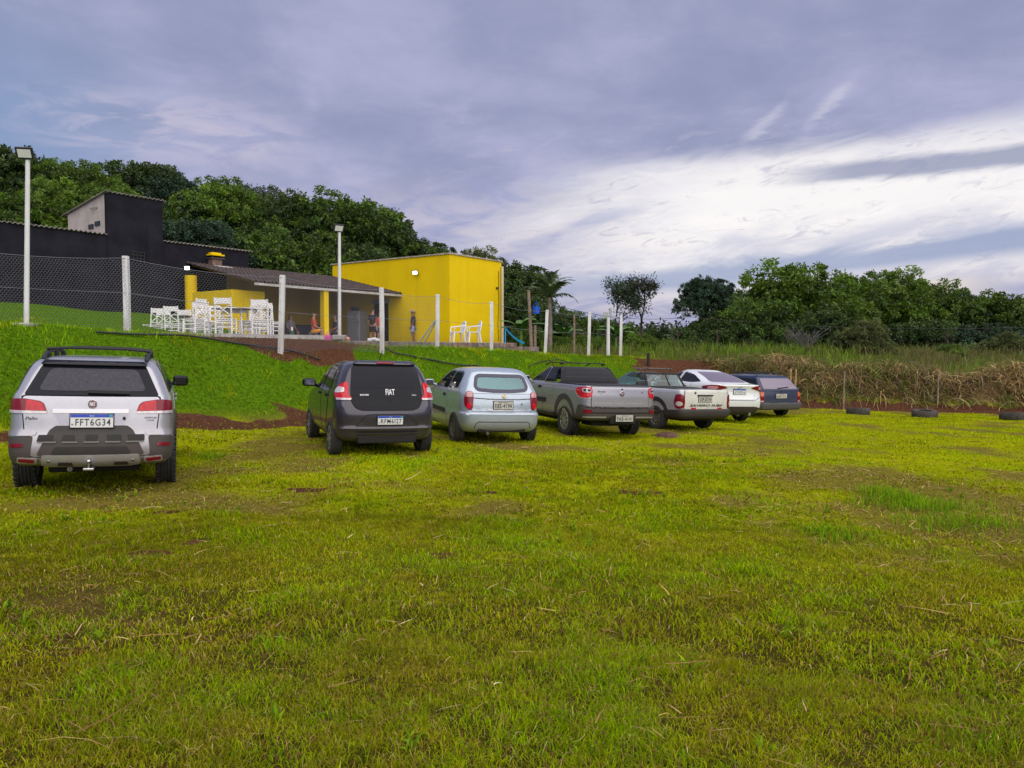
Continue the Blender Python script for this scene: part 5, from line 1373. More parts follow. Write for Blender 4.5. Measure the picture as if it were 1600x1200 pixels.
# hose along the bank
for pts, lab in (([(150, 523), (190, 525), (240, 528), (300, 531), (350, 537), (400, 544), (440, 550), (480, 560), (500, 566)], 'black hose lying across the left part of the grassy bank'),
                 ([(598, 548), (615, 556), (650, 561), (690, 569), (730, 576), (780, 580)], 'black hose lying on the bank behind the pale blue compact'),
                 ([(826, 577), (838, 571), (858, 566), (870, 563), (885, 568), (905, 572)], 'short black hose end lying on the bank behind the grey pickup')):
    ps = [spot(*p) + Vector((0, 0, .075)) for p in pts]
    den = []
    for a, b in zip(ps[:-1], ps[1:]):
        for f in (0, .25, .5, .75):
            q = a.lerp(b, f); q.z = gz(q.x, q.y) + .07 + .02 * math.sin(q.x * 3); den.append(q)
    den.append(ps[-1])
    m = MB(); m.tube(den, .024 if pts[0][0] < 700 else .014, 0, 8); tag(m.build('garden_hose', [Mb['hose']], None, 40), lab, 'hose', 'hoses on the bank')

# ---- tyres at the edge of the field
tm = MB(); tm.lathe([(.20, -.10), (.24, -.105), (.31, -.105), (.335, -.075), (.34, 0), (.335, .075), (.31, .105), (.24, .105), (.20, .10), (.205, .06), (.29, .05), (.30, 0), (.29, -.05), (.205, -.06)], 36, 0, closed=True)
first = None
for px, py, lab, sc in ((1345, 648, 'leftmost black tyre lying at the field edge', 1.08), (1450, 652, 'middle black tyre lying at the field edge', 1.12), (1590, 656, 'black tyre lying at the field edge cut by the right border', 1.12)):
    p = spot(px, py)
    if first is None: o = first = tm.build('tyre', [M['tyre_dusty']], None, 45)
    else: o = first.copy(); COL.objects.link(o)
    o.location = p + Vector((0, .2, .09)); o.scale = (sc,) * 3; o.rotation_euler = (R(random.Random(px).uniform(-4, 4)), R(3), px)
    tag(o, lab, 'tyre', 'tyres along the field edge')
# earth heap
p = spot(1041, 683); m = MB(); vs = []; fs = []; nr, ns = 7, 22; rnd = random.Random(4)
for i in range(nr + 1):
    for k in range(ns):
        a = 2 * math.pi * k / ns; r = .30 * i / nr * (1 + .25 * (vnoise(math.cos(a) * 2 + 5, math.sin(a) * 2, 3) - .5)); z = .12 * (1 - (i / nr)**2) * (1 + .5 * (float(vnoise(r * 14 * math.cos(a) + 9, r * 14 * math.sin(a), 8)) - .5)) - .02
        vs.append((r * math.cos(a) * 1.15, r * math.sin(a) * .8, z))
for i in range(nr):
    for k in range(ns): fs.append([i * ns + k, i * ns + (k + 1) % ns, (i + 1) * ns + (k + 1) % ns, (i + 1) * ns + k])
m.add(vs, fs); tag(m.build('earth_heap', [Mb['earth']], None, 60, p), 'small dark heap of earth on the grass behind the old pickup', 'earth heap')

# ---- white wooden chairs and tables on the terrace
FA = CZ + TF_A
def make_chair():
    e = empty('wooden_chair', (0, 0, FA))
    W, HB, SH = .46, 1.07, .46
    def part(name, f):
        m = MB(); f(m); return m.build(name, [Mb['white_wood']], e)
    for sx in (-1, 1):
        part('leg', lambda m: m.tube([(sx * W / 2, -.20, 0), (sx * W / 2, -.20, SH), (sx * W / 2, -.26, HB)], .027, 0, 4))
        part('leg', lambda m: m.tube([(sx * W / 2, .20, 0), (sx * W / 2, .18, SH)], .027, 0, 4))
    part('backrest', lambda m: m.box((0, -.245, HB - .10), (W, .022, .17)))
    def br(m):
        m.tube([(-W / 2 + .02, -.21, SH + .10), (W / 2 - .02, -.235, HB - .20)], .014, 0, 4); m.tube([(W / 2 - .02, -.225, SH + .10), (-W / 2 + .02, -.25, HB - .20)], .014, 0, 4)
    part('cross_brace', br)
    part('back_rail', lambda m: m.box((0, -.213, SH + .08), (W, .02, .03)))
    def st(m):
        for i in range(5): m.box((0, -.17 + i * .095, SH), (W + .02, .08, .022))
        m.box((0, 0, SH - .045), (W - .05, .36, .05))
    part('seat', st)
    def sr(m):
        for sx in (-1, 1):
            m.box((sx * W / 2, 0, .18), (.022, .40, .03)); m.box((sx * W / 2, 0, .32), (.022, .40, .03))
        m.box((0, -.2, .22), (W, .022, .03)); m.box((0, .2, .28), (W, .022, .03)); m.box((0, -.2, .34), (W, .022, .03))
    part('stretcher', sr)
    return e
CH = [(240, 28.0, 62, 'leftmost white wooden chair on the terrace seen nearly side on'), (258, 29.6, 18, 'white wooden chair second from the left end of the terrace'),
      (273, 26.9, 2, 'white wooden chair with its crossed back in front of the small left table'), (296, 29.2, -8, 'white wooden chair right of the small left table'),
      (304, 22.8, 78, 'tall looking white wooden chair seen side on left of the yellow block corner'), (317, 24.6, 12, 'white wooden chair just right of the side on chair'),
      (318, 28.0, 195, 'white wooden chair at the back behind the side on chair'), (333, 26.2, 200, 'white wooden chair left behind the round table'),
      (354, 22.5, 2, 'nearest white wooden chair with its back before the round table'), (409, 23.3, 8, 'white wooden chair with its back right of the round table'),
      (425, 25.2, -22, 'rightmost white wooden chair left of the leaning fence post'), (395, 26.5, 165, 'white wooden chair facing out behind the round table'),
      (388, 24.2, 95, 'white wooden chair tucked sideways under the round table'), (404, 24.8, 75, 'white wooden chair crowded behind the right of the round table'), (414, 26.6, 110, 'white wooden chair at the back of the crowded right group')]
ch0 = make_chair()
for i, (px, d, rz, lab) in enumerate(CH):
    o = ch0 if i == 0 else copy_tree(ch0)
    p = at(px, d); o.location = (p.x, p.y, FA); o.rotation_euler = (0, 0, R(rz)); tag(o, lab, 'chair', 'white wooden chairs on the terrace')
def table(px, d, r, h, label):
    p = at(px, d); e = empty('round_table', (p.x, p.y, FA), 0, label, 'table', 'round wooden tables on the terrace')
    m = MB(); m.lathe([(.001, h - .03), (r - .02, h - .03), (r, h - .025), (r, h), (.001, h)], 40, 0); m.build('tabletop', [Mb['brown_wood']], e, 40)
    m = MB(); m.lathe([(r + .002, h - .02), (r + .006, h - .02), (r + .006, h + .006), (r - .01, h + .006)], 40, 0, closed=True); m.build('rim', [Mb['white_wood']], e, 40)
    for a in (45, 135, 225, 315):
        m = MB(); m.tube([(math.cos(R(a)) * r * .62, math.sin(R(a)) * r * .62, 0), (math.cos(R(a)) * r * .55, math.sin(R(a)) * r * .55, h - .03)], .028, 0, 4); m.build('leg', [Mb['white_wood']], e)
    m = MB(); m.box((0, 0, h - .09), (r * 1.1, .03, .09)); m.box((0, 0, h - .09), (.03, r * 1.1, .088)); m.build('apron', [Mb['white_wood']], e)
table(284, 28.3, .55, .82, 'small round table with brown top among the left chairs')
table(369, 24.0, .70, .84, 'large round table with brown underside in front of the yellow block')
# white plastic armchairs
def make_plastic():
    e = empty('plastic_chair', (0, 0, 0))
    m = MB()
    for sx in (-1, 1): pass
    for sx, sy in ((-1, -1), (1, -1), (-1, 1), (1, 1)):
        k = MB(); k.tube([(sx * .25, sy * .24 - (.03 if sy < 0 else 0), 0), (sx * .22, sy * .20, .42)], [.03, .038], 0, 6); k.build('leg', [Mb['fridge2']], e, 50)
    k = MB(); k.box((0, 0, .42), (.46, .44, .035), 0, bev=.015); k.box((0, .22, .36), (.42, .02, .10)); k.build('seat', [Mb['fridge2']], e, 40)
    k = MB(); vs = []; fs = []
    for i in range(5):
        x0 = -.19 + i * .082
        k.box((x0 + .026, -.25 - .0, .62), (.055, .02, .36), 0, rot=Matrix.Rotation(R(12), 3, 'X'))
    k.tube([(-.24, -.22, .44), (-.25, -.27, .70), (-.17, -.30, .83), (0, -.31, .86), (.17, -.30, .83), (.25, -.27, .70), (.24, -.22, .44)], .028, 0, 8); k.build('backrest', [Mb['fridge2']], e, 50)
    for sx in (-1, 1):
        k = MB(); k.tube([(sx * .25, -.27, .68), (sx * .29, -.08, .66), (sx * .28, .18, .64), (sx * .24, .23, .50), (sx * .22, .20, .42)], .024, 0, 8, flat=1); k.build('armrest', [Mb['fridge2']], e, 50)
    return e
pc = make_plastic()
for i, (px, d, rz, lab) in enumerate(((715, 31.5, 112, 'left of two white plastic armchairs before the yellow wall'), (740, 31.5, 105, 'right of two white plastic armchairs before the yellow wall'))):
    o = pc if i == 0 else copy_tree(pc); p = at(px, d, TF_B); o.location = p; o.rotation_euler = (0, 0, R(rz)); tag(o, lab, 'chair', 'white plastic armchairs')
# fridge, dark bench and small things on the veranda
p = at(559, 40.5, TF_B); e = empty('fridge', p, R(-20), 'grey upright fridge standing in the shade of the veranda', 'fridge')
m = MB(); m.box((0, 0, .88), (.74, .70, 1.72), 0, bev=.02); m.build('cabinet', [mat('fridge_side', (.12, .12, .15), .4)], e)
for z, h in ((1.42, .60), (.62, .96)):
    m = MB(); m.box((0, -.38, z), (.73, .06, h), 0, bev=.015); k = m.build('fridge_door', [Mb['fridge']], e)
    m = MB(); m.box((.28, -.43, z), (.03, .04, h * .5), 0, bev=.008); m.build('handle', [M['chrome']], k)
m = MB(); m.box((-.1, 0, 1.84), (.42, .4, .18), 0, bev=.05); tag(m.build('bag', [Mb['dark_cloth']], None, 40, p), 'dark bag lying on top of the grey fridge', 'bag')
p = at(473, 39.5, TF_B); e = empty('bench', p, RZ, 'long dark bench before the shaded yellow back wall of the veranda', 'bench')
m = MB(); m.box((0, 0, .47), (3.4, .5, .06)); m.build('seat', [Mb['navy_cloth']], e); m = MB(); m.box((0, .24, .75), (3.4, .05, .5)); m.build('backrest', [Mb['navy_cloth']], e)
for x in (-1.5, 1.5):
    m = MB(); m.box((x, 0, .22), (.08, .45, .44)); m.build('leg', [Mb['metal_black']], e)
m = MB(); bp = at(457, 24.4, TF_A)
m.lathe([(.001, 0), (.055, 0), (.058, .03), (.058, .16), (.001, .165)], 14, 0, Matrix.Translation(bp)); m.lathe([(.03, .165), (.032, .27), (.001, .28)], 12, 1, Matrix.Translation(bp))
tag(m.build('bottle', [Mb['green_bottle'], Mb['white_cloth']], None, 40), 'green bottle with pale top standing on the terrace kerb', 'bottle')
m = MB(); m.box((0, 0, .10), (.20, .14, .20), 0, bev=.03); m.tube([(-.06, 0, .2), (-.05, 0, .28), (.05, 0, .28), (.06, 0, .2)], .012, 0, 6); tag(m.build('bag', [Mb['pink']], None, 40, at(513, 25.6, TF_B)), 'bright pink bag on the terrace edge right of the yellow column', 'bag')
m = MB(); m.lathe([(.001, 0), (.10, .0), (.13, .06), (.12, .11), (.001, .13)], 18, 0); tag(m.build('bowl', [Mb['navy_cloth']], None, 40, at(529, 25.6, TF_B)), 'dark upturned bowl at the foot of the middle lamp post', 'bowl')
m = MB(); m.lathe([(.001, 0), (.11, .01), (.14, .07), (.10, .13), (.001, .15)], 18, 0); tag(m.build('basin', [Mb['salmon']], None, 40, at(541, 25.6, TF_B)), 'salmon pink basin on the terrace edge', 'basin')
m = MB()
for dx, dz, w in ((-.12, .05, .16), (.02, .07, .18), (.14, .04, .14)): m.box((dx, 0, dz), (w, .16, .10), 0, bev=.035, seg=3)
tag(m.build('cloth', [Mb['white_cloth']], None, 60, at(584, 26.2, TF_B)), 'crumpled white cloth on the terrace edge left of the fence post', 'cloth')

# ---- people
def skinmesh(name, joints, edges, mt, parent, sub=1, root=0):
    me = bpy.data.meshes.new(name); me.from_pydata([j[:3] for j in joints], edges, []); o = bpy.data.objects.new(name, me); COL.objects.link(o)
    md = o.modifiers.new('skin', 'SKIN'); md.use_smooth_shade = True
    for i, j in enumerate(joints):
        sv = me.skin_vertices[0].data[i]; r = j[3]; sv.radius = r if hasattr(r, '__len__') else (r, r); sv.use_root = (i == root)
    s2 = o.modifiers.new('sub', 'SUBSURF'); s2.levels = sub; s2.render_levels = sub
    dg = bpy.context.evaluated_depsgraph_get(); dg.update()
    m2 = bpy.data.meshes.new_from_object(o.evaluated_get(dg)); bpy.data.objects.remove(o); bpy.data.meshes.remove(me)
    m2.name = name; m2.materials.clear(); m2.materials.append(mt)
    m2.polygons.foreach_set('use_smooth', [True] * len(m2.polygons))
    k = bpy.data.objects.new(name, m2); COL.objects.link(k); k.parent = parent
    return k
def person(loc, rz, label, sit=False, shirt=None, lower=None, skin=None, hair='short', cap=False, arms='down', scale=1.0, lean=0.0, long_sleeve=False):
    """figure facing local +x"""
    e = empty('person', loc, rz, label, 'person'); e.scale = (scale,) * 3
    skin = skin or Mb['skin']; hipz = .93 if not sit else .50
    hp = Vector((0, 0, hipz)); ln = lean
    def T(x, y, z):                                  # upper body, leaning forward about the hips
        a = ln; return (x * math.cos(a) + z * math.sin(a), y, hipz - x * math.sin(a) + z * math.cos(a))
    J = []; Ed = []
    def add(p, r, par=None):
        J.append((*p, r)); i = len(J) - 1
        if par is not None: Ed.append((par, i))
        return i
    pel = add((0, 0, hipz), (.12, .10)); bel = add(T(.01, 0, .18), (.125, .105), pel); che = add(T(.0, 0, .38), (.14, .115), bel); nb = add(T(-.01, 0, .50), (.085, .075), che)
    nk = add(T(.0, 0, .57), .052, nb); hd0 = add(T(.02, 0, .63), (.062, .07), nk); hd = add(T(.025, 0, .70), (.078, .092), hd0); ht = add(T(.015, 0, .78), (.06, .07), hd)
    ns = add(T(.115, 0, .675), .013, hd); add(T(.085, 0, .64), .018, hd0)
    hands = []
    for s in (1, -1):
        sh = add(T(-.01, s * .17, .46), .055, nb)
        if arms == 'down': el = T(-.06, s * .23, .20); wr = T(.06, s * .22, -.02); hn = T(.10, s * .21, -.10)
        elif arms == 'back': el = T(-.16, s * .22, .22); wr = T(-.14, s * .10, .0); hn = T(-.15, s * .04, -.06)
        else: el = T(.04, s * .22, .20); wr = T(.26, s * .15, .10); hn = T(.34, s * .12, .10)
        a = add(el, .040, sh); b = add(wr, .028, a); c = add(hn, (.038, .020), b)
        d = (Vector(hn) - Vector(wr)).normalized(); sd = Vector((0, 0, 1)).cross(d).normalized() if abs(d.z) < .9 else Vector((1, 0, 0))
        for k, l in zip((-.027, -.009, .009, .027), (.065, .078, .074, .058)):
            f1 = add(Vector(hn) + d * .035 + sd * k, .009, c); add(Vector(hn) + d * (.035 + l) + sd * k * 1.15 + Vector((0, 0, -.012)), .007, f1)
        t1 = add(Vector(hn) + sd * .042, .010, c); add(Vector(hn) + sd * .06 + d * .04, .008, t1)
    legs = []
    for s in (1, -1):
        h = add((0, s * .095, hipz - .06), .085, pel)
        if sit: k = (.42, s * .14, .50); an = (.40, s * .14, .09); toe = (.54, s * .15, .04)
        else: k = (.03, s * .11, .50); an = (-.02, s * .115, .09); toe = (.12, s * .13, .04)
        a = add(k, .056, h); m_ = add(((k[0] + an[0]) / 2 - .03, k[1], (k[2] + an[2]) / 2 + .05), .054, a); b = add(an, .036, m_); add(toe, (.042, .03), b); add((an[0] - .05, an[1], .04), .033, b)
        legs.append((h, k))
    skinmesh('body', J, Ed, skin, e, 1, 0)
    # shirt
    q = []; ed = []
    def aq(p, r, par=None):
        q.append((*p, r)); i = len(q) - 1
        if par is not None: ed.append((par, i))
        return i
    g = .022
    a0 = aq((0, 0, hipz - (.06 if not sit else -.02)), (.135 + g, .115 + g)); a1 = aq(T(.01, 0, .18), (.14 + g, .12 + g), a0); a2 = aq(T(0, 0, .38), (.15 + g, .125 + g), a1); a3 = aq(T(-.01, 0, .51), (.085, .075), a2)
    for s in (1, -1):
        b0 = aq(T(-.01, s * .175, .455), .075, a3); elv = [v for v in J if False]
        el = {'down': T(-.06, s * .23, .20), 'back': T(-.16, s * .22, .22)}.get(arms, T(.04, s * .22, .20))
        mid = Vector(T(-.01, s * .17, .46)).lerp(Vector(el), .85); aq(mid, .066, b0)
    skinmesh('shirt', q, ed, shirt, e, 1, 0)
    q = []; ed = []
    c0 = aq((0, 0, hipz + .04), (.15, .13)); 
    for s in (1, -1):
        h = aq((0, s * .095, hipz - .07), .115, c0); k = (.34, s * .14, .50) if sit else (.025, s * .115, .56); aq(k, .10 if not sit else .09, h)
    skinmesh('shorts', q, ed, lower, e, 1, 0)
    # eyes
    m = MB()
    for s in (1, -1): m.lathe([(.001, .010), (.009, .006), (.012, 0), (.001, -.004)], 8, 0, Matrix.Translation(T(.105, s * .034, .705)) @ Matrix.Rotation(R(90), 4, 'Y'))
    m.build('eyes', [Mb['hair']], e, 60)
    # hair / cap
    hj = [(*T(-.01, 0, .79), (.085, .088)), (*T(-.045, 0, .72), (.075, .09))]; he = [(0, 1)]
    if hair == 'long': hj += [(*T(-.085, 0, .60), (.055, .10)), (*T(-.10, 0, .46), (.045, .10))]; he += [(1, 2), (2, 3)]
    if hair == 'bun': hj += [(*T(-.11, 0, .80), (.06, .06))]; he += [(1, 2)]
    if not cap: skinmesh('hair', hj, he, Mb['hair'], e, 1, 0)
    else:
        m = MB(); Tm = Matrix.Translation(T(.015, 0, .755))
        m.lathe([(.115, -.02), (.118, .02), (.10, .075), (.05, .105), (.001, .11)], 18, 0, Tm)
        m.box((.13, 0, -.012), (.13, .15, .016), 0, M=Tm, bev=.006); cp = m.build('cap', [Mb['cap']], e, 50)
        m = MB(); m.box((.112, 0, .05), (.03, .09, .06), 0, M=Tm, bev=.012); m.build('cap_front', [Mb['white_cloth']], cp, 50)
    if not sit:
        m = MB()
        for s in (1, -1): m.box((.06, s * .13, .03), (.27, .10, .06), 0, bev=.025, seg=3)
        m.build('shoes', [Mb['dark_cloth']], e, 50)
    return e
person(at(646, 40.3, TF_B), R(172), 'man in beige cap, navy shirt and printed shorts standing against the yellow wall', shirt=Mb['navy_cloth'], lower=Mb['print'], cap=True, arms='down', scale=1.0)
person(at(583, 38.5, TF_B), R(80), 'person in black shirt standing behind the white fence post near the dark door', shirt=Mb['dark_cloth'], lower=Mb['dark_cloth'], skin=Mb['skin2'], scale=1.0)
person(at(594, 37.3, TF_B), R(-60), 'person in reddish top half hidden behind the white fence post', shirt=Mb['red_cloth'], lower=Mb['navy_cloth'], skin=Mb['skin2'], scale=.86)
person(at(491, 36.0, TF_B + .12), R(10), 'woman in red top and orange skirt sitting left of the yellow column', sit=True, shirt=Mb['red_cloth'], lower=Mb['orange_cloth'], hair='bun', arms='front', skin=Mb['skin2'])
person(at(455, 36.5, TF_B + .05), R(-40), 'person with long dark hair and grey print top sitting on the veranda', sit=True, shirt=Mb['grey_cloth'], lower=Mb['dark_cloth'], hair='long', arms='front')
person(at(525, 37.5, TF_B + .05), R(-150), 'person with dark clothes and long black hair sitting behind the middle lamp post', sit=True, shirt=Mb['dark_cloth'], lower=Mb['dark_cloth'], hair='long', arms='front')
for px, d, lab in ((491, 36.0, 'low stool under the woman in red'), (455, 36.5, 'low stool under the person in grey print'), (525, 37.5, 'low stool under the person in dark clothes')):
    m = MB(); m.box((0, 0, .44), (.36, .36, .04), 0, bev=.01)
    for sx in (-1, 1):
        for sy in (-1, 1): m.box((sx * .15, sy * .15, .21), (.035, .035, .42))
    o = m.build('stool', [Mb['wood_post']], None, None, at(px, d, TF_B + (.10 if px == 491 else .03) - .05)); tag(o, lab, 'stool', 'stools on the veranda')
# overhead wires
for (p0, p1, sg, lab) in ((at(845, 44, 2.75), at(1075, 52, 2.2), .5, 'upper thin overhead cable between the palm and the right trees'), (at(845, 44, 2.2), at(1075, 52, 1.75), .4, 'lower thin overhead cable between the palm and the right trees'),
                          (at(1075, 52, 2.2), at(1720, 46, 1.5), .5, 'thin overhead cable crossing in front of the right trees')):
    m = MB(); n = 24; m.tube([p0.lerp(p1, i / n) - Vector((0, 0, sg * 4 * (i / n) * (1 - i / n))) for i in range(n + 1)], .013, 0, 4)
    tag(m.build('overhead_cable', [Mb['hose']], None), lab, 'cable', 'overhead cables')
# ================================================================== ground cover and trees
rng = np.random.default_rng(11)
SPOTS = [(*spot(px, py)[:2], r) for px, py, r in ((235, 868, .17), (275, 800, .16), (480, 765, .2), (150, 850, .12), (300, 850, .10), (1345, 945, .16), (1290, 960, .11), (1090, 900, .10), (690, 865, .09), (520, 940, .10), (440, 1042, .09), (545, 1065, .08), (1000, 770, .22), (1150, 775, .13), (590, 1160, .07), (90, 1115, .08), (1105, 965, .10), (1230, 870, .08), (1520, 690, .2), (860, 860, .08), (760, 770, .12))]
KSPOTS = [(*spot(px, py)[:2], .46) for px, py in ((345, 529), (375, 531), (405, 535), (435, 539), (465, 542), (495, 546), (520, 548), (400, 529), (440, 531), (480, 534), (515, 538), (460, 537))]
def soil_mask(x, y):
    d = foot_dist(x, y); n = fbm(x * 1.3, y * 1.3, 21); n2 = fbm(x * .5, y * .5, 22)
    left = np.exp(-((d + .45 + 1.1 * (fbm(x * .7, y * .7, 25, 3) - .5)) / (.70 + .7 * n)) ** 2) * sstep(-x, .5, 3.5) * sstep(x, -12.5, -7.5)
    left0 = np.exp(-((d + .2) / .6) ** 2) * sstep(-x, 7, 9)
    right = sstep(d, -.35, -.05) * sstep(-d, -.75, -.25) * sstep(x, 7, 9)
    slope = np.exp(-(((x - 7.2) / 1.9) ** 2 + ((y - 33.0) / 2.2) ** 2)) * 1.3
    slope2 = np.exp(-(((x - 9.5) / 2.2) ** 2 + ((y - 35.5) / 1.6) ** 2)) * 1.0
    # raw earth under the terrace kerb
    lx = (x - T0[0]) * U.x + (y - T0[1]) * U.y; ly = (x - T0[0]) * V.x + (y - T0[1]) * V.y
    kerb = sstep(lx, 1.0, 2.2) * sstep(-lx, -7.6, -6.4) * sstep(ly, -3.7 + .2 * lx, -2.6 + .25 * lx) * sstep(-ly, -1.0, -.2)
    m = np.maximum.reduce([left * .95, left0 * .7, right, slope, slope2, kerb * 1.25])
    for cx, cy, r in KSPOTS:
        m = np.maximum(m, np.exp(-(((x - cx) / (r * 1.3)) ** 2 + ((y - cy) / (r * 1.6)) ** 2)) * 1.6)
    for cx, cy, r in SPOTS:
        m = np.maximum(m, np.exp(-(((x - cx) / (r * 1.6)) ** 2 + ((y - cy) / r) ** 2)) * .76)
    return np.clip(sstep(m + (n - .5) * .8 + (fbm(x * 4.5, y * 4.5, 24, 3) - .5) * .55, .35, .72), 0, 1)
def lush_mask(x, y):
    d = foot_dist(x, y)
    return sstep(d, -.1, .7) * sstep(-x, -6.5, -5.0)
def bare_mask(x, y):
    """thin, brown parts of the field"""
    n = fbm(x * .75 + 3, y * .75, 31, 5); n2 = fbm(x * .22, y * .22, 33)
    near = 1 - sstep(np.hypot(x, y), 6, 15)
    wet = np.exp(-(((x - 2.6) / 1.6) ** 2 + ((y - 5.0) / 1.3) ** 2)) * .5 + np.exp(-(((x + 3.2) / 2.2) ** 2 + ((y - 7.0) / 1.2) ** 2)) * .35
    return np.clip(sstep(n + (n2 - .5) * .35 + near * .05 + wet * .26, .50, .70), 0, 1)

def ground_mesh():
    def axis(lo, a, b, hi, st, n):
        l = -np.geomspace(1, 1 + a - lo, n)[::-1] + a + 1; r = np.geomspace(1, 1 + hi - b, n) + b - 1
        return np.concatenate([l[:-1], np.arange(a, b, st), r])
    xs = axis(-420, -19, 22, 420, .16, 34); ys = axis(-60, 0, 38, 900, .16, 36)
    X, Y = np.meshgrid(xs, ys); Z = ground(X, Y); w, h = len(xs), len(ys)
    me = bpy.data.meshes.new('ground')
    co = np.stack([X.ravel(), Y.ravel(), Z.ravel()], 1)
    i = np.arange(h - 1)[:, None] * w + np.arange(w - 1)[None]; i = i.ravel()
    q = np.stack([i, i + 1, i + w + 1, i + w], 1)
    me.vertices.add(len(co)); me.vertices.foreach_set('co', co.ravel())
    me.loops.add(q.size); me.loops.foreach_set('vertex_index', q.ravel())
    me.polygons.add(len(q)); me.polygons.foreach_set('loop_start', np.arange(len(q)) * 4); me.polygons.foreach_set('loop_total', np.full(len(q), 4))
    me.update(calc_edges=True); me.polygons.foreach_set('use_smooth', [True] * len(q))
    x, y = X.ravel(), Y.ravel()
    c = np.ones((len(co), 4)); c[:, 0] = soil_mask(x, y); c[:, 1] = lush_mask(x, y); c[:, 2] = bare_mask(x, y); c[:, 3] = sstep(foot_dist(x, y), .3, .8) * sstep(x, 6, 9.5)
    at_ = me.color_attributes.new('mask', 'FLOAT_COLOR', 'POINT'); at_.data.foreach_set('color', c.ravel())
    m = bpy.data.materials.new('grassy_earth'); m.use_nodes = True; t = NT(m.node_tree); b = m.node_tree.nodes['Principled BSDF']
    s = t.sep(t.attr('mask')); p = t.coord('Object')
    n1 = t.noise(p, .9, 6, .6); n2 = t.noise(p, 14, 6, .65); n3 = t.noise(p, 60, 4, .7)
    fld = t.mix(t.ss(n1, .35, .65), (.225, .285, .003), (.28, .315, .004))
    fld = t.mix(t.ss(n2, .42, .68), fld, (.19, .175, .006))
    fld = t.mix(t.ss(t.sep(p)[1], 9, 4), fld, (.055, .046, .010))  # darker beneath the near blades, shade for depth put into the colour
    fld = t.mix(t.mul(s[2], .75), fld, t.mix(n2, (.085, .055, .022), (.16, .115, .035)))
    lsh = t.mix(t.ss(n2, .35, .65), (.040, .085, .004), (.085, .17, .006))
    col = t.mix(s[1], fld, lsh)
    col = t.mix(t.attr('mask', 'Alpha'), col, t.mix(t.ss(n2, .35, .65), (.055, .038, .02), (.15, .10, .04)))
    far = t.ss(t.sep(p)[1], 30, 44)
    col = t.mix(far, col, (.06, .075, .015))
    soil = t.mix(t.ss(n2, .3, .7), (.048, .021, .013), (.115, .052, .030))
    soil = t.mix(t.ss(n3, .55, .8), soil, (.26, .12, .07))
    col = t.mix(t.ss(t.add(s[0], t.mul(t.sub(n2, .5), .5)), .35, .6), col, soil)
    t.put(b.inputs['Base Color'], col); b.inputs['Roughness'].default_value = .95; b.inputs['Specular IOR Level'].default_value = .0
    t.put(b.inputs['Normal'], t.bump(t.add(n2, t.mul(n3, .5)), .7, .05))
    me.materials.append(m)
    o = bpy.data.objects.new('ground', me); COL.objects.link(o); o['kind'] = 'structure'
ground_mesh()

def leaf_material(name, trans=.35, rough=.6, spec=.25):
    m = bpy.data.materials.new(name); m.use_nodes = True; t = NT(m.node_tree); nt = m.node_tree
    b = nt.nodes['Principled BSDF']; out = nt.nodes['Material Output']
    c = t.attr('col'); t.put(b.inputs['Base Color'], c); b.inputs['Roughness'].default_value = rough; b.inputs['Specular IOR Level'].default_value = spec
    tr = t.new('ShaderNodeBsdfTranslucent'); t.put(tr.inputs[0], c)
    mx = t.new('ShaderNodeMixShader'); mx.inputs[0].default_value = trans
    t.l.new(b.outputs[0], mx.inputs[1]); t.l.new(tr.outputs[0], mx.inputs[2]); t.l.new(mx.outputs[0], out.inputs[0])
    return m
MG = leaf_material('grass_blade', .38, .9, .0); ML = leaf_material('leaf', .28, .5, .35); MS = leaf_material('dry_straw', .15, .8, .1)

def fast_mesh(name, co, tris, quads, col, mt):
    me = bpy.data.meshes.new(name)
    nt, nq = (0 if tris is None else len(tris)), (0 if quads is None else len(quads))
    li = np.concatenate([a.ravel() for a in (quads, tris) if a is not None])
    st = np.concatenate([np.arange(nq) * 4, nq * 4 + np.arange(nt) * 3]); tot = np.concatenate([np.full(nq, 4), np.full(nt, 3)])
    me.vertices.add(len(co)); me.vertices.foreach_set('co', co.astype(np.float32).ravel())
    me.loops.add(len(li)); me.loops.foreach_set('vertex_index', li.astype(np.int32))
    me.polygons.add(nq + nt); me.polygons.foreach_set('loop_start', st.astype(np.int32)); me.polygons.foreach_set('loop_total', tot.astype(np.int32))
    me.update(calc_edges=True)
    a = me.color_attributes.new('col', 'FLOAT_COLOR', 'POINT'); c4 = np.ones((len(co), 4), np.float32); c4[:, :3] = col; a.data.foreach_set('color', c4.ravel())
    me.materials.append(mt)
    return me
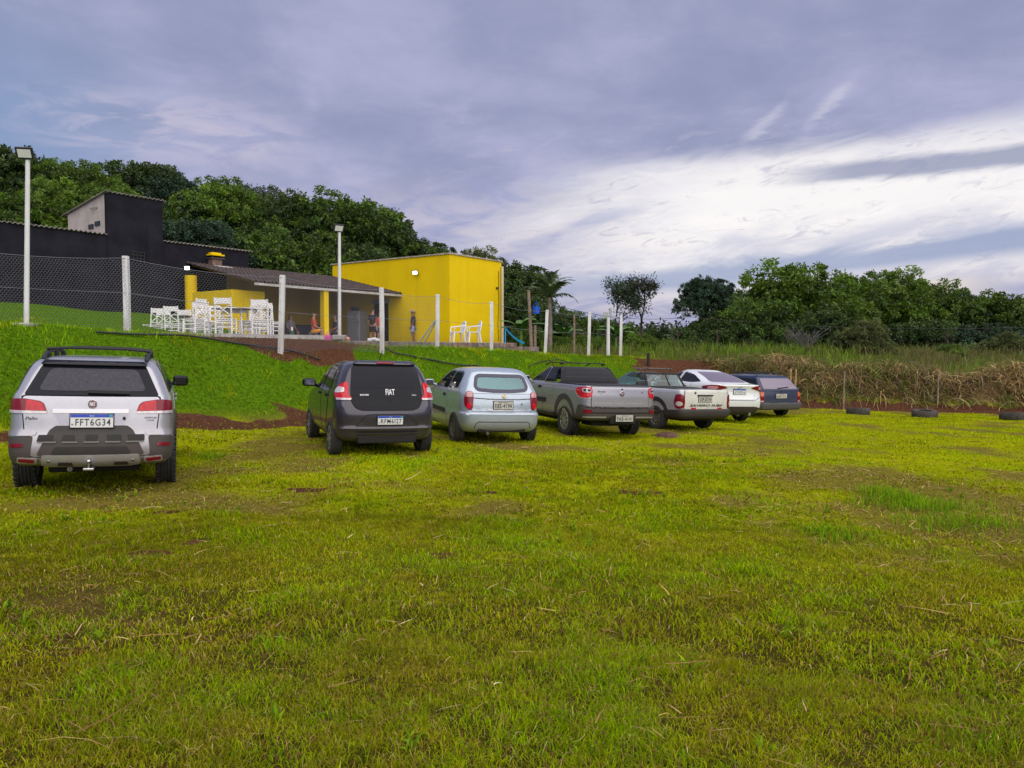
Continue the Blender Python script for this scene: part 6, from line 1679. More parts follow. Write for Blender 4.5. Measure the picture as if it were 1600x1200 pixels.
def blades(x, y, z, h, w, lean, az, col, name, mt, curl=1.0, base_shade=.62):
    """grass blades: two segments and a tip"""
    n = len(x)
    d = np.stack([np.cos(az), np.sin(az)], 1); face = az + rng.uniform(-1.2, 1.2, n) + math.pi / 2
    s = np.stack([np.cos(face), np.sin(face)], 1) * (w / 2)[:, None]
    base = np.stack([x, y, z], 1)
    hm = h * .55; a1 = lean * .55; a2 = np.minimum(lean * 1.45 * curl, 2.0)
    mid = base.copy(); mid[:, :2] += d * (hm * np.sin(a1))[:, None]; mid[:, 2] += hm * np.cos(a1)
    tip = mid.copy(); tip[:, :2] += d * ((h - hm) * np.sin(a2))[:, None]; tip[:, 2] += (h - hm) * np.cos(a2)
    co = np.empty((n, 5, 3)); 
    for k, (p, sg, f) in enumerate(((base, -1, 1), (base, 1, 1), (mid, -1, .85), (mid, 1, .85), (tip, 0, 0))):
        co[:, k] = p; co[:, k, :2] += s * sg * f
    i = np.arange(n) * 5
    q = np.stack([i, i + 1, i + 3, i + 2], 1); t = np.stack([i + 2, i + 3, i + 4], 1)
    c = np.repeat(col[:, None, :], 5, 1)
    c[:, :2] *= base_shade  # blade feet darkened for depth, shade between the blades put into the colour
    return fast_mesh(name, co.reshape(-1, 3), t, q, c.reshape(-1, 3), mt)
def pick(n, cols, wts):
    cols = np.array(cols); k = rng.choice(len(cols), n, p=np.array(wts) / sum(wts))
    return cols[k] * rng.uniform(.6, 1.4, (n, 1)) * rng.uniform(.92, 1.08, (n, 3))
def wedge(n, r0, r1, half=52):
    r = np.sqrt(rng.uniform(r0 * r0, r1 * r1, n)); a = np.radians(rng.uniform(-half, half, n))
    return r * np.sin(a), r * np.cos(a)

def field_grass():
    parts = []
    for r0, r1, n, hh, ww in ((1.9, 4.2, 260000, (.030, .080), (.0022, .0042)), (4.2, 7.5, 230000, (.035, .080), (.0038, .0066)), (7.5, 13, 190000, (.035, .08), (.008, .013)), (13, 32, 200000, (.03, .07), (.014, .026))):
        x, y = wedge(n, r0, r1)
        d = foot_dist(x, y); bare = bare_mask(x, y); soil = soil_mask(x, y); tuft = fbm(x * 2.2, y * 2.2, 41, 4); tuft2 = fbm(x * 7, y * 7, 44, 3)
        keep = (d < .15) & (rng.uniform(size=n) > soil * .82) & (rng.uniform(size=n) > bare * .50) & (rng.uniform(size=n) < .36 + .85 * sstep(tuft2, .3, .6))
        x, y, bare, tuft, tuft2 = x[keep], y[keep], bare[keep], tuft[keep], tuft2[keep]; n = len(x)
        h = rng.uniform(*hh, n) * (.70 + .45 * sstep(tuft, .35, .72)) * (1 - .35 * bare); w = rng.uniform(*ww, n)
        lean = rng.uniform(.35, 1.45, n); az = rng.uniform(0, 2 * math.pi, n)
        big = fbm(x * .9 + 11, y * .9, 47, 4); jit = rng.uniform(-.13, .13, n)
        gr = sstep(tuft * .6 + big * .4 + jit, .44, .60)[:, None]; ol = sstep(tuft2 * .4 + fbm(x * 1.4, y * 1.4 + 8, 48, 4) * .6 + jit, .47, .62)[:, None]
        col = (1 - gr) * pick(n, [(.385, .43, .005), (.32, .39, .004), (.47, .42, .02)], [5, 4, 2]) + gr * pick(n, [(.25, .42, .004), (.35, .47, .005), (.17, .32, .004)], [4, 4, 2])
        col = col * (1 - .62 * ol) + .62 * ol * pick(n, [(.30, .25, .012), (.22, .21, .008), (.34, .24, .03)], [4, 4, 2])
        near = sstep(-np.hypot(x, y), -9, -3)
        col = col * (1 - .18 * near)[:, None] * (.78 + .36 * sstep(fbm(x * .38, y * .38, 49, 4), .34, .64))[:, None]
        dry = rng.uniform(size=n) < (.05 + .45 * bare + .13 * near)
        col[dry] = pick(int(dry.sum()), [(.46, .33, .11), (.28, .17, .05), (.15, .09, .035), (.58, .46, .20), (.22, .10, .04)], [3, 4, 3, 1, 2])
        flat = dry & (rng.uniform(size=n) < .6); lean[flat] = rng.uniform(1.1, 1.5, int(flat.sum())); h[flat] *= 1.3
        parts.append((x, y, h, w, lean, az, col))
    # longer tufts
    for px, py, sx, sy, n, hh in ((1430, 792, .55, .28, 800, .17), (1500, 822, .55, .22, 550, .15), (1310, 838, .35, .20, 350, .12), (1385, 775, .3, .2, 500, .16), (330, 715, .25, .18, 250, .11), (1500, 1160, .16, .12, 90, .08), (620, 1120, .14, .1, 60, .08), (430, 1010, .12, .08, 40, .10), (165, 1060, .16, .1, 60, .10)):
        c = spot(px, py); x = c.x + rng.normal(size=n) * sx * .6; y = c.y + rng.normal(size=n) * sy * .8
        h = rng.uniform(.5, 1.1, n) * hh; w = rng.uniform(.006, .010, n)
        parts.append((x, y, h, w, rng.uniform(.1, .9, n), rng.uniform(0, 6.28, n), pick(n, [(.13, .30, .008), (.22, .38, .010), (.28, .36, .02)], [4, 5, 3])))
    # broad leaved weeds here and there, in small rosettes
    n0 = 260; cx, cy = wedge(n0, 2.2, 13, 46); k0 = (foot_dist(cx, cy) < -.4) & (fbm(cx * .8, cy * .8, 91) > .47); cx, cy = cx[k0], cy[k0]; m0 = 9
    x = np.repeat(cx, m0) + rng.normal(size=len(cx) * m0) * .022; y = np.repeat(cy, m0) + rng.normal(size=len(cx) * m0) * .022; n = len(x)
    parts.append((x, y, rng.uniform(.05, .13, n), rng.uniform(.010, .022, n), rng.uniform(.5, 1.3, n), rng.uniform(0, 6.28, n), pick(n, [(.17, .30, .012), (.25, .36, .015), (.12, .22, .01)], [3, 3, 2])))
    x, y, h, w, lean, az = [np.concatenate([p[i] for p in parts]) for i in range(6)]; col = np.concatenate([p[6] for p in parts])
    z = ground(x, y) - .006
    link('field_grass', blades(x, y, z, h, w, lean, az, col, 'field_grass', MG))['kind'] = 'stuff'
    tag(bpy.data.objects['field_grass'], 'short yellowish green turf covering the open field', 'grass')
field_grass()
def bank_grass():
    n = 230000
    x = rng.uniform(-17, 7.5, n); y = rng.uniform(5, 38, n)
    d = foot_dist(x, y); lu = lush_mask(x, y); soil = soil_mask(x, y)
    lx = (x - T0[0]) * U.x + (y - T0[1]) * U.y; ly = (x - T0[0]) * V.x + (y - T0[1]) * V.y
    onter = (ly > -.05) & (lx > -1.3 * np.clip(ly / 17, 0, 1) - .05) & (lx < 17.9)
    keep = (lu > .25) & (d < 9.5) & ~onter & (rng.uniform(size=n) > soil * .92)
    x, y, d = x[keep], y[keep], d[keep]; n = len(x)
    t = fbm(x * 1.5, y * 1.5, 51, 4); t2 = fbm(x * 5, y * 5, 53, 3)
    h = rng.uniform(.06, .13, n) * (.6 + .9 * sstep(t, .35, .7)); w = rng.uniform(.010, .019, n)
    g = sstep(t2 * .5 + t * .5, .36, .64)[:, None]
    col = (1 - g) * pick(n, [(.078, .175, .004), (.115, .225, .005), (.05, .12, .004)], [4, 4, 2]) + g * pick(n, [(.235, .385, .006), (.35, .44, .008), (.155, .30, .005)], [5, 4, 3])
    col = col * (.66 + .62 * sstep(fbm(x * .55, y * .55, 57, 4), .32, .66))[:, None] * np.stack([.85 + .45 * sstep(fbm(x * .8 + 4, y * .8, 58, 3), .38, .62), np.ones(n), np.ones(n)], 1)
    dry = rng.uniform(size=n) < .05; col[dry] = pick(int(dry.sum()), [(.30, .22, .07)], [1])
    z = ground(x, y) - .01
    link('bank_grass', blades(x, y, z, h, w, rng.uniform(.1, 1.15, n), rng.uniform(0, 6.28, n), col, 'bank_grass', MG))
    tag(bpy.data.objects['bank_grass'], 'lush bright green grass on the bank below the fence', 'grass', kind='stuff')
bank_grass()

def strands(x, y, z, L, w, az, el, bend, col, name, mt):
    """dry stalks and leaves: three joints, drooping"""
    n = len(x); K = 4
    P = np.empty((n, K, 3)); P[:, 0] = np.stack([x, y, z], 1); e = el.copy()
    for k in range(1, K):
        st = (L / (K - 1))[:, None] * np.stack([np.cos(az) * np.cos(e), np.sin(az) * np.cos(e), np.sin(e)], 1)
        P[:, k] = P[:, k - 1] + st; e = e - bend; az = az + rng.uniform(-.25, .25, n)
    s = np.stack([-np.sin(az), np.cos(az), rng.uniform(-.4, .4, n)], 1) * (w / 2)[:, None]
    co = np.empty((n, K, 2, 3)); f = np.array([1, 1, .8, .25])
    for k in range(K): co[:, k, 0] = P[:, k] - s * f[k]; co[:, k, 1] = P[:, k] + s * f[k]
    i = np.arange(n) * K * 2; q = np.concatenate([np.stack([i + 2 * k, i + 2 * k + 1, i + 2 * k + 3, i + 2 * k + 2], 1) for k in range(K - 1)])
    c = np.repeat(col[:, None, :], K * 2, 1).reshape(-1, 3)
    return fast_mesh(name, co.reshape(-1, 3), None, q, c, mt)
def litter():
    n = 9000; x, y = wedge(n, 2.2, 15, 46); k = foot_dist(x, y) < -.3; x, y = x[k], y[k]
    b = bare_mask(x, y); k = rng.uniform(size=len(x)) < .12 + .9 * b + .5 * (fbm(x * 1.1, y * 1.1, 95) > .56); x, y = x[k], y[k]; n = len(x)
    L = rng.uniform(.05, .17, n) * np.where(rng.uniform(size=n) < .06, 1.9, 1); w = rng.uniform(.0022, .0055, n) * (1 + np.hypot(x, y) * .06); az = rng.uniform(0, 6.28, n); el = rng.uniform(-.05, .35, n); col = pick(n, [(.42, .29, .11), (.28, .16, .06), (.18, .10, .05), (.50, .40, .2)], [4, 3, 2, 1]); z = ground(x, y) + .025
    # the larger stalks one can make out
    big = [(345, 985, .30, .5), (360, 975, .22, 2.2), (850, 1120, .34, -.6), (870, 1140, .30, -1.0), (930, 1150, .22, 1.2), (1040, 1055, .36, -.15), (980, 1065, .42, .05), (1120, 915, .34, 1.9), (1150, 930, .42, .1), (1100, 950, .40, .2), (1000, 862, .45, .05), (1015, 940, .4, 3.0),
           (120, 1165, .5, .9), (60, 1180, .4, .1), (100, 1190, .5, .35), (1380, 1090, .3, 2.4), (1255, 935, .3, -.3), (1420, 1080, .25, 1.0), (240, 1010, .2, .9), (320, 985, .3, .4), (500, 880, .3, .1), (1450, 1150, .3, -.4), (740, 900, .25, .3), (1370, 1030, .28, -.9), (1330, 940, .3, .2)]
    bx, by = [], []
    for px, py, l, a in big:
        p = spot(px, py); bx.append(p.x); by.append(p.y)
    bx, by = np.array(bx), np.array(by)
    x = np.concatenate([x, bx]); y = np.concatenate([y, by]); z = np.concatenate([z, ground(bx, by) + .05]); L = np.concatenate([L, [b_[2] * .7 for b_ in big]]); w = np.concatenate([w, np.full(len(big), .0065)])
    az = np.concatenate([az, [b_[3] for b_ in big]]); el = np.concatenate([el, np.full(len(big), .10)]); col = np.concatenate([col, pick(len(big), [(.30, .18, .06), (.20, .10, .04), (.42, .29, .12)], [2, 2, 1])])
    link('straw_litter', strands(x, y, z, L, w, az, el, rng.uniform(-.05, .25, len(x)), col, 'straw_litter', MS))
    tag(bpy.data.objects['straw_litter'], 'dry stalks and straw scattered over the turf', 'straw', kind='stuff')
litter()

def straw_bank():
    n = 170000
    x = rng.uniform(6.5, 30, n); y = rng.uniform(17, 36, n); d = foot_dist(x, y); s = soil_mask(x, y)
    hump = fbm(x * .55, y * .55, 61, 4); hump2 = fbm(x * 1.6, y * 1.6, 62, 3)
    big = fbm(x * .22, y * .22, 68, 3)
    keep = (d > .12 + .5 * (fbm(x * 1.1, y * 1.1, 67, 3) - .3)) & (d < 2.4 + 1.6 * hump) & (rng.uniform(size=n) > np.clip(s * .9, 0, .9)) & (rng.uniform(size=n) < sstep(hump2, .25, .5) + .15) & ((x > 10.0) | ((y - 30 > (10.0 - x) * 1.4 + 1.2)))
    x, y, d, hump, hump2, big = [a[keep] for a in (x, y, d, hump, hump2, big)]; n = len(x)
    z = ground(x, y) + rng.uniform(0, 1, n) ** 1.3 * (.06 + .62 * sstep(hump * .6 + big * .4, .36, .64)) * sstep(d, .3, 1.2)
    L = rng.uniform(.25, .85, n); w = rng.uniform(.012, .030, n); az = rng.uniform(0, 6.28, n); el = rng.uniform(-.9, .45, n)
    g = sstep(hump2 * .6 + fbm(x * .4, y * .4, 66) * .4 + rng.uniform(-.1, .1, n), .40, .60)[:, None]
    col = g * pick(n, [(.36, .245, .10), (.27, .18, .075), (.44, .33, .16)], [4, 3, 2]) + (1 - g) * pick(n, [(.15, .095, .05), (.095, .06, .038), (.22, .15, .09), (.20, .17, .14)], [4, 3, 3, 1])
    green = rng.uniform(size=n) < .55 * sstep(fbm(x * .5, y * .5, 69), .47, .62) + .04; col[green] = pick(int(green.sum()), [(.09, .13, .02), (.13, .15, .03)], [1, 1])
    link('cut_straw', strands(x, y, z, L, w, az, el, rng.uniform(0, .6, n), col, 'cut_straw', MS))
    tag(bpy.data.objects['cut_straw'], 'heaps of cut dry straw and dead stalks along the far bank', 'straw', kind='stuff')
straw_bank()
def weeds():
    n = 90000
    x = rng.uniform(1.5, 48, n); y = rng.uniform(18, 62, n); d = foot_dist(x, y); s = soil_mask(x, y); f = fbm(x * .35, y * .35, 71, 4); f2 = fbm(x * 1.2, y * 1.2, 72, 3)
    keep = ((d > 2.5 + 1.8 * (f - .5)) | ((d > .9) & (fbm(x * .42 + 2, y * .42, 79, 3) > .53))) & (rng.uniform(size=n) > s) & (rng.uniform(size=n) < .25 + sstep(f2, .3, .6)) & (rng.uniform(size=n) < 1.2 - .015 * y) & ((d > 6.0 + 3 * (f - .5)) | (x > 9.5))
    x, y, d, f, f2 = [a[keep] for a in (x, y, d, f, f2)]; n = len(x)
    h = rng.uniform(.2, .6, n) * (.55 + .9 * sstep(f2, .35, .7)) * (.75 + .35 * sstep(d, 3, 9)); w = rng.uniform(.018, .04, n)
    g = sstep(fbm(x * .28 + 5, y * .28, 75, 3) + rng.uniform(-.12, .12, n), .40, .58)[:, None]
    col = g * pick(n, [(.12, .22, .018), (.18, .29, .02), (.21, .26, .06)], [4, 3, 2]) + (1 - g) * pick(n, [(.20, .165, .075), (.16, .12, .065), (.15, .16, .045), (.24, .20, .11)], [3, 3, 3, 1])
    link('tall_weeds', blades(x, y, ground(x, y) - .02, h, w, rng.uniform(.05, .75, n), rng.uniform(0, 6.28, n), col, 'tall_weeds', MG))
    tag(bpy.data.objects['tall_weeds'], 'tall unmown grass and weeds beyond the straw bank', 'weeds', kind='stuff')
weeds()

# ------------------------------------------------------------------ trees
def rot_rand(n): 
    v = rng.normal(size=(n, 3)); return v / np.linalg.norm(v, axis=1)[:, None]
def leaf_cards(pos, axis, length, width, col):
    n = len(pos); r = rot_rand(n); s = np.cross(axis, r); s /= np.linalg.norm(s, axis=1)[:, None] + 1e-9
    co = np.empty((n, 4, 3)); L = length[:, None]; W = width[:, None]
    co[:, 0] = pos; co[:, 1] = pos + axis * L * .5 - s * W * .5; co[:, 2] = pos + axis * L; co[:, 3] = pos + axis * L * .5 + s * W * .5
    nrm = np.cross(axis, s); co[:, 1] += nrm * L * .06; co[:, 3] += nrm * L * .06; co[:, 2] -= np.array([0, 0, 1]) * L * .12
    q = np.arange(n)[:, None] * 4 + np.arange(4)[None]
    return co.reshape(-1, 3), q, np.repeat(col, 4, 0)
def crown_mesh(name, seed, R0=5.0, rz=4.2, lobes=26, leaves=38000, palette=None, tipc=None, size=(.17, .33), dens=1.0, inner=.18, cluster=True):
    """leaves gathered in many tufts on many uneven lobes; crown centre at the origin"""
    global rng
    rng = np.random.default_rng(seed)
    c = rot_rand(lobes); c[:, 2] = np.abs(c[:, 2]) * 1.15 - .40
    rad = rng.uniform(.45, .80, (lobes, 1)); C = c * rad * np.array([R0, R0, rz]); rl = rng.uniform(.24, .44, lobes) * R0
    C[0] = (0, 0, rz * .25); rl[0] = R0 * .5
    bright = rng.uniform(.55, 1.25, lobes); hue = rng.uniform(size=lobes)
    per = rng.choice(lobes, int(leaves), p=rl ** 2 / (rl ** 2).sum())
    n = len(per); d = rot_rand(n); d[:, 2] = np.where(d[:, 2] < -.35, -d[:, 2] * .5, d[:, 2])
    # tufts: directions snap towards tuft centres of the lobe
    nt = 26; T = rot_rand(lobes * nt).reshape(lobes, nt, 3); tb = rng.uniform(.6, 1.3, (lobes, nt)); tr = rng.uniform(.78, 1.12, (lobes, nt))
    dots = np.einsum('ijk,ik->ij', T[per], d); k = dots.argmax(1); td = T[per, k]
    d2 = d * .55 + td * .65; d2 /= np.linalg.norm(d2, axis=1)[:, None]
    shell = np.where(rng.uniform(size=n) < inner, rng.uniform(.35, .85, n), rng.uniform(.86, 1.06, n)) * tr[per, k]
    pos = C[per] + d2 * (rl[per] * shell)[:, None] * np.array([1, 1, .86])
    ax = d2 * .7 + rot_rand(n) * .75 + np.array([0, 0, -.35]); ax /= np.linalg.norm(ax, axis=1)[:, None]
    L = rng.uniform(*size, n); W = L * rng.uniform(.30, .46, n)
    pal = np.array(palette); hsel = (hue[per] * .7 + rng.uniform(size=n) * .3) * (len(pal) - 1); lo = np.floor(hsel).astype(int); f = (hsel - lo)[:, None]
    col = pal[lo] * (1 - f) + pal[np.minimum(lo + 1, len(pal) - 1)] * f
    col = col * (bright[per] * tb[per, k] * rng.uniform(.7, 1.3, n))[:, None]
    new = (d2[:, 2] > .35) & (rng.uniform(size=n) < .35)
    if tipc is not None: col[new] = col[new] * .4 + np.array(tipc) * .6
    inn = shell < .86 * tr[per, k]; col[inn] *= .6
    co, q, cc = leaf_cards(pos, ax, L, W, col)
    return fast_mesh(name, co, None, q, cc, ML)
DARK = [(0.0261, 0.0522, 0.0174), (0.0435, 0.0798, 0.0203), (0.0609, 0.1087, 0.0232), (0.0377, 0.0725, 0.0319)]
MID = [(0.0351, 0.0725, 0.014), (0.0585, 0.117, 0.0164), (0.0878, 0.158, 0.0187)]
LIGHT = [(0.0541, 0.1136, 0.013), (0.092, 0.1732, 0.0151), (0.1299, 0.2165, 0.0173)]
OLIVE = [(0.0715, 0.0975, 0.0286), (0.104, 0.13, 0.0364), (0.13, 0.1495, 0.0455)]
BLUE = [(0.027, 0.06, 0.033), (0.039, 0.0825, 0.045), (0.0525, 0.102, 0.045)]
CROWN = {}
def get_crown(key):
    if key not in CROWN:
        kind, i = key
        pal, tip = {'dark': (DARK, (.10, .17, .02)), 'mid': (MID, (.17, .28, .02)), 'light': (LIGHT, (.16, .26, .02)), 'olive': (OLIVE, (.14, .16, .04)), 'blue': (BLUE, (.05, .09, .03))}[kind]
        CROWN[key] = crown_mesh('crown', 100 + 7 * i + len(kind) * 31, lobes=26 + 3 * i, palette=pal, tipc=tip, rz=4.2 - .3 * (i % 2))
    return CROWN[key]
Mt = {}
Mt['bark'] = mat('tree_bark', (.075, .055, .042), .95, var=.35, vscale=4, bump=.6, bscale=14)
Mt['bark_pale'] = mat('pale_tree_bark', (.17, .14, .12), .95, var=.3, vscale=5, bump=.4, bscale=20)
Mt['bark_dark'] = mat('dark_tree_bark', (.035, .026, .024), .95, var=.3, vscale=4)
TREE_N = 0
trunks = {}
def trunk_mesh(i, h=6.0, r=.32, mt=None):
    if i in trunks: return trunks[i]
    rd = random.Random(i); m = MB()
    pts = [(0, 0, -.6), (0, 0, 0), (rd.uniform(-.2, .2), rd.uniform(-.2, .2), h * .3), (rd.uniform(-.4, .4), rd.uniform(-.4, .4), h * .6), (rd.uniform(-.5, .5), rd.uniform(-.5, .5), h)]
    m.tube(pts, [r * 1.4, r * 1.15, r * .9, r * .7, r * .25], 0, 8)
    for k in range(7):
        a = rd.uniform(0, 6.28); z0 = h * rd.uniform(.28, .7); l = rd.uniform(1.8, 3.6); zz = rd.uniform(.9, 2.2)
        p0 = Vector(pts[2]).lerp(Vector(pts[3]), rd.random()); p0.z = z0
        m.tube([p0, p0 + Vector((math.cos(a) * l * .45, math.sin(a) * l * .45, zz * .55)), p0 + Vector((math.cos(a) * l, math.sin(a) * l, zz))], [r * .48, r * .32, r * .10], 0, 6)
    o = m.build('trunk', [mt or Mt['bark']], None, 60); me = o.data; bpy.data.objects.remove(o); trunks[i] = me
    return me
def tree(px, topy, depth, rad, kind, label, name='tree', cat='tree', group='trees behind the buildings', bury=0.0):
    global TREE_N
    i = TREE_N; TREE_N += 1
    rd = random.Random(900 + i)
    p = at(px, depth); p.z = gz(p.x, p.y); top = CZ + (HOR - topy) * depth / FPX
    s = rad / 5.0; cz = top - 4.0 * s - p.z
    e = empty(name, p, rd.uniform(0, 6.28), label, cat, group)
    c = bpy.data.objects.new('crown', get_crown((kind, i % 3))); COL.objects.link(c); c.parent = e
    c.location = (0, 0, cz); c.scale = (s * rd.uniform(.95, 1.1), s * rd.uniform(.95, 1.1), s)
    t = bpy.data.objects.new('trunk', trunk_mesh(i % 4)); COL.objects.link(t); t.parent = e
    k = max(.25, (cz + 1.0 * s) / 6.0); q = max(.5, s * .9) if name == 'tree' else s * .45; t.scale = (q, q, k)
    return e
G1 = 'trees behind the buildings'; G2 = 'trees along the right skyline'; G3 = 'bushes between fence and trees'
for a in [(-60, 210, 52, 6.0, 'dark', 'dark tree at the far left edge behind the left lamp post'), (30, 226, 50, 5.6, 'dark', 'tall dark tree behind the left lamp post head'), (128, 246, 51, 3.6, 'light', 'bright green round tree left of the pale gable tower'),
          (80, 282, 46, 4.2, 'light', 'yellowish green tree low behind the black building at left'), (232, 248, 57, 5.2, 'dark', 'tall dark tree directly behind the black tower'), (180, 280, 48, 4.0, 'light', 'light green tree just left above the tower roof'),
          (290, 276, 56, 4.2, 'blue', 'bluish dark tree right of the black tower'), (345, 276, 55, 4.2, 'light', 'light topped tree above the lower black wall'), (405, 288, 60, 3.8, 'dark', 'small dark crown peeping between two larger trees'),
          (450, 303, 56, 5.0, 'dark', 'broad dark tree left of the middle lamp post'), (520, 294, 57, 5.4, 'mid', 'highest broad tree behind the middle lamp post'), (572, 318, 60, 4.4, 'dark', 'dark tree sloping down right of the middle lamp post'),
          (615, 355, 61, 4.0, 'mid', 'mid green tree above the left of the yellow building'), (655, 368, 66, 3.8, 'dark', 'dark tree top above the yellow building roof'), (470, 350, 50, 4.6, 'mid', 'mid green lower tree above the veranda roof'),
          (385, 345, 50, 4.8, 'mid', 'leafy lower tree behind the end of the black wall'), (310, 335, 47, 4.2, 'blue', 'bluish lower tree behind the lower black wall'), (555, 372, 52, 4.2, 'dark', 'dark lower tree behind the yellow building left edge'),
          (220, 305, 50, 4.4, 'dark', 'dark tree hidden behind the black tower'), (140, 300, 48, 4.5, 'mid', 'mid green tree behind the pale gable wall'), (20, 290, 46, 5.0, 'dark', 'dark low tree behind the black building at the left edge'),
          (745, 387, 62, 4.2, 'olive', 'olive topped tree above the middle of the yellow building'), (795, 402, 58, 4.2, 'dark', 'dark tree at the right corner of the yellow building'), (705, 398, 68, 3.6, 'dark', 'small dark tree above the yellow building corner'), (822, 450, 52, 3.2, 'dark', 'dark low tree left of the palm')]:
    tree(*a, group=G1)
for a in [(1098, 427, 62, 3.2, 'blue', 'slim dark tree at the left end of the right hand trees'), (1150, 452, 62, 4.2, 'mid', 'mid green tree left of the tall rounded tree'), (1238, 405, 63, 6.9, 'light', 'tall rounded bright green tree on the right'),
          (1190, 458, 60, 4.0, 'mid', 'green tree tucked left under the tall rounded tree'), (1315, 446, 66, 4.4, 'light', 'tree filling the dip right of the tall rounded tree'), (1385, 418, 66, 5.6, 'light', 'broad tree with lit tufts in the middle of the right group'),
          (1440, 430, 67, 4.8, 'mid', 'dark topped tree right of the broad tufted tree'), (1512, 452, 68, 4.6, 'mid', 'dark lower tree near the right border'), (1585, 444, 64, 5.6, 'mid', 'dark tree cut by the right border'),
          (1690, 428, 64, 6.1, 'dark', 'dark tree just beyond the right border'), (1120, 488, 58, 4.4, 'dark', 'low dark tree under the slim tree'), (1275, 478, 58, 4.6, 'dark', 'low dark tree below the tall rounded tree'),
          (1440, 490, 60, 4.9, 'dark', 'low dark tree behind the olive bush'), (1530, 498, 58, 4.6, 'blue', 'low bluish tree near the right border')]:
    tree(*a, group=G2)
for a in [(1350, 497, 46, 2.3, 'olive', 'large olive green bush in front of the right trees'), (1580, 515, 48, 2.4, 'olive', 'olive bush at the right border'), (890, 478, 62, 2.8, 'mid', 'rounded dark green bush right of the palm'), (938, 492, 64, 2.6, 'mid', 'bush behind the white post with crossarm'),
          (868, 496, 56, 2.6, 'olive', 'olive bush behind the palm'), (1028, 505, 66, 2.8, 'dark', 'dark bush right of the two sparse trees'), (1085, 503, 64, 2.6, 'mid', 'bush at the foot of the slim dark tree'), (975, 498, 58, 2.4, 'mid', 'bush below the two sparse trees'),
          (905, 517, 46, 1.6, 'light', 'bright green bush between two fence posts'), (1000, 520, 50, 1.8, 'light', 'light green bush right of the last fence post'), (1058, 524, 50, 1.7, 'mid', 'green bush near the small far palm'), (828, 505, 44, 1.8, 'mid', 'bush behind the wooden pole'), (862, 520, 44, 1.4, 'light', 'light bush left of the bright green bush'), (945, 522, 48, 1.5, 'light', 'light bush behind the thick white post'), (1120, 535, 46, 1.2, 'mid', 'small bush at the edge of the weeds'), (1230, 540, 44, 1.1, 'light', 'small leafy bush before the tall rounded tree'), (1480, 535, 44, 1.4, 'light', 'bright low bush right of the olive bush')]:
    tree(*a, name='bush', cat='bush', group=G3)
# sparse trees
def sparse(px, topy, depth, seed, label, dark):
    global rng
    p = at(px, depth); p.z = gz(p.x, p.y); top = CZ + (HOR - topy) * depth / FPX - p.z
    e = empty('sparse_tree', p, 0, label, 'tree', 'sparse trees'); rd = random.Random(seed); m = MB(); ends = []
    def grow_(a, d, l, r, lev):
        b = a + d * l; c = a.lerp(b, .5) + Vector((rd.uniform(-.1, .1), rd.uniform(-.1, .1), 0)) * l
        m.tube([a, c, b], [r, r * .8, r * .55], 0, 6)
        if lev == 0: ends.append(b); return
        for k in range(rd.choice((2, 3))):
            nd = (d + Vector((rd.uniform(-.85, .85), rd.uniform(-.85, .85), rd.uniform(-.05, .7)))).normalized(); grow_(b, nd, l * rd.uniform(.55, .8), r * .55, lev - 1)
        ends.append(b)
    grow_(Vector((0, 0, -.2)), Vector((rd.uniform(-.1, .1), 0, 1)).normalized(), top * .38, .12, 4)
    zmax = max(b.z for b in ends); m.v = [(x, y, z * top * .97 / zmax) for x, y, z in m.v]; ends = [Vector((b.x, b.y, b.z * top * .97 / zmax)) for b in ends]
    m.build('trunk', [Mt['bark_dark']], e, 60)
    rng = np.random.default_rng(seed); E_ = np.array([tuple(b) for b in ends if b.z > top * .42]); n = 2600; k = rng.integers(0, len(E_), n)
    pos = E_[k] + rng.normal(size=(n, 3)) * .24; pal = [(.05, .055, .03), (.04, .06, .03), (.075, .06, .045), (.03, .05, .03)] if dark else [(.05, .08, .04), (.07, .10, .05), (.04, .07, .035)]
    co, q, cc = leaf_cards(pos, rot_rand(n), rng.uniform(.12, .26, n), rng.uniform(.05, .10, n), pick(n, pal, [1] * len(pal)))
    o = bpy.data.objects.new('crown', fast_mesh('crown', co, None, q, cc, ML)); COL.objects.link(o); o.parent = e
sparse(963, 440, 52, 5, 'sparse leafed tree on the left of the two beside the last fence post', False)
sparse(1002, 437, 53, 9, 'sparse dark tree on the right of the two beside the last fence post', True)
# palms
def frond(seed, L, w=.55):
    rd = np.random.default_rng(seed); K = 26; t = np.linspace(0, 1, K)
    x = L * (t * .95 - .10 * t**3); z = L * (.55 * t - .75 * t**2.2); P = np.stack([x, 0 * t, z], 1)
    vs = []; fs = []
    for i in range(1, K):
        for s in (-1, 1):
            ln = w * L / 3 * math.sin(math.pi * min(1, (t[i] * .92 + .10))) * rd.uniform(.8, 1.15); d = Vector((.55, s * .8, -.35 + rd.uniform(-.2, .2))).normalized(); b = Vector(P[i]); u = (Vector(P[i]) - Vector(P[i - 1])).normalized() * .065 * L / 3
            n = len(vs); vs += [b - u, b + u, b + d * ln * .6 + u * .8, b + d * ln + Vector((0, 0, -.12 * ln)), b + d * ln * .6 - u * .8]; fs.append([n, n + 1, n + 2, n + 3, n + 4])
    m = MB(); m.add(vs, fs); m.tube([tuple(p) for p in P[::3]], .02 * L / 3, 0, 5); return m
Mt['frond'] = mat('palm_frond', (.085, .12, .05), .55, var=.35, vscale=2); Mt['frond2'] = mat('banana_leaf', (.06, .15, .02), .5, var=.3, vscale=3)
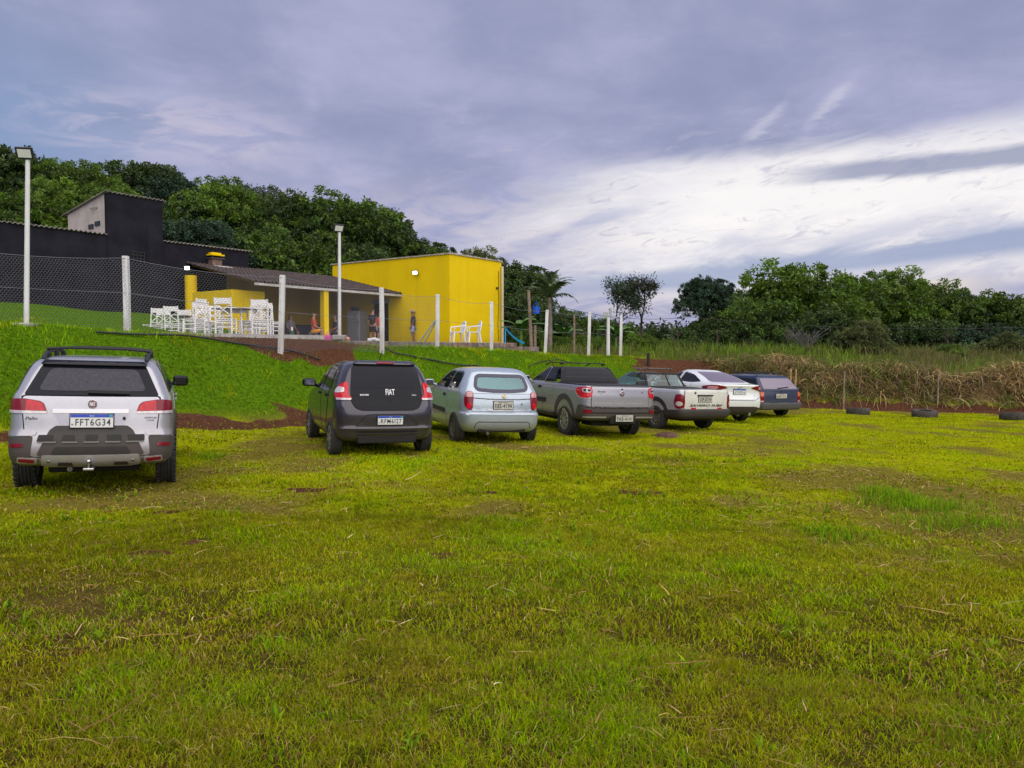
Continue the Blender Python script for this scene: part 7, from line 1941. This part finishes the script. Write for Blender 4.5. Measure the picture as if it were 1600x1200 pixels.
def palm(px, basey, topy, depth, L, n, label, th):
    p = at(px, depth); p.z = gz(p.x, p.y); e = empty('palm_tree', p, 0, label, 'palm', 'palm trees'); h = CZ + th - p.z
    m = MB(); m.tube([(0, 0, -.3), (.05, 0, h * .5), (0, 0, h)], [.16, .12, .11], 0, 8); m.build('trunk', [Mt['bark_pale']], e, 60)
    fm = None
    for k in range(n):
        if k % 4 == 0: o = frond(k + px, L).build('frond', [Mt['frond']], e, 60); fm = o.data
        else: o = bpy.data.objects.new('frond', fm); COL.objects.link(o); o.parent = e
        rd = random.Random(k * 3 + px); o.location = (0, 0, h); o.rotation_euler = (rd.uniform(-.2, .2), -R(rd.uniform(-5, 62) if k % 3 else rd.uniform(40, 75)), k * 2.4 + rd.uniform(-.3, .3))
palm(858, 530, 428, 41, 1.95, 22, 'shaggy grey green palm right of the yellow building', 2.75)
palm(1055, 530, 503, 60, 1.6, 12, 'small distant palm left of the right hand trees', .95)
def banana(px, depth, label, seed, h=1.6):
    p = at(px, depth); p.z = gz(p.x, p.y); e = empty('banana_plant', p, seed, label, 'banana plant', 'banana plants'); rd = random.Random(seed)
    m = MB(); m.tube([(0, 0, -.1), (0, 0, h * .6)], [.11, .07], 0, 8); m.build('stem', [Mt['frond2']], e, 60)
    for k in range(8):
        a = k * 2.4 + rd.uniform(-.3, .3); L = rd.uniform(1.0, 1.7); vs = []; fs = []; K = 8; el = rd.uniform(.6, 1.3)
        for i in range(K + 1):
            t = i / K; x = L * math.cos(el) * t + .2 * L * t * t; z = h * .6 + L * math.sin(el) * t - .75 * L * t**2.2 * .6; w = .22 * math.sin(math.pi * min(1, t * .9 + .08)) + .01
            vs += [(x, -w, z - .05), (x, 0, z), (x, w, z - .05)]
        for i in range(K): j = i * 3; fs += [[j, j + 1, j + 4, j + 3], [j + 1, j + 2, j + 5, j + 4]]
        m = MB(); m.add(vs, fs, 0, Matrix.Rotation(a, 4, 'Z')); m.build('leaf', [Mt['frond2']], e, 60)
banana(814, 39.5, 'banana plant beside the blue slide', 1, 1.9); banana(880, 44, 'banana plant left of the bright bush', 2, 1.4); banana(962, 47, 'banana plant behind the thick white post', 3, 1.5)
# bare dead bush
e = at(1258, 47); e.z = gz(e.x, e.y); rt = empty('dead_bush', e, 0, 'bare grey dead bush under the tall rounded tree', 'bush'); rd = random.Random(8); m = MB()
for k in range(34):
    a = rd.uniform(0, 6.28); l = rd.uniform(.8, 1.9); b = Vector((math.cos(a) * l * .8, math.sin(a) * l * .8, l * rd.uniform(.6, 1.1))); c = b * .5 + Vector((rd.uniform(-.2, .2), rd.uniform(-.2, .2), .2))
    m.tube([(0, 0, 0), c, b], [.03, .018, .008], 0, 4)
    for j in range(3): q = c.lerp(b, rd.random()); m.tube([q, q + Vector((rd.uniform(-.4, .4), rd.uniform(-.4, .4), rd.uniform(0, .4)))], [.012, .006], 0, 4)
m.build('branches', [mat('dead_wood', (.10, .09, .09), .9)], rt)
# far wood closing the horizon
def far_wood():
    global rng
    rng = np.random.default_rng(77); n = 60000; k = rng.integers(0, 260, n); cx = rng.uniform(-150, 190, 260); cy = rng.uniform(84, 120, 260); cr = rng.uniform(1.6, 3.6, 260); ch = rng.uniform(.8, 2.4, 260)
    d = rot_rand(n); d[:, 2] = np.abs(d[:, 2]); base_ = plateau(cx, cy)
    pos = np.stack([cx[k], cy[k], base_[k] + ch[k] - 1.0], 1) + d * cr[k][:, None] * np.array([1.3, 1, .8])
    pos[:, 2] -= rng.uniform(0, 1.4, n)
    co, q, cc = leaf_cards(pos, rot_rand(n), rng.uniform(.4, .8, n), rng.uniform(.2, .4, n), pick(n, [(.03, .055, .016), (.045, .08, .018), (.025, .045, .022)], [1, 1, 1]) * rng.uniform(.7, 1.2, 260)[k][:, None])
    o = link('far_wood', fast_mesh('far_wood', co, None, q, cc, ML)); tag(o, 'far low wood closing the horizon behind the field', 'wood', kind='stuff')
far_wood()
